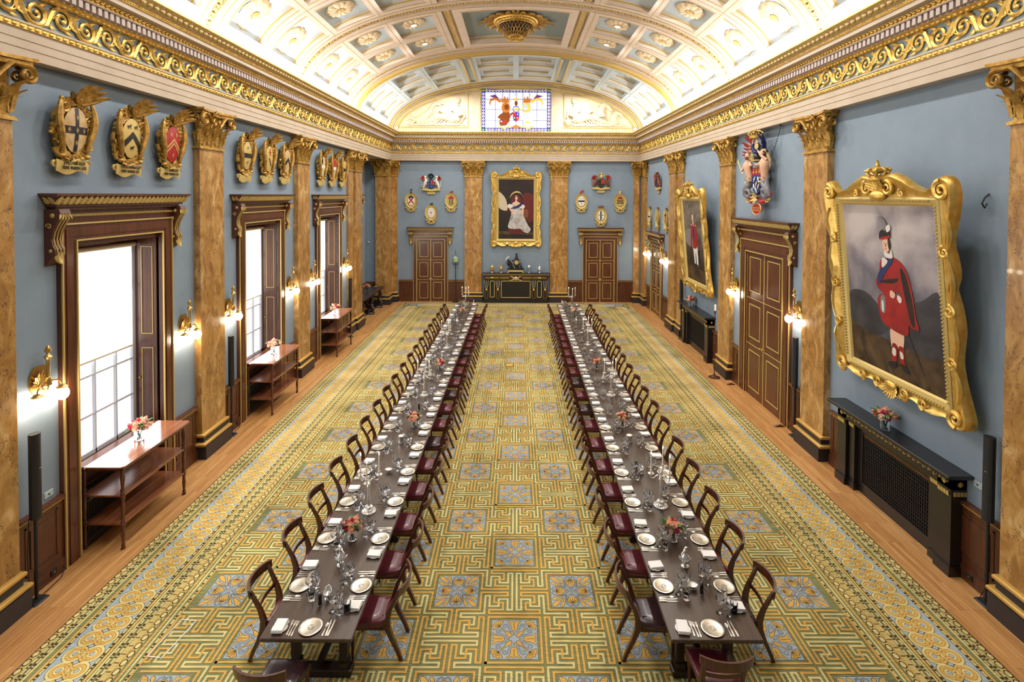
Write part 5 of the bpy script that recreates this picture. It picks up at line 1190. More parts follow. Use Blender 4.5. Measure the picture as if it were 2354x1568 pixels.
for s in (-1, 1):
    mane, body = (SGO, SGN) if s < 0 else (SGY, SGG)
    gp(body, [(s * a, b) for a, b in [(.35, .95), (.28, .75), (.36, .5), (.5, .3), (.8, .28), (.86, .45), (.8, .62), (.95, .7), (.82, .85), (.66, .95), (.6, 1.2)]])
    gc(mane, s * .52, 1.2, .22, .26); gc(body, s * .48, 1.22, .12, .15); gc(LEAD, s * .44, 1.26, .018); gc(LEAD, s * .53, 1.26, .018)
    gp(SGO, [(s * a, b) for a, b in [(.35, 1.45), (.42, 1.75), (.5, 1.6), (.58, 1.8), (.66, 1.6), (.8, 1.7), (.7, 1.45)]])
    gp(mane, [(s * a, b) for a, b in [(.7, 1.5), (1.0, 1.75), (1.3, 1.65), (1.38, 1.4), (1.3, 1.3), (1.28, 1.5), (1.05, 1.6), (.85, 1.45)]]); gp(SGP, [(s * a, b) for a, b in [(.85, 1.62), (1.05, 1.85), (1.35, 1.78), (1.2, 1.72), (1.0, 1.68)]])
    gp(SGY, [(s * a, b) for a, b in [(.3, .3), (.6, .2), (.95, .3), (.9, .22), (.6, .12), (.3, .22)]])
    gp(body, [(s * a, b) for a, b in [(.3, .9), (.12, 1.0), (.14, .9), (.3, .75)]]); gp(SGR if s < 0 else SGY, [(s * a, b) for a, b in [(.5, .55), (.7, .5), (.66, .4), (.5, .42)]])
    for k in range(7): q = .75 + .12 * k; gp(SGG, [(s * (q + .04 * cos(t)), .5 + .09 * k + .05 * sin(t) + .02 * sin(3 * t)) for t in [i * .7 for i in range(9)]])
gp(SGR, [(-.16, .95), (0, .95), (0, .75), (-.16, .75)]); gp(SGB, [(0, .95), (.16, .95), (.16, .75), (0, .75)]); gp(SGB, [(-.16, .75), (0, .75), (0, .48), (-.1, .56), (-.16, .66)]); gp(SGR, [(0, .75), (.16, .75), (.16, .66), (.1, .56), (0, .48)])
gc(SGR, -.08, .86, .05); gc(SGY, .08, .86, .04); gc(SGY, -.08, .68, .04); gc(SGY, .08, .68, .04)
gc(SGB, 0, 1.12, .17, .17); gc(SGW, 0, 1.12, .13, .13); gp(SGY, [(-.13, 1.05), (.13, 1.05), (.15, 1.22), (.07, 1.14), (0, 1.25), (-.07, 1.14), (-.15, 1.22)]); gc(SGN, 0, 1.42, .08, .12); gp(SGY, [(-.12, 1.56), (.12, 1.56), (.14, 1.7), (0, 1.64), (-.14, 1.7)]); gc(SGG, 0, 1.85, .09, .1)
gp(SGO, [(-.3, .2), (0, .34), (.3, .2), (0, .14)])
m.build('stained_glass', w, 0)
m = MB().mat(LEAD)
for x in (-Wd, -Wd + .17, -1.05, -.68, -.34, 0.0, .34, .68, 1.05, Wd - .17, Wd): m.box(x - .008, x + .008, -.02, -.008, 0, Hd)
for z in (0, .17, .55, 1.1, 1.62, Hd - .17, Hd): m.box(-Wd, Wd, -.02, -.008, z - .008, z + .008)
m.build('lead_cames', w, 0)
# ------------------------------------------------------------------ carpet
U = 0.776137 / 13; CX0 = -0.005; CY0 = 6.276
mb = MB(); Zc = .006
CXL, CXR, CYN, CYF = CX0 - 5.62, CX0 + 5.62, 1.2, 26.24
def rect(x0, x1, y0, y1, mt, z): mb.mat(mt); mb.add([(x0, y0, z), (x1, y0, z), (x1, y1, z), (x0, y1, z)], [(0, 1, 2, 3)])
mb.mat(C_GREEN); mb.box(CXL, CXR, CYN, CYF, .001, Zc)
FX = 71.5 * U; FY1 = 24.9
# one fret cell (13u pitch, 14u wide); lines as local lattice paths
PA_ = [(.5, 0), (.5, 5.5), (1.5, 5.5), (1.5, 2.5), (3.5, 2.5), (3.5, 4.5), (5.5, 4.5), (5.5, 1.5), (6.5, 1.5), (6.5, 6.5)]
PB_ = [(0, 6.5), (5.5, 6.5), (5.5, 5.5), (2.5, 5.5), (2.5, 3.5), (4.5, 3.5), (4.5, 1.5), (1.5, 1.5), (1.5, .5), (7.5, .5), (7.5, 5.5)]
def seglist(path):
    for (x0, y0), (x1, y1) in zip(path, path[1:]): yield min(x0, x1), max(x0, x1), min(y0, y1), max(y0, y1)
hw, ow = .24, .295
def cell_mesh(kind):
    c = MB()
    def r(x0, x1, y0, y1, mt, z): c.mat(mt); c.add([(x0 * U, y0 * U, z), (x1 * U, y0 * U, z), (x1 * U, y1 * U, z), (x0 * U, y1 * U, z)], [(0, 1, 2, 3)])
    k = 0
    for path, mt in ((PA_, C_PALE), (PB_, C_GOLD)):
        for sx in (1, -1):
            for sy in (1, -1):
                for x0, x1, y0, y1 in seglist(path):
                    k += 1; dz = k * 1.2e-5 + (.6e-5 if kind == 'H' else 0)
                    if kind == 'H': x0, x1, y0, y1 = y0, y1, x0, x1
                    X = sorted((sx * x0, sx * x1)); Y = sorted((sy * y0, sy * y1))
                    r(X[0] - ow, X[1] + ow, Y[0] - ow, Y[1] + ow, C_LINE, .0002 + dz)
                    r(X[0] - hw, X[1] + hw, Y[0] - hw, Y[1] + hw, mt, .0014 + dz)
    return c
def poly2(c, pts, mt, z): c.mat(mt); c.add([(a * U, b * U, z) for a, b in pts], [tuple(range(len(pts)))])
def strip(c, pts, w, mt, z, close=False):
    c.mat(mt); L = []; Rr = []; n = len(pts)
    for i in range(n):
        p0 = pts[max(i - 1, 0)]; p1 = pts[min(i + 1, n - 1)]; dx, dy = p1[0] - p0[0], p1[1] - p0[1]; l = math.hypot(dx, dy) or 1
        L.append(((pts[i][0] - dy / l * w) * U, (pts[i][1] + dx / l * w) * U, z)); Rr.append(((pts[i][0] + dy / l * w) * U, (pts[i][1] - dx / l * w) * U, z))
    c.add(L + Rr, [(i, i + 1, n + i + 1, n + i) for i in range(n - 1)])
def rot(pts, a): ca, sa = cos(a), sin(a); return [(x * ca - y * sa, x * sa + y * ca) for x, y in pts]
def outl(c, pts, mt, z):
    cx_ = sum(p[0] for p in pts) / len(pts); cy_ = sum(p[1] for p in pts) / len(pts)
    poly2(c, pts, mt, z + .0004); strip(c, pts + pts[:1], .05, C_LINE, z + .0007)
def frame_sq(c, h, mt): 
    for (x0, x1, y0, y1) in ((-h, h, -h, -h), (-h, h, h, h), (-h, -h, -h, h), (h, h, -h, h)):
        for w, m_, z in ((ow, C_LINE, .0004 + abs(x0) * 1e-5 + (y0 > 0) * 2e-5 + (x0 > 0) * 1e-5), (hw, mt, .0027 + abs(y0) * 1e-5 + (y0 > 0) * 2e-5 + (x0 > 0) * 1e-5)): c.mat(m_); c.add([((x0 - w) * U, (y0 - w) * U, z), ((x1 + w) * U, (y0 - w) * U, z), ((x1 + w) * U, (y1 + w) * U, z), ((x0 - w) * U, (y1 + w) * U, z)], [(0, 1, 2, 3)])
def lotus():
    c = MB(); frame_sq(c, 5.5, C_GOLD); h = 4.72
    poly2(c, [(-h - .08, -h - .08), (h + .08, -h - .08), (h + .08, h + .08), (-h - .08, h + .08)], C_LINE, .0004); poly2(c, [(-h, -h), (h, -h), (h, h), (-h, h)], C_BLUE, .0008)
    for k in range(4):
        a = k * pi / 2
        fl = [(-.35, 2.0), (.35, 2.0), (.75, 2.5), (.7, 3.2), (1.0, 3.9), (1.6, 4.5), (.95, 4.5), (.5, 4.05), (.35, 4.6), (0, 4.2), (-.35, 4.6), (-.5, 4.05), (-.95, 4.5), (-1.6, 4.5), (-1.0, 3.9), (-.7, 3.2), (-.75, 2.5)]
        outl(c, rot(fl, a), C_GOLD, .0008); strip(c, rot([(0, 2.4), (0, 4.1)], a), .05, C_LINE, .0016); outl(c, rot([(0, .9), (.2, 1.3), (0, 1.7), (-.2, 1.3)], a), C_GOLD, .0008)
        d = a + pi / 4
        outl(c, rot([(0, .7), (.42, 1.0), (.45, 1.6), (.15, 2.6), (.12, 3.9), (-.12, 3.9), (-.15, 2.6), (-.45, 1.6), (-.42, 1.0)], d), C_GOLD, .0008)
        pal = [(0, 4.2)]
        for i in range(9):
            q = -1.25 + 2.5 * i / 8; rr = 1.55 + (.18 if i % 2 == 0 else -.12); pal.append((-rr * sin(q) * -1, 4.2 + rr * cos(q) * .98))
        pal = [(x, y) for x, y in pal]; outl(c, rot(pal, d), C_GOLD, .0008)
        for i in range(5): q = -.9 + .45 * i; strip(c, rot([(0, 4.3), (1.15 * sin(q), 4.3 + 1.15 * cos(q))], d), .045, C_LINE, .0016)
        for s in (-1, 1):
            sp = [(s * .3, 1.6), (s * .9, 1.9), (s * 1.2, 2.8)] + [(s * x, y) for x, y in spiral((1.85, 3.1), .65, 1.15, 12, pi, -1, .2)]
            strip(c, rot(sp, a), .13, C_LINE, .0014); strip(c, rot(sp, a), .06, C_BLUE, .0017)
    return c
def palmette():
    c = MB(); h = 4.72
    poly2(c, [(-h - .08, -h - .08), (h + .08, -h - .08), (h + .08, h + .08), (-h - .08, h + .08)], C_LINE, .0004); poly2(c, [(-h, -h), (h, -h), (h, h), (-h, h)], C_BLUE, .0008)
    outl(c, [(.22 * cos(i * pi / 4), .22 * sin(i * pi / 4)) for i in range(8)], C_GOLD, .0010)
    for k in range(4):
        a = k * pi / 2
        ht = [(0, .45), (.7, 1.3), (1.25, 2.3), (1.4, 3.2), (1.1, 4.1), (.55, 4.45), (.15, 4.2), (.35, 3.85)]
        for s in (-1, 1):
            p = [(s * x, y) for x, y in ht]; strip(c, rot(p, a), .17, C_LINE, .0012); strip(c, rot(p, a), .07, C_BLUE, .0015)
        pal = [(0, .95)]
        L_ = [((1.12 + (.1 if i % 2 else -.06)) * sin(q), 2.8 - (1.05 + (.1 if i % 2 else -.06)) * cos(q)) for i, q in enumerate([.45 + 1.95 * j / 8 for j in range(9)])]
        pal = [(0, 1.05)] + L_ + [(.25, 3.75), (-.25, 3.75)] + [(-x, y) for x, y in reversed(L_)]
        outl(c, rot(pal, a), C_GOLD, .0008)
        for i in range(7): q = -1.9 + 3.8 * i / 6; strip(c, rot([(.1 * sin(q), 3.5), (.95 * sin(q), 2.85 - .85 * cos(q))], a), .06, C_LINE, .0016)
        d = a + pi / 4
        for s in (-1, 1):
            outl(c, rot([(s * .05, 1.6), (s * .35, 3.0), (s * .75, 3.9), (s * .8, 4.6), (s * 1.1, 5.05), (s * 1.55, 4.9), (s * 1.6, 4.3), (s * 1.2, 3.6), (s * .5, 2.6)], d), C_GOLD, .0008)
        outl(c, rot([(0, 2.9), (.3, 4.0), (.62, 5.4), (.3, 6.2), (0, 6.4), (-.3, 6.2), (-.62, 5.4), (-.3, 4.0)], d), C_GOLD, .0010)
    return c
CV, CH, CL, CP = cell_mesh('V'), cell_mesh('H'), lotus(), palmette()
for j in range(-7, 25):
    for i in range(-5, 6):
        c = (CL if i % 2 == 0 else CH) if j % 2 == 0 else (CV if i % 2 == 0 else CP)
        k = len(mb.v); ox, oy = CX0 + i * 13 * U, CY0 + j * 13 * U
        if oy > FY1 + .2: continue
        mb.v.extend([(x + ox, y + oy, z + Zc) for x, y, z in c.v]); idx = []
        for m_ in c.mats:
            if m_ not in mb.mats: mb.mats.append(m_)
            idx.append(mb.mats.index(m_))
        for f, mi in zip(c.f, c.m): mb.f.append(tuple(q + k for q in f)); mb.m.append(idx[mi])
# borders, drawn over the field edge.  q = distance outward from the field edge
Q0, Q1 = FX, 5.62
zb = Zc + .0042
QT = 5.62 - FX
def bandq(q0, q1, mt, z):
    x0, x1 = FX + q0, FX + q1
    for s in (-1, 1): rect(CX0 + s * x0 if s > 0 else CX0 - x1, CX0 + x1 if s > 0 else CX0 - x0, CYN, FY1 + (q0 + q1) / 2, mt, z)
    k = (CYF - FY1) / QT
    rect(CX0 - x1, CX0 + x1, FY1 + q0 * k, FY1 + q1 * k, mt, z)
bandq(0, QT, C_GREEN, zb)
BS = [(.002, .02, C_GOLD), (.022, .05, C_LINE), (.075, .10, C_PALE), (.125, .15, C_GOLD), (.17, .175, C_LINE), (.175, .34, C_TAN), (.252, .262, C_GOLD), (.25, .252, C_LINE), (.262, .264, C_LINE), (.34, .375, C_LINE), (.395, .43, C_LINE), (.435, .455, C_PALE), (.475, .5, C_GOLD), (.505, .515, C_LINE), (.51, .545, C_LINE),
      (.55, 1.03, C_BLUE), (1.035, 1.07, C_LINE), (1.075, 1.105, C_GOLD), (1.16, 1.185, C_PALE), (1.19, 1.225, C_LINE), (1.24, 1.27, C_LINE), (1.272, 1.352, C_TAN)]
for q0, q1, mt in BS: bandq(q0, q1, mt, zb + .0003 + q0 * .0001 + (.0002 if q1 - q0 < .03 else 0))
def alongs(fn):        # run a repeating motif down both sides and across the end
    for s in (-1, 1): fn(lambda q, t: (CX0 + s * (FX + q), t), 3.0, 25.9)
k_ = (CYF - FY1) / QT
def beads(P_, a, b, q, w=.012):
    n = int((b - a) / .14)
    for i in range(n):
        t = a + i * .14; mb.mat(C_PALE)
        for u0, u1 in ((0, .07), (.09, .105)):
            A, B, Cc, D = P_(q - w, t + u0), P_(q + w, t + u0), P_(q + w, t + u1), P_(q - w, t + u1); mb.add([(*p, zb + .0011) for p in (A, B, Cc, D)], [(0, 1, 2, 3)])
def eggs(P_, a, b, q, inward):
    n = int((b - a) / .115)
    for i in range(n):
        t = a + i * .115
        mb.mat(C_LINE); mb.add([(*P_(q + .04 * cos(u), t + .052 * sin(u)), zb + .0010) for u in [j * pi / 5 for j in range(10)]], [tuple(range(10))])
        mb.mat(C_PALE); mb.add([(*P_(q + .028 * cos(u), t + .038 * sin(u)), zb + .0013) for u in [j * pi / 5 for j in range(10)]], [tuple(range(10))])
        mb.mat(C_LINE); r0 = q + .055 * inward; mb.add([(*P_(r0, t - .006), zb + .001), (*P_(r0 + .06 * inward, t - .006), zb + .001), (*P_(r0 + .06 * inward, t + .006), zb + .001), (*P_(r0, t + .006), zb + .001)], [(0, 1, 2, 3)])
def loops(P_, a, b):
    n = int((b - a) / .2205)
    def disc(q, t, r, mt, z, sq=1.0): mb.mat(mt); mb.add([(*P_(q + r * cos(u), t + r * sq * sin(u)), z) for u in [j * pi / 9 for j in range(18)]], [tuple(range(18))])
    for i in range(n):
        t = a + i * .2205; z = zb + .0012 + (i % 2) * .00006
        for q, dt in ((.67, 0), (.87, 0)):
            for r, mt in ((.125, C_LINE), (.120, C_PALE), (.092, C_LINE), (.088, C_GOLD), (.056, C_LINE), (.052, C_PALE), (.028, C_LINE), (.024, C_BLUE)): disc(q, t + dt, r, mt, z); z += .00012
        pass
    for i in range(n):
        t = a + (i + .5) * .2205; z = zb + .0026
        mb.mat(C_LINE)
        for w, mt, dz in ((.030, C_LINE, 0), (.026, C_BLUE, .0001)): mb.mat(mt); mb.add([(*P_(.77 + w * 1.2 * cos(u), t + w * .8 * sin(u)), z + dz) for u in [j * pi / 6 for j in range(12)]], [tuple(range(12))])
        for off, mt, w in ((.058, C_GOLD, .016), (-.058, C_GOLD, .016)):      # S bands crossing between the rings
            pts = [(.67 + .2 * j / 8, t + off + .035 * sin(pi * (j / 4 - 1)) * 1.0) for j in range(9)]
            for ww, m2, dz in ((w + .004, C_LINE, .0002), (w, mt, .0003)):
                mb.mat(m2); mb.add([(*P_(q, u - ww), z + dz) for q, u in pts] + [(*P_(q, u + ww), z + dz) for q, u in pts], [(j, j + 1, 10 + j, 9 + j) for j in range(8)])
runs = [(lambda q, t: (CX0 - FX - q, t), 3.4, 25.8), (lambda q, t: (CX0 + FX + q, t), 3.4, 25.8), (lambda q, t: (t, FY1 + q * k_), CX0 - 4.6, CX0 + 4.6)]
for P_, a, b in runs:
    for q in (.036, .357, .412, .528, 1.052, 1.207, 1.255): beads(P_, a, b, q)
    eggs(P_, a, b, .215, 1); eggs(P_, a, b, 1.325, -1); loops(P_, a, b)
rect(CXL - .012, CXL, CYN, CYF, C_LINE, .013); rect(CXR, CXR + .012, CYN, CYF, C_LINE, .013)
CARPET = tag(mb.build('patterned_carpet', smooth=0), 'vast olive and gold fret patterned carpet with blue floral squares, wall to wall border', 'carpet')
# brass floor box covers and tape marks on the carpet
for (x, y), lb in (((-.2, 16.6), 'brass-edged floor box cover in the carpet, nearer of two'), ((.42, 23.1), 'brass-edged floor box cover in the carpet, farther of two')):
    r = MB().mat(C_LINE); w, h = .13, .13
    for a, b, c, d in ((-w, w, -h, -h + .018), (-w, w, h - .018, h), (-w, -w + .018, -h, h), (w - .018, w, -h, h)): r.box(a, b, c, d, 0, .004)
    r.mat(C_GOLD).box(-w + .018, w - .018, -h + .018, h - .018, 0, .002); tag(r.build('floor_box', loc=(x, y, .013)), lb, 'floor box', 'floor boxes')
r = MB().mat(WHITEH)
for (x0, y0), (x1, y1) in (((-4.28, 6.02), (-4.22, 6.55)), ((-4.22, 6.55), (-4.02, 6.53)), ((-4.28, 6.02), (-4.12, 6.0)), ((-4.02, 6.53), (-4.1, 5.98))):
    dx, dy = x1 - x0, y1 - y0; l = math.hypot(dx, dy); nx, ny = -dy / l * .006, dx / l * .006; r.add([(x0 - nx, y0 - ny, 0), (x1 - nx, y1 - ny, 0), (x1 + nx, y1 + ny, 0), (x0 + nx, y0 + ny, 0)], [(0, 1, 2, 3)])
tag(r.build('tape_mark', smooth=0, loc=(0, 0, .0125)), 'white tape rectangle stuck on the carpet near the first window', 'tape')
# ------------------------------------------------------------------ dining tables
TY0, TY1 = 5.40, 22.32
def tx(y, x): return x + .0055 * (y - 5.4)
TC = {'L': -2.19, 'R': 2.13}; TWD = .485
TN = {'L': 'window-side table', 'R': 'fireplace-side table'}
def dining_table(k, label):
    c = TC[k]; r = thing('dining_table', label, 'table', (c, TY0, 0), 0, 'long dining tables'); r.rotation_euler = (0, 0, -.0055)
    L = TY1 - TY0; secs = [0, 2.4, 4.5, 6.9, 9.3, 11.7, 14.1, L]
    for i in range(len(secs) - 1):
        m = MB().mat(TABLEW); a, b = secs[i] + (.0015 if i else 0), secs[i + 1] - .0015; m.cbox(-TWD, TWD, a, b, .715, .75, .006); m.build('table_leaf', r, 30)
    m = MB().mat(TABLED); m.box(-.36, .36, .35, L - .35, .66, .715); m.build('apron', r, 0)
    for y in [.42 + i * (L - .84) / 7 for i in range(8)]:
        m = MB().mat(TABLED)
        for s in (-1, 1): m.box(s * .27 - .045, s * .27 + .045, y - .045, y + .045, .08, .67); m.box(s * .27 - .06, s * .27 + .06, y - .06, y + .06, .60, .66); m.box(s * .27 - .055, s * .27 + .055, y - .055, y + .055, .08, .16)
        m.cbox(-.36, .36, y - .07, y + .07, .014, .09, .01); m.build('trestle', r, 0)
    m = MB().mat(TABLED); m.box(-.03, .03, .42, L - .42, .10, .16); m.build('stretcher', r, 0)
    return r
dining_table('L', 'long dark dining table laid for dinner, nearer the windows'); dining_table('R', 'long dark dining table laid for dinner, nearer the black chimneypieces')
# ------------------------------------------------------------------ dining chair: faces +y, origin under the seat centre
def chair(leather):
    r = thing('dining_chair', 'x', 'chair')
    m = MB().mat(leather)
    rs = []
    for z, e in ((.40, .0), (.445, .004), (.468, -.012), (.482, -.05), (.488, -.11)): rs.append([(-.19 - e, -.2 - e, z), (-.12, -.205 - e, z), (.12, -.205 - e, z), (.19 + e, -.2 - e, z), (.215 + e, 0, z), (.232 + e, .2 + e, z), (.12, .222 + e, z), (-.12, .222 + e, z), (-.232 - e, .2 + e, z), (-.215 - e, 0, z)])
    m.rings(rs, True, True); st = m.build('seat', r, 60)
    m = MB().mat(BRASS)
    for i in range(14):
        t = i / 13
        for s in (-1, 1): m.sphere((s * (.194 + .04 * t), -.19 + .38 * t, .41), .0065, 5, 3)
        m.sphere((-.21 + .42 * t, .224, .41), .0065, 5, 3)
    m.build('nail_trim', st, 50)
    m = MB().mat(CHAIRW); m.box(-.2, .2, -.19, .2, .36, .40); m.box(-.225, .225, .195, .218, .35, .405); m.build('seat_rail', r, 0)
    for s in (-1, 1):
        m = MB().mat(CHAIRW); pts = [(s * .20, -.375, .014), (s * .2, -.335, .12), (s * .198, -.27, .26), (s * .196, -.215, .40), (s * .196, -.215, .5), (s * .2, -.25, .62), (s * .208, -.31, .74), (s * .214, -.36, .84)]
        rs = []
        for i, (x, y, z) in enumerate(pts):
            w = [.017, .019, .022, .026, .024, .02, .018, .016][i]; d = [.02, .022, .026, .034, .03, .024, .02, .018][i]; rs.append([(x - w, y - d, z), (x + w, y - d, z), (x + w, y + d, z), (x - w, y + d, z)])
        m.rings(rs, True, True); m.build('rear_leg', r, 0)
        m = MB().mat(CHAIRW); m.lathe([(.012, .014), (.016, .03), (.014, .05), (.022, .28), (.026, .30), (.02, .315), (.027, .33), (.024, .35), (.024, .40)], 10, (s * .2, .185, 0)); m.build('front_leg', r, 50)
    m = MB().mat(CHAIRW); rs = []
    for i in range(13):
        t = -1 + i / 6; x = t * .262; y = -.375 - .055 * (1 - t * t) + .035 * abs(t) ** 3; zz = .835 + .0 * t; h = .052 - .008 * abs(t) ** 4
        rs.append([(x, y - .012, zz - h), (x, y + .010, zz - h), (x, y + .006, zz + h * .4), (x, y + .004, zz + h), (x, y - .022, zz + h + .004), (x, y - .022, zz + h * .3)])
    m.rings(rs, True, True); m.build('crest_rail', r, 40)
    m = MB().mat(CHAIRW); rs = []
    for i in range(9):
        t = -1 + i / 4; x = t * .2; y = -.262 - .035 * (1 - t * t); rs.append([(x, y - .008, .60), (x, y + .008, .60), (x, y + .008, .645), (x, y - .008, .645)])
    m.rings(rs, True, True); m.build('back_rail', r, 40)
    return r
CHM, CHD = Proto(chair(LEATHER)), Proto(chair(LEATHERD))
NP = 19; PY = [6.15 + .858 * i for i in range(NP)]
SIDES = {('L', -1): 'window side', ('L', 1): 'aisle side', ('R', -1): 'aisle side', ('R', 1): 'fireplace side'}
rnd = random.Random(3)
DK = {('R', -1, 0), ('R', -1, 9), ('L', 1, 5), ('R', -1, 7), ('L', 1, 8), ('L', 1, 12), ('R', 1, 3), ('R', 1, 0), ('L', -1, 7)}
for (k, s), sn in SIDES.items():
    for i, y in enumerate(PY):
        x = tx(y, TC[k]) + s * (TWD - .0)
        dk = (k, s, i) in DK
        (CHD if dk else CHM).put((x + rnd.uniform(-.012, .012), y + rnd.uniform(-.03, .03), 0.0), (pi / 2 if s > 0 else -pi / 2) + rnd.uniform(-.04, .04), 'mahogany chair, %s leather seat, %s from the near end, %s, %s' % ('dark' if dk else 'maroon', ORD[i], sn, TN[k]), 'dining chairs along the tables')
CHD.put((-2.40, 5.27, 0), -.10, 'mahogany chair with dark leather seat at near end of window-side table', 'dining chairs at the table ends')
CHM.put((2.10, 5.42, 0), -.03, 'mahogany chair with maroon leather seat at near end of fireplace-side table', 'dining chairs at the table ends')
CHM.put((tx(22.3, -2.15), 22.48, 0), pi, 'mahogany chair at far end of window-side table', 'dining chairs at the table ends')
CHM.put((tx(22.3, 2.12), 22.48, 0), pi, 'mahogany chair at far end of fireplace-side table', 'dining chairs at the table ends')
# ------------------------------------------------------------------ place settings
ZT = .7503
def P1(m, name, cat, parts=()):
    o = m.build(name, None, 50); tag(o, 'x', cat); return Proto(o)
m = MB().mat(PEWTER); m.lathe([(.06, 0), (.075, .003), (.098, .009), (.119, .012), (.121, .014), (.118, .0155), (.098, .0125), (.074, .0075), (.001, .0072)], 32)
m.mat(SILVER)
for k in range(9): a = k * .7; m.tube([(.035 * cos(a) * .3, .03 * sin(a) * .3, .0085), (.03 * cos(a), .034 * sin(a), .009), (.034 * cos(a + .5), .03 * sin(a + .5), .0085)], .0018, 4)
PLATE = P1(m, 'place_plate', 'plate')
m = MB().mat(CHINA); m.lathe([(.045, 0), (.05, .004), (.08, .010), (.081, .012), (.05, .007), (.001, .0062)], 24); SPLATE = P1(m, 'side_plate', 'plate')
m = MB().mat(LINEN)
def nap(m):
    for z0, z1, w, l, dx in ((.0, .012, .058, .085, 0), (.012, .022, .056, .083, .001), (.022, .031, .057, .080, -.001)):
        m.rings([[(-w + dx, -l, z0), (w + dx, -l, z0), (w + dx + .002, l, z0), (-w + dx - .001, l, z0)], [(-w + dx - .002, -l - .002, (z0 + z1) / 2), (w + dx + .003, -l - .002, (z0 + z1) / 2), (w + dx + .003, l + .003, (z0 + z1) / 2), (-w + dx - .002, l + .002, (z0 + z1) / 2)], [(-w + dx, -l, z1), (w + dx, -l + .002, z1), (w + dx, l, z1 + .001), (-w + dx, l, z1)]], True, True)
nap(m); NAP = P1(m, 'folded_napkin', 'napkin')
def hd(m, mt=SILVER):
    m.mat(mt); rs = [(-.10, .006, .0022), (-.095, .0085, .003), (-.06, .0062, .0035), (-.02, .0035, .003), (.01, .003, .0028)]
    return [[(-w, y, .001), (w, y, .001), (w, y, .001 + h), (-w, y, .001 + h)] for y, w, h in rs]
def fork():
    m = MB(); m.rings(hd(m) + [[(-.006, .03, .002), (.006, .03, .002), (.006, .03, .005), (-.006, .03, .005)], [(-.0115, .045, .002), (.0115, .045, .002), (.0115, .045, .004), (-.0115, .045, .004)], [(-.0115, .058, .002), (.0115, .058, .002), (.0115, .058, .004), (-.0115, .058, .004)]], True, True)
    for i in range(4): x = -.0095 + .0063 * i; m.box(x - .0017, x + .0017, .057, .097, .002, .0045)
    return m
def knife(q=1.0):
    m = MB().mat(IVORY); m.rings([[(-.0075, -.11, .001), (.0075, -.11, .001), (.0075, -.11, .008), (-.0075, -.11, .008)], [(-.0095, -.105, .001), (.0095, -.105, .001), (.0095, -.105, .011), (-.0095, -.105, .011)], [(-.0075, -.03, .001), (.0075, -.03, .001), (.0075, -.03, .01), (-.0075, -.03, .01)]], True, True)
    m.mat(SILVER); m.box(-.0075, .0075, -.03, -.024, .001, .009); m.prism([(-.0075, -.024), (.0065, -.024), (.0075, .06), (.004, .095), (-.002, .108), (-.0075, .09)], .0022, 'z', .002); return m
def spoon():
    m = MB(); m.rings(hd(m), True, True); m.sphere((0, .045, .004), .001, 4, 3)
    rs = []
    for k, (q, z) in enumerate(((1, .005), (.8, .0025), (.4, .0015))): rs.append([(.0175 * q * cos(2 * pi * i / 14), .042 + .032 * q * sin(2 * pi * i / 14), z) for i in range(14)])
    m.rings(rs, False, True); m.rings([rs[0], [(x * 1.02, .042 + (y - .042) * 1.02, .0045) for x, y, z in rs[0]], [(x * .7, .042 + (y - .042) * .7, .001) for x, y, z in rs[0]]], False, True); return m
FORK, KNIFE, SPOON = P1(fork(), 'dinner_fork', 'fork'), P1(knife(), 'table_knife', 'knife'), P1(spoon(), 'soup_spoon', 'spoon')
m = MB(); k0 = knife(); m.merge(k0, Matrix.Scale(.72, 4)); BKN = P1(m, 'butter_knife', 'knife')
def glass(prof_out, t=.0022, n=16, base=0.0):
    """closed-walled goblet from the outer bowl profile"""
    inn = [(max(r - t, .0006), z) for r, z in reversed(prof_out) if z >= base]
    m = MB().mat(GLASS); m.lathe(prof_out + inn[:-1] + [(.0006, base + .002)], n, cap0=True, cap1=True); m.v = [(x * 1.18, y * 1.18, z * 1.22) for x, y, z in m.v]; return m
st = [(.034, 0), (.033, .003), (.01, .007), (.0045, .014), (.004, .07), (.0065, .078)]
WINE = P1(glass(st + [(.018, .085), (.029, .10), (.034, .12), (.033, .15), (.029, .172)], base=.086), 'wine_glass', 'glass')
GOB = P1(glass([(.036, 0), (.035, .003), (.011, .008), (.0055, .016), (.005, .08), (.0085, .09)] + [(.024, .098), (.036, .118), (.040, .14), (.037, .17), (.033, .195)], base=.099), 'water_goblet', 'glass')
FLU = P1(glass([(.031, 0), (.03, .003), (.008, .008), (.004, .016), (.004, .07), (.007, .08)] + [(.015, .09), (.023, .12), (.026, .16), (.023, .205)], base=.091), 'champagne_flute', 'glass')
TUM = P1(glass([(.030, 0), (.032, .004), (.034, .03), (.037, .088)], .003, 12, .008), 'cut_glass_tumbler', 'glass')
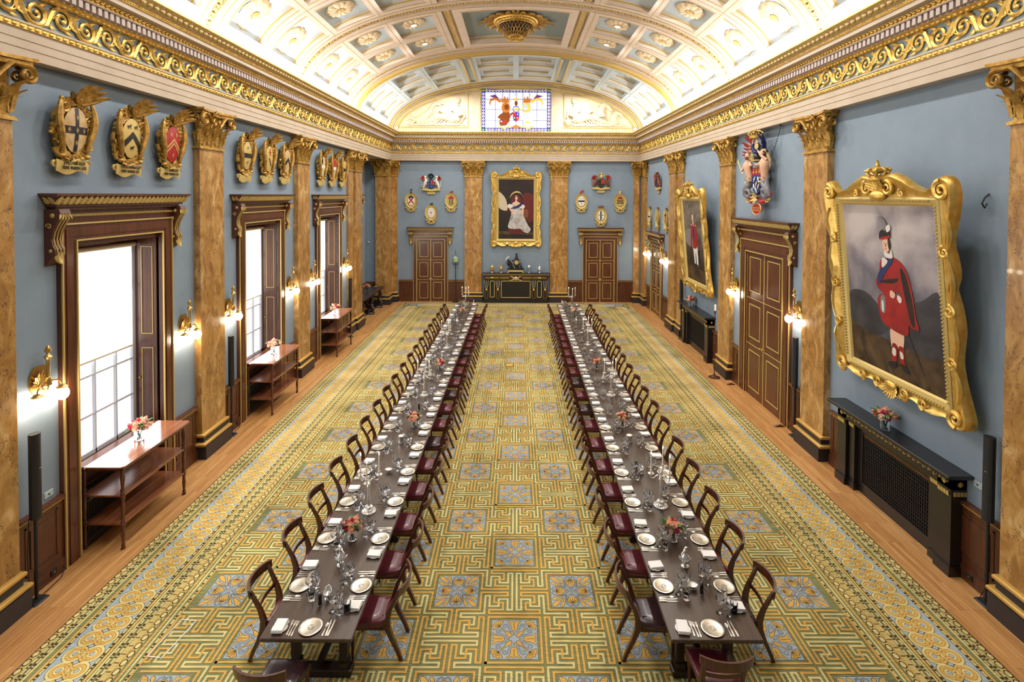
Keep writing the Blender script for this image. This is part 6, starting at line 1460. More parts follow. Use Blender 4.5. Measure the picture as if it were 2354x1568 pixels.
def setting(ox, oy, a, ph, rr, far=False):
    """person faces the local +y; plate centre .12 in from the table edge at the origin"""
    ca, sa = cos(a), sin(a)
    def W(x, y, z=0): return (ox + x * ca - y * sa, oy + x * sa + y * ca, ZT + z)
    j = lambda s=.004: rr.uniform(-s, s)
    PLATE.put(W(j(), .125 + j(), 0), a + j(.2), 'engraved silver place plate, ' + ph, 'silver place plates')
    SPLATE.put(W(-.325 + j(), .115 + j(), 0), a, 'white side plate under a napkin, ' + ph, 'white side plates')
    NAP.put(W(-.328 + j(), .118 + j(), .0125), a + j(.12) , 'folded white napkin on side plate, ' + ph, 'folded napkins')
    BKN.put(W(-.262 + j(.003), .13, .0122), a + j(.15), 'butter knife on side plate, ' + ph, 'butter knives')
    for q, (x, n) in enumerate(((-.222, 'outer'), (-.192, 'middle'), (-.162, 'inner'))): FORK.put(W(x + j(.003), .115 + (2 - q) * .006 + j(), 0), a + j(.05), '%s silver fork, %s' % (n, ph), 'silver forks')
    SPOON.put(W(.160 + j(.003), .12 + j(), 0), a + j(.06), 'silver soup spoon, ' + ph, 'soup spoons')
    for x, n in ((.195, 'inner'), (.228, 'outer')): KNIFE.put(W(x + j(.003), .125 + j(), 0), a + j(.05), '%s ivory-handled knife, %s' % (n, ph), 'ivory-handled knives')
    return W
GP = [(WINE, .13, .27, 'small wine glass', 'wine glasses'), (GOB, .04, .32, 'large wine goblet', 'large goblets'), (FLU, .11, .375, 'crystal flute', 'crystal flutes'), (TUM, .20, .33, 'cut glass tumbler', 'glass tumblers')]
rr = random.Random(11)
for (k, s), sn in SIDES.items():
    for i, y in enumerate(PY):
        ph = '%s from near end, %s, %s' % (ORD[i], sn, TN[k]); a = pi / 2 if s > 0 else -pi / 2
        W = setting(tx(y, TC[k]) + s * TWD, y, a, ph, rr)
        for pr, gx, gy, nm, gr in GP: pr.put(W(gx + rr.uniform(-.012, .012), gy + rr.uniform(-.012, .012)), rr.uniform(0, 6), nm + ', ' + ph, gr)
for k in 'LR':
    W = setting(TC[k] + .0, TY0 + .02, 0, 'near end place, ' + TN[k], rr)
    for pr, gx, gy, nm, gr in GP: pr.put(W(gx + (.12 if k == 'L' else .12), gy + .02), 0, nm + ', near end place, ' + TN[k], gr)
    W = setting(tx(TY1, TC[k]), TY1 - .02, pi, 'far end place, ' + TN[k], rr)
    for pr, gx, gy, nm, gr in GP: pr.put(W(gx + .1, gy + .02), 0, nm + ', far end place, ' + TN[k], gr)
# ------------------------------------------------------------------ flowers
def rose_mesh(mt, r=.034):
    m = MB().mat(mt); rg = random.Random(2)
    for ring, (n, rad, tilt) in enumerate(((3, .25, .1), (5, .5, .35), (6, .8, .7), (7, 1.0, 1.05))):
        for i in range(n):
            a = 2 * pi * i / n + ring * .7; rows = []
            for u in range(4):
                v = u / 3; rowp = []
                for w in (-1, 0, 1):
                    aa = a + w * (.62 - .05 * ring) * (.5 + .5 * v); rr_ = r * rad * (.45 + .55 * sin(pi / 2 * v) + tilt * .12 * v * v); z = r * (.95 - .28 * ring * .6) * (v * 1.15 - tilt * .35 * v * v) - r * .15 * ring; rowp.append((rr_ * cos(aa), rr_ * sin(aa), z))
                rows.append(rowp)
            m.rings(rows, close=False)
    m.sphere((0, 0, 0), r * .55, 8, 5); return m
RSM = {n: rose_mesh(mt, r).mesh('rose_' + n, 60) for n, mt, r in (('peach', ROSE, .036), ('pale', ROSEP, .032), ('magenta', MAGENTA, .024), ('crimson', REDF, .024))}
def bouquet(seed):
    rg = random.Random(seed); r = thing('flower_vase', 'x', 'flowers')
    g = MB().mat(GLASS); g.lathe([(.05, 0), (.052, .003), (.052, .12), (.050, .121), (.049, .12), (.049, .012), (.001, .01)], 20); g.build('glass_vase', r, 40)
    s = MB().mat(STEM)
    for i in range(12): a = rg.uniform(0, 6.3); s.tube([(.025 * cos(a), .025 * sin(a), .014), (.02 * cos(a + 2), .02 * sin(a + 2), .08), (.05 * cos(a + 2.5), .05 * sin(a + 2.5), .18)], .003, 4)
    s.build('stems', r, 0)
    pos = [(0, 0, .25)] + [(.062 * cos(a), .062 * sin(a), .222) for a in [i * 1.257 + seed for i in range(5)]] + [(.105 * cos(a), .105 * sin(a), .178) for a in [i * .785 + seed * 2 for i in range(8)]]
    kinds = ['peach', 'magenta', 'peach', 'pale', 'crimson', 'peach', 'peach', 'magenta', 'pale', 'peach', 'crimson', 'pale', 'magenta', 'peach']
    if seed % 2: kinds = ['crimson', 'peach', 'pale', 'magenta', 'peach', 'peach', 'pale', 'peach', 'magenta', 'crimson', 'peach', 'peach', 'pale', 'magenta']
    for (x, y, z), kd in zip(pos, kinds):
        x += rg.uniform(-.012, .012); y += rg.uniform(-.012, .012); h = math.hypot(x, y); meshobj('rose', RSM[kd], r, (x, y, z + rg.uniform(-.01, .012)), (0, min(1.1, h * 9), atan2(y, x)), (1.15,) * 3)
    b = MB().mat(BERRY)
    for i in range(40): a = rg.uniform(0, 6.3); q = rg.uniform(.03, .125); b.sphere((q * cos(a), q * sin(a), .268 - q * .75 + rg.uniform(-.02, .015)), .0085, 5, 3)
    b.build('berries', r, 60)
    l = MB().mat(LEAF)
    for i in range(22): a = rg.uniform(0, 6.3); leaf_blade(l, (.06 * cos(a), .06 * sin(a), .16 + rg.uniform(-.01, .05)), (cos(a), sin(a), rg.uniform(-.2, .7)), rg.uniform(.06, .1), .035, (0, 0, 1), -.3, 3)
    l.build('leaves', r, 60); return r
FL = [Proto(bouquet(1)), Proto(bouquet(2))]
FLP = [('L', -.02, 7.0, 'first'), ('L', .13, 10.45, 'second'), ('L', .12, 13.9, 'third'), ('L', .02, 20.3, 'fourth'), ('R', 0, 7.0, 'first'), ('R', 0, 10.5, 'second'), ('R', 0, 14.05, 'third'), ('R', .05, 20.3, 'fourth')]
for i, (k, dx, y, o) in enumerate(FLP): FL[i % 2].put((tx(y, TC[k]) + dx, y, ZT), i * .9, 'peach and magenta rose posy in glass vase, %s along the %s' % (o, TN[k]), 'table posies').scale = (1.1,) * 3
# ------------------------------------------------------------------ candelabra
def candelabrum():
    r = thing('candelabrum', 'x', 'candelabrum'); n = 8
    m = MB().mat(SILVER)
    m.rings([[(q * cos(2 * pi * i / n + .39), q * sin(2 * pi * i / n + .39), z) for i in range(n)] for q, z in ((.105, 0), (.105, .012), (.09, .02), (.06, .028), (.05, .045), (.03, .055), (.03, .07))], True, True)
    m.rings([[(q * cos(2 * pi * i / n), q * sin(2 * pi * i / n), z) for i in range(n)] for q, z in ((.055, .07), (.058, .085), (.04, .095), (.022, .10), (.018, .12))], True, True)
    for i in range(16): a = 2 * pi * i / 16; m.sphere((.098 * cos(a), .098 * sin(a), .016), .012, 6, 3, (1, 1, .5))
    m.lathe([(.028, .40), (.034, .41), (.024, .425), (.036, .44), (.03, .46), (.016, .475), (.022, .5), (.012, .53), (.001, .54)], 12); m.build('base', r, 40)
    m = MB().mat(SILVER); m.lathe([(.018, .12), (.020, .2), (.017, .3), (.021, .40)], 10); m.build('column', r, 40)
    for k in range(3):
        a = 2 * pi * k / 3 + .4; d = Vector((cos(a), sin(a), 0))
        m = MB().mat(SILVER); m.tube([tuple(d * q + Vector((0, 0, z))) for q, z in ((.02, .45), (.05, .475), (.08, .46), (.11, .43), (.145, .435), (.155, .47), (.155, .5))], [.008, .011, .01, .009, .008, .008, .008], 7)
        c = tuple(d * .155); m.lathe([(.001, .49), (.02, .495), (.045, .505), (.046, .51), (.018, .512), (.014, .52), (.021, .53), (.021, .56), (.015, .56)], 12, c); ar = m.build('arm', r, 50)
        m = MB().mat(WAX); m.cyl(c, .011, .54, .80, 10, .0095); ca = m.build('candle', ar, 40)
        m = MB().mat(FLAME); m.lathe([(.001, .802), (.006, .812), (.0065, .822), (.003, .838), (.0008, .848)], 8, c); m.build('flame', ca, 60)
    return Proto(r)
CD = candelabrum()
for i, (k, dx, y, o, a) in enumerate((('L', .03, 7.62, 'nearest', .2), ('L', .03, 12.1, 'second', 1.1), ('L', .03, 15.9, 'third', .6), ('L', 0.0, 21.75, 'farthest', .3), ('R', .04, 7.78, 'nearest', .75), ('R', .05, 12.15, 'second', .2), ('R', .05, 16.3, 'third', .9), ('R', .1, 21.7, 'farthest', .1))):
    CD.put((tx(y, TC[k]) + dx, y, ZT), a, 'silver three-light candelabrum with lit candles, %s on the %s' % (o, TN[k]), 'silver candelabra')
# ------------------------------------------------------------------ table silver
def t_tank():
    r = thing('silver_tankard', 'x', 'tankard'); m = MB().mat(SILVER); m.lathe([(.055, 0), (.062, .006), (.058, .02), (.056, .12), (.06, .13), (.055, .13), (.05, .02), (.001, .018)], 20); m.build('body', r, 40)
    m = MB().mat(SILVER); m.tube([(.056, 0, .11), (.095, 0, .1), (.095, 0, .05), (.058, 0, .03)], .006, 6); m.build('handle', r, 60)
    m = MB().mat(CHINA); m.lathe([(.05, .125), (.03, .14), (.001, .145)], 14); m.build('contents', r, 60); return Proto(r)
def t_boat():
    r = thing('sauce_boat', 'x', 'sauce boat'); m = MB().mat(SILVER); rs = []
    for q, z in ((.3, .012), (.35, .02), (.75, .035), (1, .06), (1.08, .075), (.98, .075), (.7, .04), (.2, .03)): rs.append([((.085 if cos(2 * pi * i / 18) > 0 else .06) * q * cos(2 * pi * i / 18), .04 * q * sin(2 * pi * i / 18), z + (.02 * max(0, cos(2 * pi * i / 18)) ** 3 if z > .05 else 0)) for i in range(18)])
    m.rings(rs, True, True); m.lathe([(.035, 0), (.03, .006), (.015, .014)], 12); m.build('body', r, 50)
    m = MB().mat(SILVER); m.tube([(-.06, 0, .07), (-.095, 0, .105), (-.11, 0, .08), (-.08, 0, .04), (-.05, 0, .035)], .005, 6); m.build('handle', r, 60); return Proto(r)
def t_mill():
    r = thing('pepper_mill', 'x', 'pepper mill'); m = MB().mat(TABLED); m.lathe([(.026, 0), (.027, .01), (.02, .035), (.018, .06), (.024, .075), (.02, .085), (.022, .10), (.024, .115), (.016, .13), (.001, .134)], 14); m.build('turned_body', r, 50)
    m = MB().mat(SILVER); m.lathe([(.0275, .0), (.0285, .004), (.0275, .012)], 14); m.sphere((0, 0, .138), .007, 6, 4); m.build('fittings', r, 50); return Proto(r)
def t_jug():
    r = thing('figured_silver_jug', 'x', 'jug'); m = MB().mat(SILVER); m.lathe([(.045, 0), (.048, .008), (.02, .02), (.018, .03), (.045, .055), (.056, .09), (.045, .13), (.022, .16), (.018, .19), (.024, .205), (.015, .205)], 16); m.sphere((.018, 0, .225), .022, 8, 5, (1.5, .8, .8)); m.tube([(.03, 0, .225), (.05, 0, .22), (.065, 0, .21)], [.012, .008, .003], 6); m.build('body', r, 50)
    m = MB().mat(SILVER); m.tube([(-.018, 0, .2), (-.06, 0, .19), (-.075, 0, .14), (-.045, 0, .09)], .006, 6); m.build('handle', r, 60)
    m = MB().mat(SILVER)
    for k in range(10): leaf_blade(m, (.03 * cos(k * .628), .03 * sin(k * .628), .05), (cos(k * .628) * .6, sin(k * .628) * .6, 1), .07, .025, (cos(k * .628), sin(k * .628), 0), .2, 3)
    m.build('chased_leaves', r, 60); return Proto(r)
def t_salt():
    r = thing('silver_shell_dish', 'x', 'dish'); m = MB().mat(SILVER); rs = []
    for q, z in ((.3, .02), (.6, .025), (1.0, .055), (.95, .056), (.5, .035), (.1, .03)): rs.append([(.06 * q * (1 + .08 * cos(16 * 2 * pi * i / 48)) * cos(2 * pi * i / 48), .05 * q * (1 + .08 * cos(16 * 2 * pi * i / 48)) * sin(2 * pi * i / 48), z) for i in range(48)])
    m.rings(rs, True, True); m.build('bowl', r, 60)
    m = MB().mat(SILVER)
    for k in range(3): a = k * 2.09; m.tube([(.03 * cos(a), .03 * sin(a), .022), (.05 * cos(a), .05 * sin(a), .016), (.045 * cos(a), .045 * sin(a), .003)], .005, 5)
    m.build('feet', r, 60); return Proto(r)
TK, SB, PM, JG, ST = t_tank(), t_boat(), t_mill(), t_jug(), t_salt()
for k, items in (('L', ((SB, .03, 5.96, 1.8, 'silver sauce boat near the first place'), (PM, -.02, 5.86, 0, 'dark wooden pepper mill beside the sauce boat'), (JG, .0, 6.5, 2.5, 'figured silver jug before the first posy'), (ST, .05, 8.72, 0, 'silver shell dish beyond the nearest candelabrum'), (TK, .02, 9.78, 2, 'silver tankard at the second table joint'), (PM, .06, 11.3, 0, 'dark pepper mill beyond the second posy'), (JG, .0, 13.2, 1, 'figured silver jug before the third posy'), (TK, .03, 15.1, 1, 'silver tankard before the third candelabrum'), (ST, 0, 17.3, 1, 'silver shell dish midway to the far end'), (JG, 0, 18.9, 1, 'figured silver jug before the farthest posy'))),
                 ('R', ((ST, -.03, 6.12, 0, 'silver shell dish nearest the near end'), (PM, .05, 6.04, 0, 'dark wooden pepper mill beside the shell dish'), (JG, .0, 6.5, .6, 'swan-necked silver jug before the first posy'), (SB, -.04, 8.72, 1.2, 'silver sauce boat beyond the nearest candelabrum'), (PM, -.09, 8.86, 0, 'dark pepper mill beyond the nearest candelabrum'), (TK, .0, 9.84, 2, 'silver tankard at the second table joint'), (JG, .02, 13.0, 1, 'figured silver jug before the third posy'), (TK, .03, 15.3, 1, 'silver tankard before the third candelabrum'), (ST, 0, 17.6, 1, 'silver shell dish midway to the far end'), (JG, 0, 19.1, 1, 'figured silver jug before the farthest posy')))):
    for pr, dx, y, a, lb in items: pr.put((tx(y, TC[k]) + dx, y, ZT), a, lb + ', ' + TN[k], 'table silver')
# ------------------------------------------------------------------ three-tier side tables
def whatnot(L):
    r = thing('three_tier_side_table', 'x', 'side table'); h = L / 2
    def top(m, x0, x1, y0, y1, z0, z1, c):
        P_ = lambda e: [(x0 + e, y0 + e + c), (x0 + e + c, y0 + e), (x1 - e - c, y0 + e), (x1 - e, y0 + e + c), (x1 - e, y1 - e - c), (x1 - e - c, y1 - e), (x0 + e + c, y1 - e), (x0 + e, y1 - e - c)]
        m.rings([[(x, y, z0) for x, y in P_(.012)], [(x, y, (z0 + z1) / 2) for x, y in P_(0)], [(x, y, z1) for x, y in P_(.006)]], True, True)
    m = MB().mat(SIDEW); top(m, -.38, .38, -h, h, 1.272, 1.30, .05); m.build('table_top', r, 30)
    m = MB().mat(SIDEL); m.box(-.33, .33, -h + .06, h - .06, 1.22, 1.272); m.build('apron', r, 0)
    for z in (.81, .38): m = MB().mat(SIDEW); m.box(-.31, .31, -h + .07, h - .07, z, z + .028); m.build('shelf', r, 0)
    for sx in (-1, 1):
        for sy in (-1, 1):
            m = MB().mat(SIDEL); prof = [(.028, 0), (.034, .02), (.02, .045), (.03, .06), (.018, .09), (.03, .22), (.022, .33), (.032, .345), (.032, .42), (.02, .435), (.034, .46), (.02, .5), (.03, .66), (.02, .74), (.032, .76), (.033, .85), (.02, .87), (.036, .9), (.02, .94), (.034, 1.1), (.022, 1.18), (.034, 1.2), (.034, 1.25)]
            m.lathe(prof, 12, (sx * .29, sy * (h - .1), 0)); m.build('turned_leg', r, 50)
    return Proto(r)
WT = whatnot(1.66)
for i, (y, o) in enumerate(((8.62, 'first'), (13.49, 'second'), (18.14, 'third'))):
    WT.put((-6.245, y, 0), 0, 'mahogany three-tier side table before the %s window from the near end' % o, 'side tables under the windows')
    FL[i % 2].put(((-6.28, 8.7, 1.3), (-6.25, 13.5, 1.3), (-6.2, 17.95, 1.3))[i], i, 'pink and magenta posy on the side table before the %s window' % o, 'posies on side tables').scale = (1.35,) * 3
# ------------------------------------------------------------------ recess table
r = thing('carved_side_table', 'dark carved oak table standing in the side recess beyond the last window', 'table', (-6.84, 23.7, 0))
m = MB().mat(DARKT); m.cbox(-.46, .46, -1.72, 1.72, .93, .98, .015); m.box(-.42, .42, -1.66, 1.66, .88, .93); m.build('table_top', r, 30)
for sy in (-1, 0, 1):
    m = MB().mat(DARKT)
    for sx in (-1, 1):
        y = sy * 1.4; m.tube([(sx * .3, y, .1), (sx * .38, y, .25), (sx * .24, y, .45), (sx * .34, y, .65), (sx * .28, y, .86)], [.07, .1, .06, .09, .08], 10)
        m.tube([(sx * .3 + .06 * cos(t), y + .06 * sin(t), .15 + t * .045) for t in [i * .8 for i in range(18)]], .025, 5)
    m.cbox(-.42, .42, sy * 1.4 - .12, sy * 1.4 + .12, 0, .1, .02); m.build('carved_leg', r, 50)
m = MB().mat(DARKT); m.box(-.08, .08, -1.4, 1.4, .02, .1); m.build('stretcher', r, 0)
FL[0].put((-6.85, 24.0, .98), 1, 'pale posy on the dark carved table in the side recess', 'posies on side tables').scale = (1.3,) * 3
m = MB().mat(SILVER); m.lathe([(.05, 0), (.06, .01), (.09, .04), (.085, .042), (.03, .015), (.001, .012)], 16); tag(m.build('silver_bowl', loc=(-6.7, 25.0, .98)), 'small silver bowl on the dark carved table in the side recess', 'bowl')
# ------------------------------------------------------------------ black chimneypieces on the fireplace wall
def chimney(w=2.62, D=.22):
    r = thing('black_chimneypiece', 'x', 'chimneypiece'); h = w / 2; H = 1.48
    m = MB().mat(BLACK); m.cbox(-h - .17, h + .17, -D - .15, 0, H - .03, H + .02, .01); m.box(-h - .1, h + .1, -D - .06, 0, H - .06, H - .03); m.build('mantel_shelf', r, 0)
    m = MB().mat(BLACK)
    for s in (-1, 1):
        m.box(s * (h - .2), s * (h + .05), -D, 0, .0, H - .06); m.box(s * (h - .38), s * (h - .23), -D + .05, 0, 0, H - .06); m.box(s * (h - .22), s * (h + .07), -D - .03, 0, 0, .14); m.box(s * (h - .4), s * (h - .22), -D + .03, 0, 0, .12)
    m.box(-h - .05, h + .05, -D, 0, H - .24, H - .06); m.build('pilasters_and_frieze', r, 0)
    m = MB().mat(BLACK); m.box(-h + .38, h - .38, -.06, 0, 0, H - .24); m.box(-h + .38, h - .38, -.10, -.06, 0, .2); m.box(-h + .38, h - .38, -.10, -.06, H - .36, H - .24); m.box(-h + .38, -h + .5, -.1, -.06, .2, H - .36); m.box(h - .5, h - .38, -.1, -.06, .2, H - .36); m.build('inner_frame', r, 0)
    m = MB().mat(BLACKM)
    n = 34
    for i in range(n): x = -h + .52 + (w - 1.04) * i / (n - 1); m.box(x - .008, x + .008, -.085, -.065, .2, H - .36)
    for i in range(15): z = .24 + (H - .64) * i / 14; m.box(-h + .5, h - .5, -.08, -.07, z - .008, z + .008)
    m.build('pierced_grille', r, 0)
    m = MB().mat(GOLDP)
    for s in (-1, 1):
        for c, wd, y in ((h - .075, .2, -D - .004), (h - .305, .13, -D + .046)):
            for k in range(4): x = c - wd / 2 + wd * (k + .5) / 4; m.rings([[(s * x - .02, y - .012, H - .33), (s * x + .02, y - .012, H - .33), (s * x + .016, y, H - .33), (s * x - .016, y, H - .33)], [(s * x - .02, y - .02, H - .27), (s * x + .02, y - .02, H - .27), (s * x + .02, y, H - .27), (s * x - .02, y, H - .27)]], True, True)
            m.box(s * (c - wd / 2), s * (c + wd / 2), y - .012, y, H - .335, H - .325)
        for k in range(4): m.box(s * (h + .05), s * (h + .062), -D + .03 + .05 * k, -D + .065 + .05 * k, H - .33, H - .27)
        for t in range(5): a = (t - 2) * .5; m.tube([(s * (h - .075), -D - .004, H - .2), (s * (h - .075) + .05 * sin(a), -D - .01, H - .2 + .08 * cos(a))], .006, 4); m.tube([(s * (h + .055), -D + .12, H - .2), (s * (h + .06), -D + .12 + .05 * sin(a), H - .2 + .08 * cos(a))], .006, 4)
    n = int(w / .1)
    for i in range(n):
        x = -h + .06 + (w - .12) * i / (n - 1)
        m.tube([(x + a, -D - .006, H - .15 + b) for a, b in spiral((0, 0), .028, 1.2, 9, 0, 1 if i % 2 else -1)], .006, 4); m.sphere((x + .05, -D - .006, H - .14), .012, 5, 3)
    m.build('gilt_frieze_mounts', r, 50); return Proto(r)
CP_ = chimney(2.54)
CP_.put((WR - .0, 8.68, 0), -pi / 2, 'black panelled chimneypiece with gilt mounts, beneath the red plaid portrait', 'black chimneypieces')
CP_.put((WR - .0, 18.2, 0), -pi / 2, 'black panelled chimneypiece with gilt mounts, beneath the red-coat portrait', 'black chimneypieces')
FL[1].put((6.2, 8.72, 1.5), 2.0, 'rose posy on the nearer black chimneypiece', 'posies on chimneypieces').scale = (1.35,) * 3; FL[0].put((6.2, 18.6, 1.5), 1, 'rose posy on the farther black chimneypiece', 'posies on chimneypieces').scale = (1.35,) * 3
# ------------------------------------------------------------------ ebony cabinet, clock and cups on the end wall
r = thing('ebony_cabinet', 'black and gold ebony cabinet against the end wall beneath the seated portrait', 'cabinet', (-.02, YF, 0)); y = -.34
m = MB().mat(BLACK); m.box(-1.6, 1.6, y, 0, 0, 1.40); m.box(-1.66, 1.66, y - .03, 0, 0, .16); m.box(-1.66, 1.66, y - .03, 0, 1.37, 1.40); m.build('body', r, 0)
m = MB().mat(BLACK); m.cbox(-1.70, 1.70, y - .05, 0, 1.45, 1.50, .01); m.build('top', r, 0)
m = MB().mat(BRASS); m.box(-1.68, 1.68, y - .045, y, 1.40, 1.45); m.mat(GOLDP)
for i in range(66): m.sphere((-1.65 + i * 3.3 / 65, y - .05, 1.425), .016, 5, 3)
for a, b in ((-1.56, -.82), (-.80, -.32), (.32, .80), (.82, 1.56)):
    m.mat(BRASS); m.box(a, b, y - .035, y - .028, 1.2, 1.34); m.mat(BLACK); m.box(a + .012, b - .012, y - .037, y - .035, 1.212, 1.328); m.mat(BRASS); m.box(a + .03, b - .03, y - .039, y - .037, 1.235, 1.305)
m.mat(GOLDP)
for x in (-1.19, 1.19): m.sphere((x, y - .045, 1.27), .05, 10, 5, (1.6, .4, .8))
m.sphere((0, y - .045, 1.24), .11, 14, 7, (1.1, .5, .9))
for s in (-1, 1): m.tube([(s * .08, y - .04, 1.22), (s * .18, y - .05, 1.32), (s * .28, y - .04, 1.33)], [.04, .03, .02], 6); m.tube([(s * .08, y - .04, 1.2), (s * .2, y - .05, 1.16), (s * .31, y - .04, 1.13)], [.03, .025, .015], 6)
m.build('gilt_frieze', r, 40)
m = MB().mat(GOLDP)
def fr(a, b, c, d, t=.03): m.box(a, b, y - .038, y - .0, c, c + t); m.box(a, b, y - .038, y, d - t, d); m.box(a, a + t, y - .038, y, c, d); m.box(b - t, b, y - .038, y, c, d)
fr(-.74, .74, .26, 1.12); fr(-1.30, -1.06, .28, 1.12); fr(1.06, 1.30, .28, 1.12); m.build('panel_mouldings', r, 0)
for x in (-1.47, -.9, .9, 1.47):
    m = MB().mat(SILVER)
    for dx, sp_ in ((-.07, -.02), (0, 0), (.07, .02)): m.tube([(x + dx + sp_, y - .05, 1.14), (x + dx, y - .06, .9), (x + dx * .6, y - .05, .74)], [.022, .016, .012], 6)
    m.mat(GOLD); m.sphere((x, y - .05, .68), .06, 10, 6, (1, .6, .9)); m.mat(BRASS); m.box(x - .075, x + .075, y - .03, y, .22, .62); m.mat(BLACK); m.box(x - .06, x + .06, y - .034, y - .03, .235, .605); m.build('terminal_mount', r, 50)
# clock
r = thing('mantel_clock', 'black and gilt figural mantel clock with winged Time and scythe on the ebony cabinet', 'clock', (-.04, YF - .2, 1.50))
m = MB().mat(BLACK); m.box(-.42, .42, -.13, .1, .04, .2); m.box(-.4, .4, -.12, .09, .17, .22); m.mat(GOLDP); m.box(-.40, .40, -.14, -.13, .06, .15)
for s in (-1, 1): m.box(s * .42, s * .34, -.13, -.05, 0, .04)
m.build('base', r, 0)
m = MB().mat(BLACK); m.box(-.07, .17, -.08, .08, .22, .70); m.box(-.1, .2, -.1, .1, .22, .3); m.tube([(.05, 0, .68), (.05, 0, .8), (.05, -.01, .88)], [.075, .06, .04], 8); m.sphere((.05, -.01, .94), .055, 10, 6); m.build('case', r, 50)
m = MB().mat(GOLDP); m.lathe([(.10, 0), (.11, .008), (.1, .02), (.001, .02)], 20); o = m.build('dial', r, 40); o.location = (.05, -.08, .53); o.rotation_euler = (pi / 2, 0, 0)
m = MB().mat(BLACK); m.box(-.004, .004, 0, .06, .02, .023); m.box(0, .045, -.004, .004, .02, .023); m.build('clock_hands', o, 0)
m = MB().mat(BLACK); m.tube([(-.2, -.02, .24), (-.24, -.03, .36), (-.22, -.03, .48), (-.16, -.03, .56)], [.07, .075, .07, .04], 10); m.sphere((-.15, -.04, .62), .05, 10, 6); m.tube([(-.2, -.04, .5), (-.12, -.08, .42), (-.06, -.09, .45)], [.03, .025, .018], 6); m.tube([(-.2, -.02, .28), (-.1, -.08, .32), (-.06, -.08, .22)], [.045, .035, .025], 6)
for k in range(6): leaf_blade(m, (-.24, .0, .5), (-.8 - .0 * k, 0, .9 - .45 * k), .26 - .01 * k, .08, (0, 1, 0), .2, 4)
m.build('winged_figure', r, 55)
m = MB().mat(IVORY); m.tube([(-.04, -.1, .24), (-.2, -.09, .62)], .008, 5); m.prism([(-.48, .56), (-.46, .66), (-.40, .75), (-.32, .80), (-.31, .85), (-.42, .80), (-.49, .70)], .012, 'y', -.08); m.build('scythe', r, 0)
m = MB().mat(BLACK); m.tube([(.28, -.02, .22), (.29, -.02, .34), (.27, -.02, .42)], [.05, .045, .03], 8); m.sphere((.27, -.03, .47), .035, 8, 6); m.tube([(.27, -.03, .38), (.2, -.05, .42), (.17, -.05, .46)], .016, 6); m.tube([(.28, -.02, .24), (.34, -.06, .27), (.35, -.07, .22)], .025, 6); m.build('child_figure', r, 55)
def cup(kind, x, lb):
    r = thing('silver_gilt_cup', lb, 'cup', (x, YF - .22, 1.50), 0, 'cups on the ebony cabinet')
    P_ = {0: [(.06, 0), (.065, .01), (.03, .04), (.025, .06), (.07, .12), (.085, .2), (.075, .27), (.09, .29), (.07, .32), (.02, .36), (.012, .4), (.001, .42)], 1: [(.055, 0), (.06, .01), (.02, .05), (.02, .09), (.065, .16), (.075, .22), (.05, .3), (.025, .35), (.022, .40), (.04, .44), (.02, .44)],
          2: [(.06, 0), (.06, .012), (.02, .03), (.018, .14), (.04, .2), (.09, .28), (.09, .33), (.06, .36), (.02, .4), (.001, .42)], 3: [(.055, 0), (.06, .01), (.025, .04), (.02, .08), (.07, .13), (.08, .18), (.06, .21), (.085, .24), (.05, .3), (.015, .34), (.001, .37)]}[kind]
    m = MB().mat(GOLD if kind in (0, 1) else SILVER); m.lathe(P_, 18); m.build('body', r, 50)
    if kind != 2:
        for s in ((-1, 1) if kind != 1 else (-1,)):
            m = MB().mat(GOLD if kind < 2 else SILVER); m.tube([(s * .07, 0, .26), (s * .14, 0, .29 + (.14 if kind == 1 else 0)), (s * .15, 0, .2), (s * .075, 0, .15)], .009, 6); m.build('handle', r, 50)
        if kind == 1: m = MB().mat(GOLD); m.tube([(.02, 0, .42), (.06, 0, .46), (.1, 0, .50)], [.03, .02, .012], 6); m.build('spout', r, 50)
cup(0, XS(1132), 'two-handled gilt vase at the left end of the ebony cabinet'); cup(1, XS(1153), 'gilt ewer between vase and clock on the ebony cabinet'); cup(2, XS(1217), 'tall covered cup beside the clock on the ebony cabinet'); cup(3, XS(1241), 'two-handled covered urn at the right end of ebony cabinet')
# ------------------------------------------------------------------ lamp, torchere, loudspeakers, fittings
r = thing('tasselled_floor_lamp', 'slender iron floor lamp with small glass shade, right of the left end-wall door', 'floor lamp', (-3.06, YF - .22, 0))
m = MB().mat(BLACKM); m.lathe([(.16, 0), (.16, .02), (.05, .04), (.02, .08), (.018, 1.9), (.012, 1.95), (.012, 2.55), (.001, 2.75)], 10); m.build('stand', r, 40)
m = MB().mat(simple('opal_shade', (196, 196, 150), .4, 0, (110, 160, 140), 14)); m.lathe([(.14, 2.04), (.15, 2.1), (.14, 2.24), (.06, 2.3), (.02, 2.34)], 14, cap0=False); m.build('lamp_shade', r, 40)
for s in (-1, 1): m = MB().mat(BLACKM); m.tube([(0, 0, 1.9), (s * .12, 0, 1.92), (s * .14, 0, 2.02)], .012, 5); m.build('arm', r, 40)
m = MB().mat(BRASS); m.sphere((0, 0, 2.37), .05, 8, 5, (1, 1, .6)); m.build('cap', r, 50)
r = thing('standing_torchere', 'slim brass candle standard on the floor between farther chimneypiece and pilaster', 'candle stand', (5.92, 15.55, 0))
m = MB().mat(simple('bronze_stand', (96, 62, 44), .35, .6)); m.lathe([(.17, 0), (.175, .012), (.15, .02), (.06, .035), (.03, .06), (.035, .09), (.014, .12), (.012, .95), (.02, .96), (.02, 1.02), (.012, 1.03), (.011, 1.9), (.03, 1.94), (.02, 1.98), (.03, 2.0)], 14); m.build('stand', r, 50)
m = MB().mat(WAX); m.cyl((0, 0, 0), .026, 2.0, 2.18, 10); m.build('candle', r, 50)
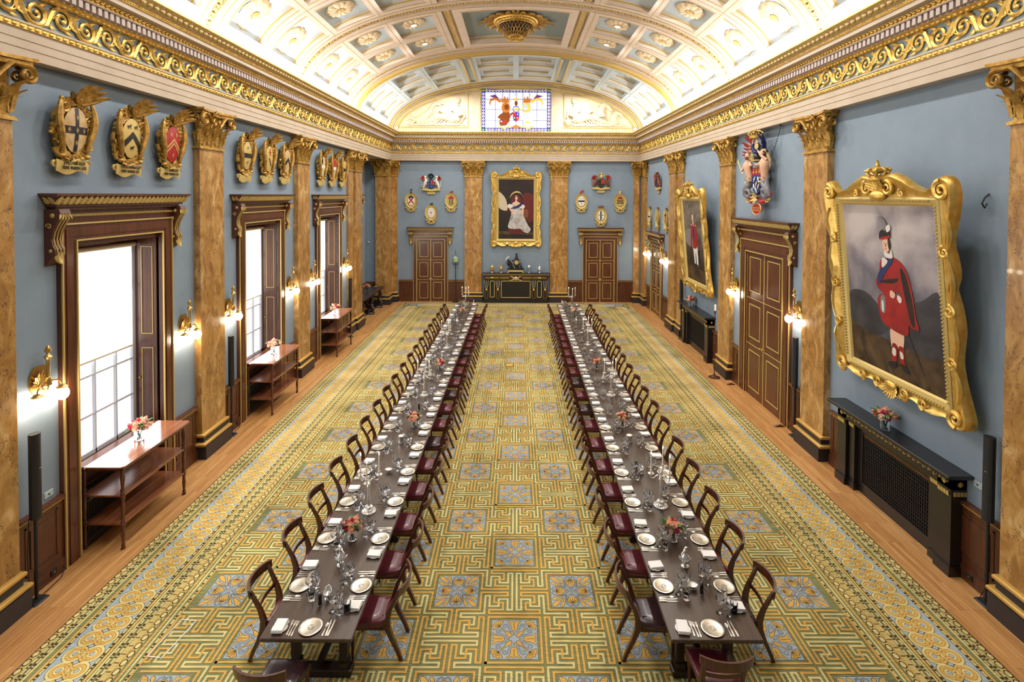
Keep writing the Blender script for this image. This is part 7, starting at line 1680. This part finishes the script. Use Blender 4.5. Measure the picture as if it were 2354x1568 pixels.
def speaker():
    r = thing('column_loudspeaker', 'x', 'loudspeaker'); m = MB().mat(BLACKM)
    m.rings([[(.075 * cos(a) * (1 if sin(a) < 0 else .9), .06 * sin(a), z) for a in [2 * pi * i / 16 for i in range(16)]] for z in (1.12, 2.24)], True, True); m.mat(GREYP if 0 else SILVER); m.box(-.004, .03, -.066, -.06, 1.78, 1.783); m.build('enclosure', r, 40)
    m = MB().mat(BLACKM); m.cyl((0, .0, 0), .02, .01, 1.12, 10); m.cyl((0, 0, 0), .026, .3, .4, 10); m.build('pole', r, 40)
    m = MB().mat(BLACKM); m.cbox(-.11, .11, -.09, .09, 0, .02, .02); m.build('base', r, 0)
    m = MB().mat(BLACKM); m.tube([(-.04, .05, 1.12), (-.06, .06, .6), (-.05, .05, .2), (-.07, -.02, .03), (.2, .02, .012), (.42, .04, .01), (.55, .10, .04), (.56, .14, .15)], .006, 5); m.build('cable', r, 50)
    return Proto(r)
SPK = speaker()
for x, y, a, lb in ((-6.33, 6.86, pi / 2, 'beside the nearest marble pilaster, window wall'), (-6.36, 11.68, pi / 2, 'beside the pilaster between first and second windows'), (-6.3, 19.9, pi / 2, 'beyond the third window'), (6.27, 6.86, -pi / 2, 'nearest on the fireplace wall, by the nearer chimneypiece'), (6.28, 11.72, -pi / 2, 'between tall double door and marble pilaster'), (6.25, 19.8, -pi / 2, 'at the far end of the farther chimneypiece')):
    SPK.put((x, y, 0), a, 'slim black column loudspeaker on a pole, ' + lb, 'column loudspeakers')
def plate_box(x, y, z, rz, lb, mt=SWITCH, w=.07, h=.045, nm='wall_switch', cat='switch'):
    m = MB().mat(mt); m.cbox(-w, w, -h, h, 0, .012, .004); m.mat(BLACKM if mt is SWITCH else BRASS); m.box(-.012, .012, -.01, .01, .012, .016); o = m.build(nm, None, 0); o.rotation_euler = (pi / 2, 0, rz); o.location = (x, y, z); tag(o, lb, cat)
plate_box(WL, 7.27, 1.2, pi / 2, 'pale switch plate above the wainscot, left of first window')
plate_box(WR, 7.18, 1.42, -pi / 2, 'pale switch plate just beyond the near end of nearer chimneypiece')
plate_box(WL + .078, 7.25, .11, pi / 2, 'black socket in the skirting by the nearest loudspeaker', BLACKM, .05, .04, 'wall_socket', 'socket')
plate_box(WL + .078, 12.1, .11, pi / 2, 'black socket in the skirting before the second window', BLACKM, .05, .04, 'wall_socket', 'socket')
plate_box(WR - .078, 7.2, .11, -pi / 2, 'black socket in the skirting beside nearer chimneypiece', BLACKM, .05, .04, 'wall_socket', 'socket')
for x, y, lb in ((6.18, 14.95, 'dark door wedge at the far jamb of tall double door'), (6.2, 12.22, 'dark door wedge at the near jamb of tall double door')):
    m = MB().mat(OAK); m.rings([[(-.12, -.04, 0), (.12, -.04, 0), (.12, .04, 0), (-.12, .04, 0)], [(-.1, -.03, .02), (.02, -.03, .05), (.02, .03, .05), (-.1, .03, .02)]], True, True); tag(m.build('door_wedge', loc=(x, y, 0)), lb, 'doorstop')
m = MB().mat(WHITEH); m.lathe([(.05, 0), (.045, .02), (.03, .06), (.001, .07)], 10); o = tag(m.build('security_sensor', loc=(-7.3, 25.98, 3.05)), 'small white sensor on the end wall of the side recess', 'sensor'); o.rotation_euler = (pi / 2, 0, 0)
for s, lb in ((-1, 'left'), (1, 'right')):
    r = thing('cornice_spotlight', 'small white spotlight on the %s end of the lunette ledge' % lb, 'spotlight', (XC + s * 6.0, YF - .2, 8.63)); m = MB().mat(VWHITE); m.lathe([(.05, 0), (.05, .02), (.02, .03), (.02, .06)], 12); m.sphere((0, -.02, .12), .07, 12, 8, (1.3, 1, .8)); m.build('housing', r, 50); m = MB().mat(LAMPC); m.sphere((-s * .05, -.05, .14), .045, 10, 6); m.build('lamp', r, 50)
# ------------------------------------------------------------------ light
def area(name, loc, rot, sx, sy, power, col=(1, 1, 1), shape='RECTANGLE', spread=180):
    l = bpy.data.lights.new(name, 'AREA'); l.shape = shape; l.size = sx; l.size_y = sy; l.energy = power; l.color = col; l.spread = R(spread)
    o = bpy.data.objects.new(name, l); COL.objects.link(o); o.location = loc; o.rotation_euler = rot; return o
for s in (-1, 1):       # cove strips hidden on the cornice
    area('cove_light', (XC + s * 6.1, 12.0, 8.56), (0, pi + s * .12, 0), .25, 28.0, K_COVE, (1.0, .96, .91))
area('cove_light', (XC, YF - .35, 8.66), (pi, 0, 0), 11.0, .12, K_COVE * .035, (1.0, .9, .75))
for i, (p, tilt) in enumerate(DOWN):
    area('downlight_and_fill', (p[0] * .985, p[1], p[2] - .28), (0, 0, 0), .35, .35, K_DOWN * (.35 if p[1] < 5 else .8 if p[1] < 12 else 1.15), (1.0, .985, .96), 'DISK')
for i, y in enumerate((3.87, 8.65, 13.43, 18.2)):
    area('window_daylight', (WL + .06, y, 2.9), (0, -pi / 2, 0), 3.3, 1.7, K_WIN, (.93, .965, 1.0))
W_ = bpy.data.worlds.new('World'); bpy.context.scene.world = W_; W_.use_nodes = True
W_.node_tree.nodes['Background'].inputs[0].default_value = (.8, .85, .9, 1); W_.node_tree.nodes['Background'].inputs[1].default_value = .3
# ------------------------------------------------------------------ camera
F, PIT, YAW, ROL, PCX, PCY = 1208.53208, .0223993873, .00250774788, .00455394137, 1190.47623, 476.443793
cd = bpy.data.cameras.new('camera'); cam = bpy.data.objects.new('camera', cd); COL.objects.link(cam)
cd.sensor_fit = 'HORIZONTAL'; cd.sensor_width = 36.0; cd.lens = F * 36.0 / 2354; cd.shift_x = -(PCX - 1177) / 2354; cd.shift_y = (PCY - 784) / 2354; cd.clip_end = 200; cd.clip_start = .05
fwd = Vector((sin(YAW) * cos(PIT), cos(YAW) * cos(PIT), -sin(PIT))); rt = Vector((cos(YAW), -sin(YAW), 0)); up = rt.cross(fwd)
r2 = rt * cos(ROL) + up * sin(ROL); u2 = -rt * sin(ROL) + up * cos(ROL)
M_ = Matrix(((r2.x, u2.x, -fwd.x, 0), (r2.y, u2.y, -fwd.y, 0), (r2.z, u2.z, -fwd.z, 5.4), (0, 0, 0, 1))); cam.matrix_world = M_
sc = bpy.context.scene; sc.camera = cam
sc.view_settings.view_transform = 'Standard'; sc.view_settings.look = 'None'; sc.view_settings.gamma = 1.0; sc.view_settings.use_curve_mapping = False; sc.view_settings.exposure = EXPO
try:
    sc.cycles.max_bounces = 10; sc.cycles.transmission_bounces = 8; sc.cycles.glossy_bounces = 4; sc.cycles.diffuse_bounces = 4; sc.cycles.sample_clamp_indirect = 6.0; sc.cycles.caustics_refractive = False; sc.cycles.caustics_reflective = False; sc.cycles.use_denoising = True
except Exception: pass
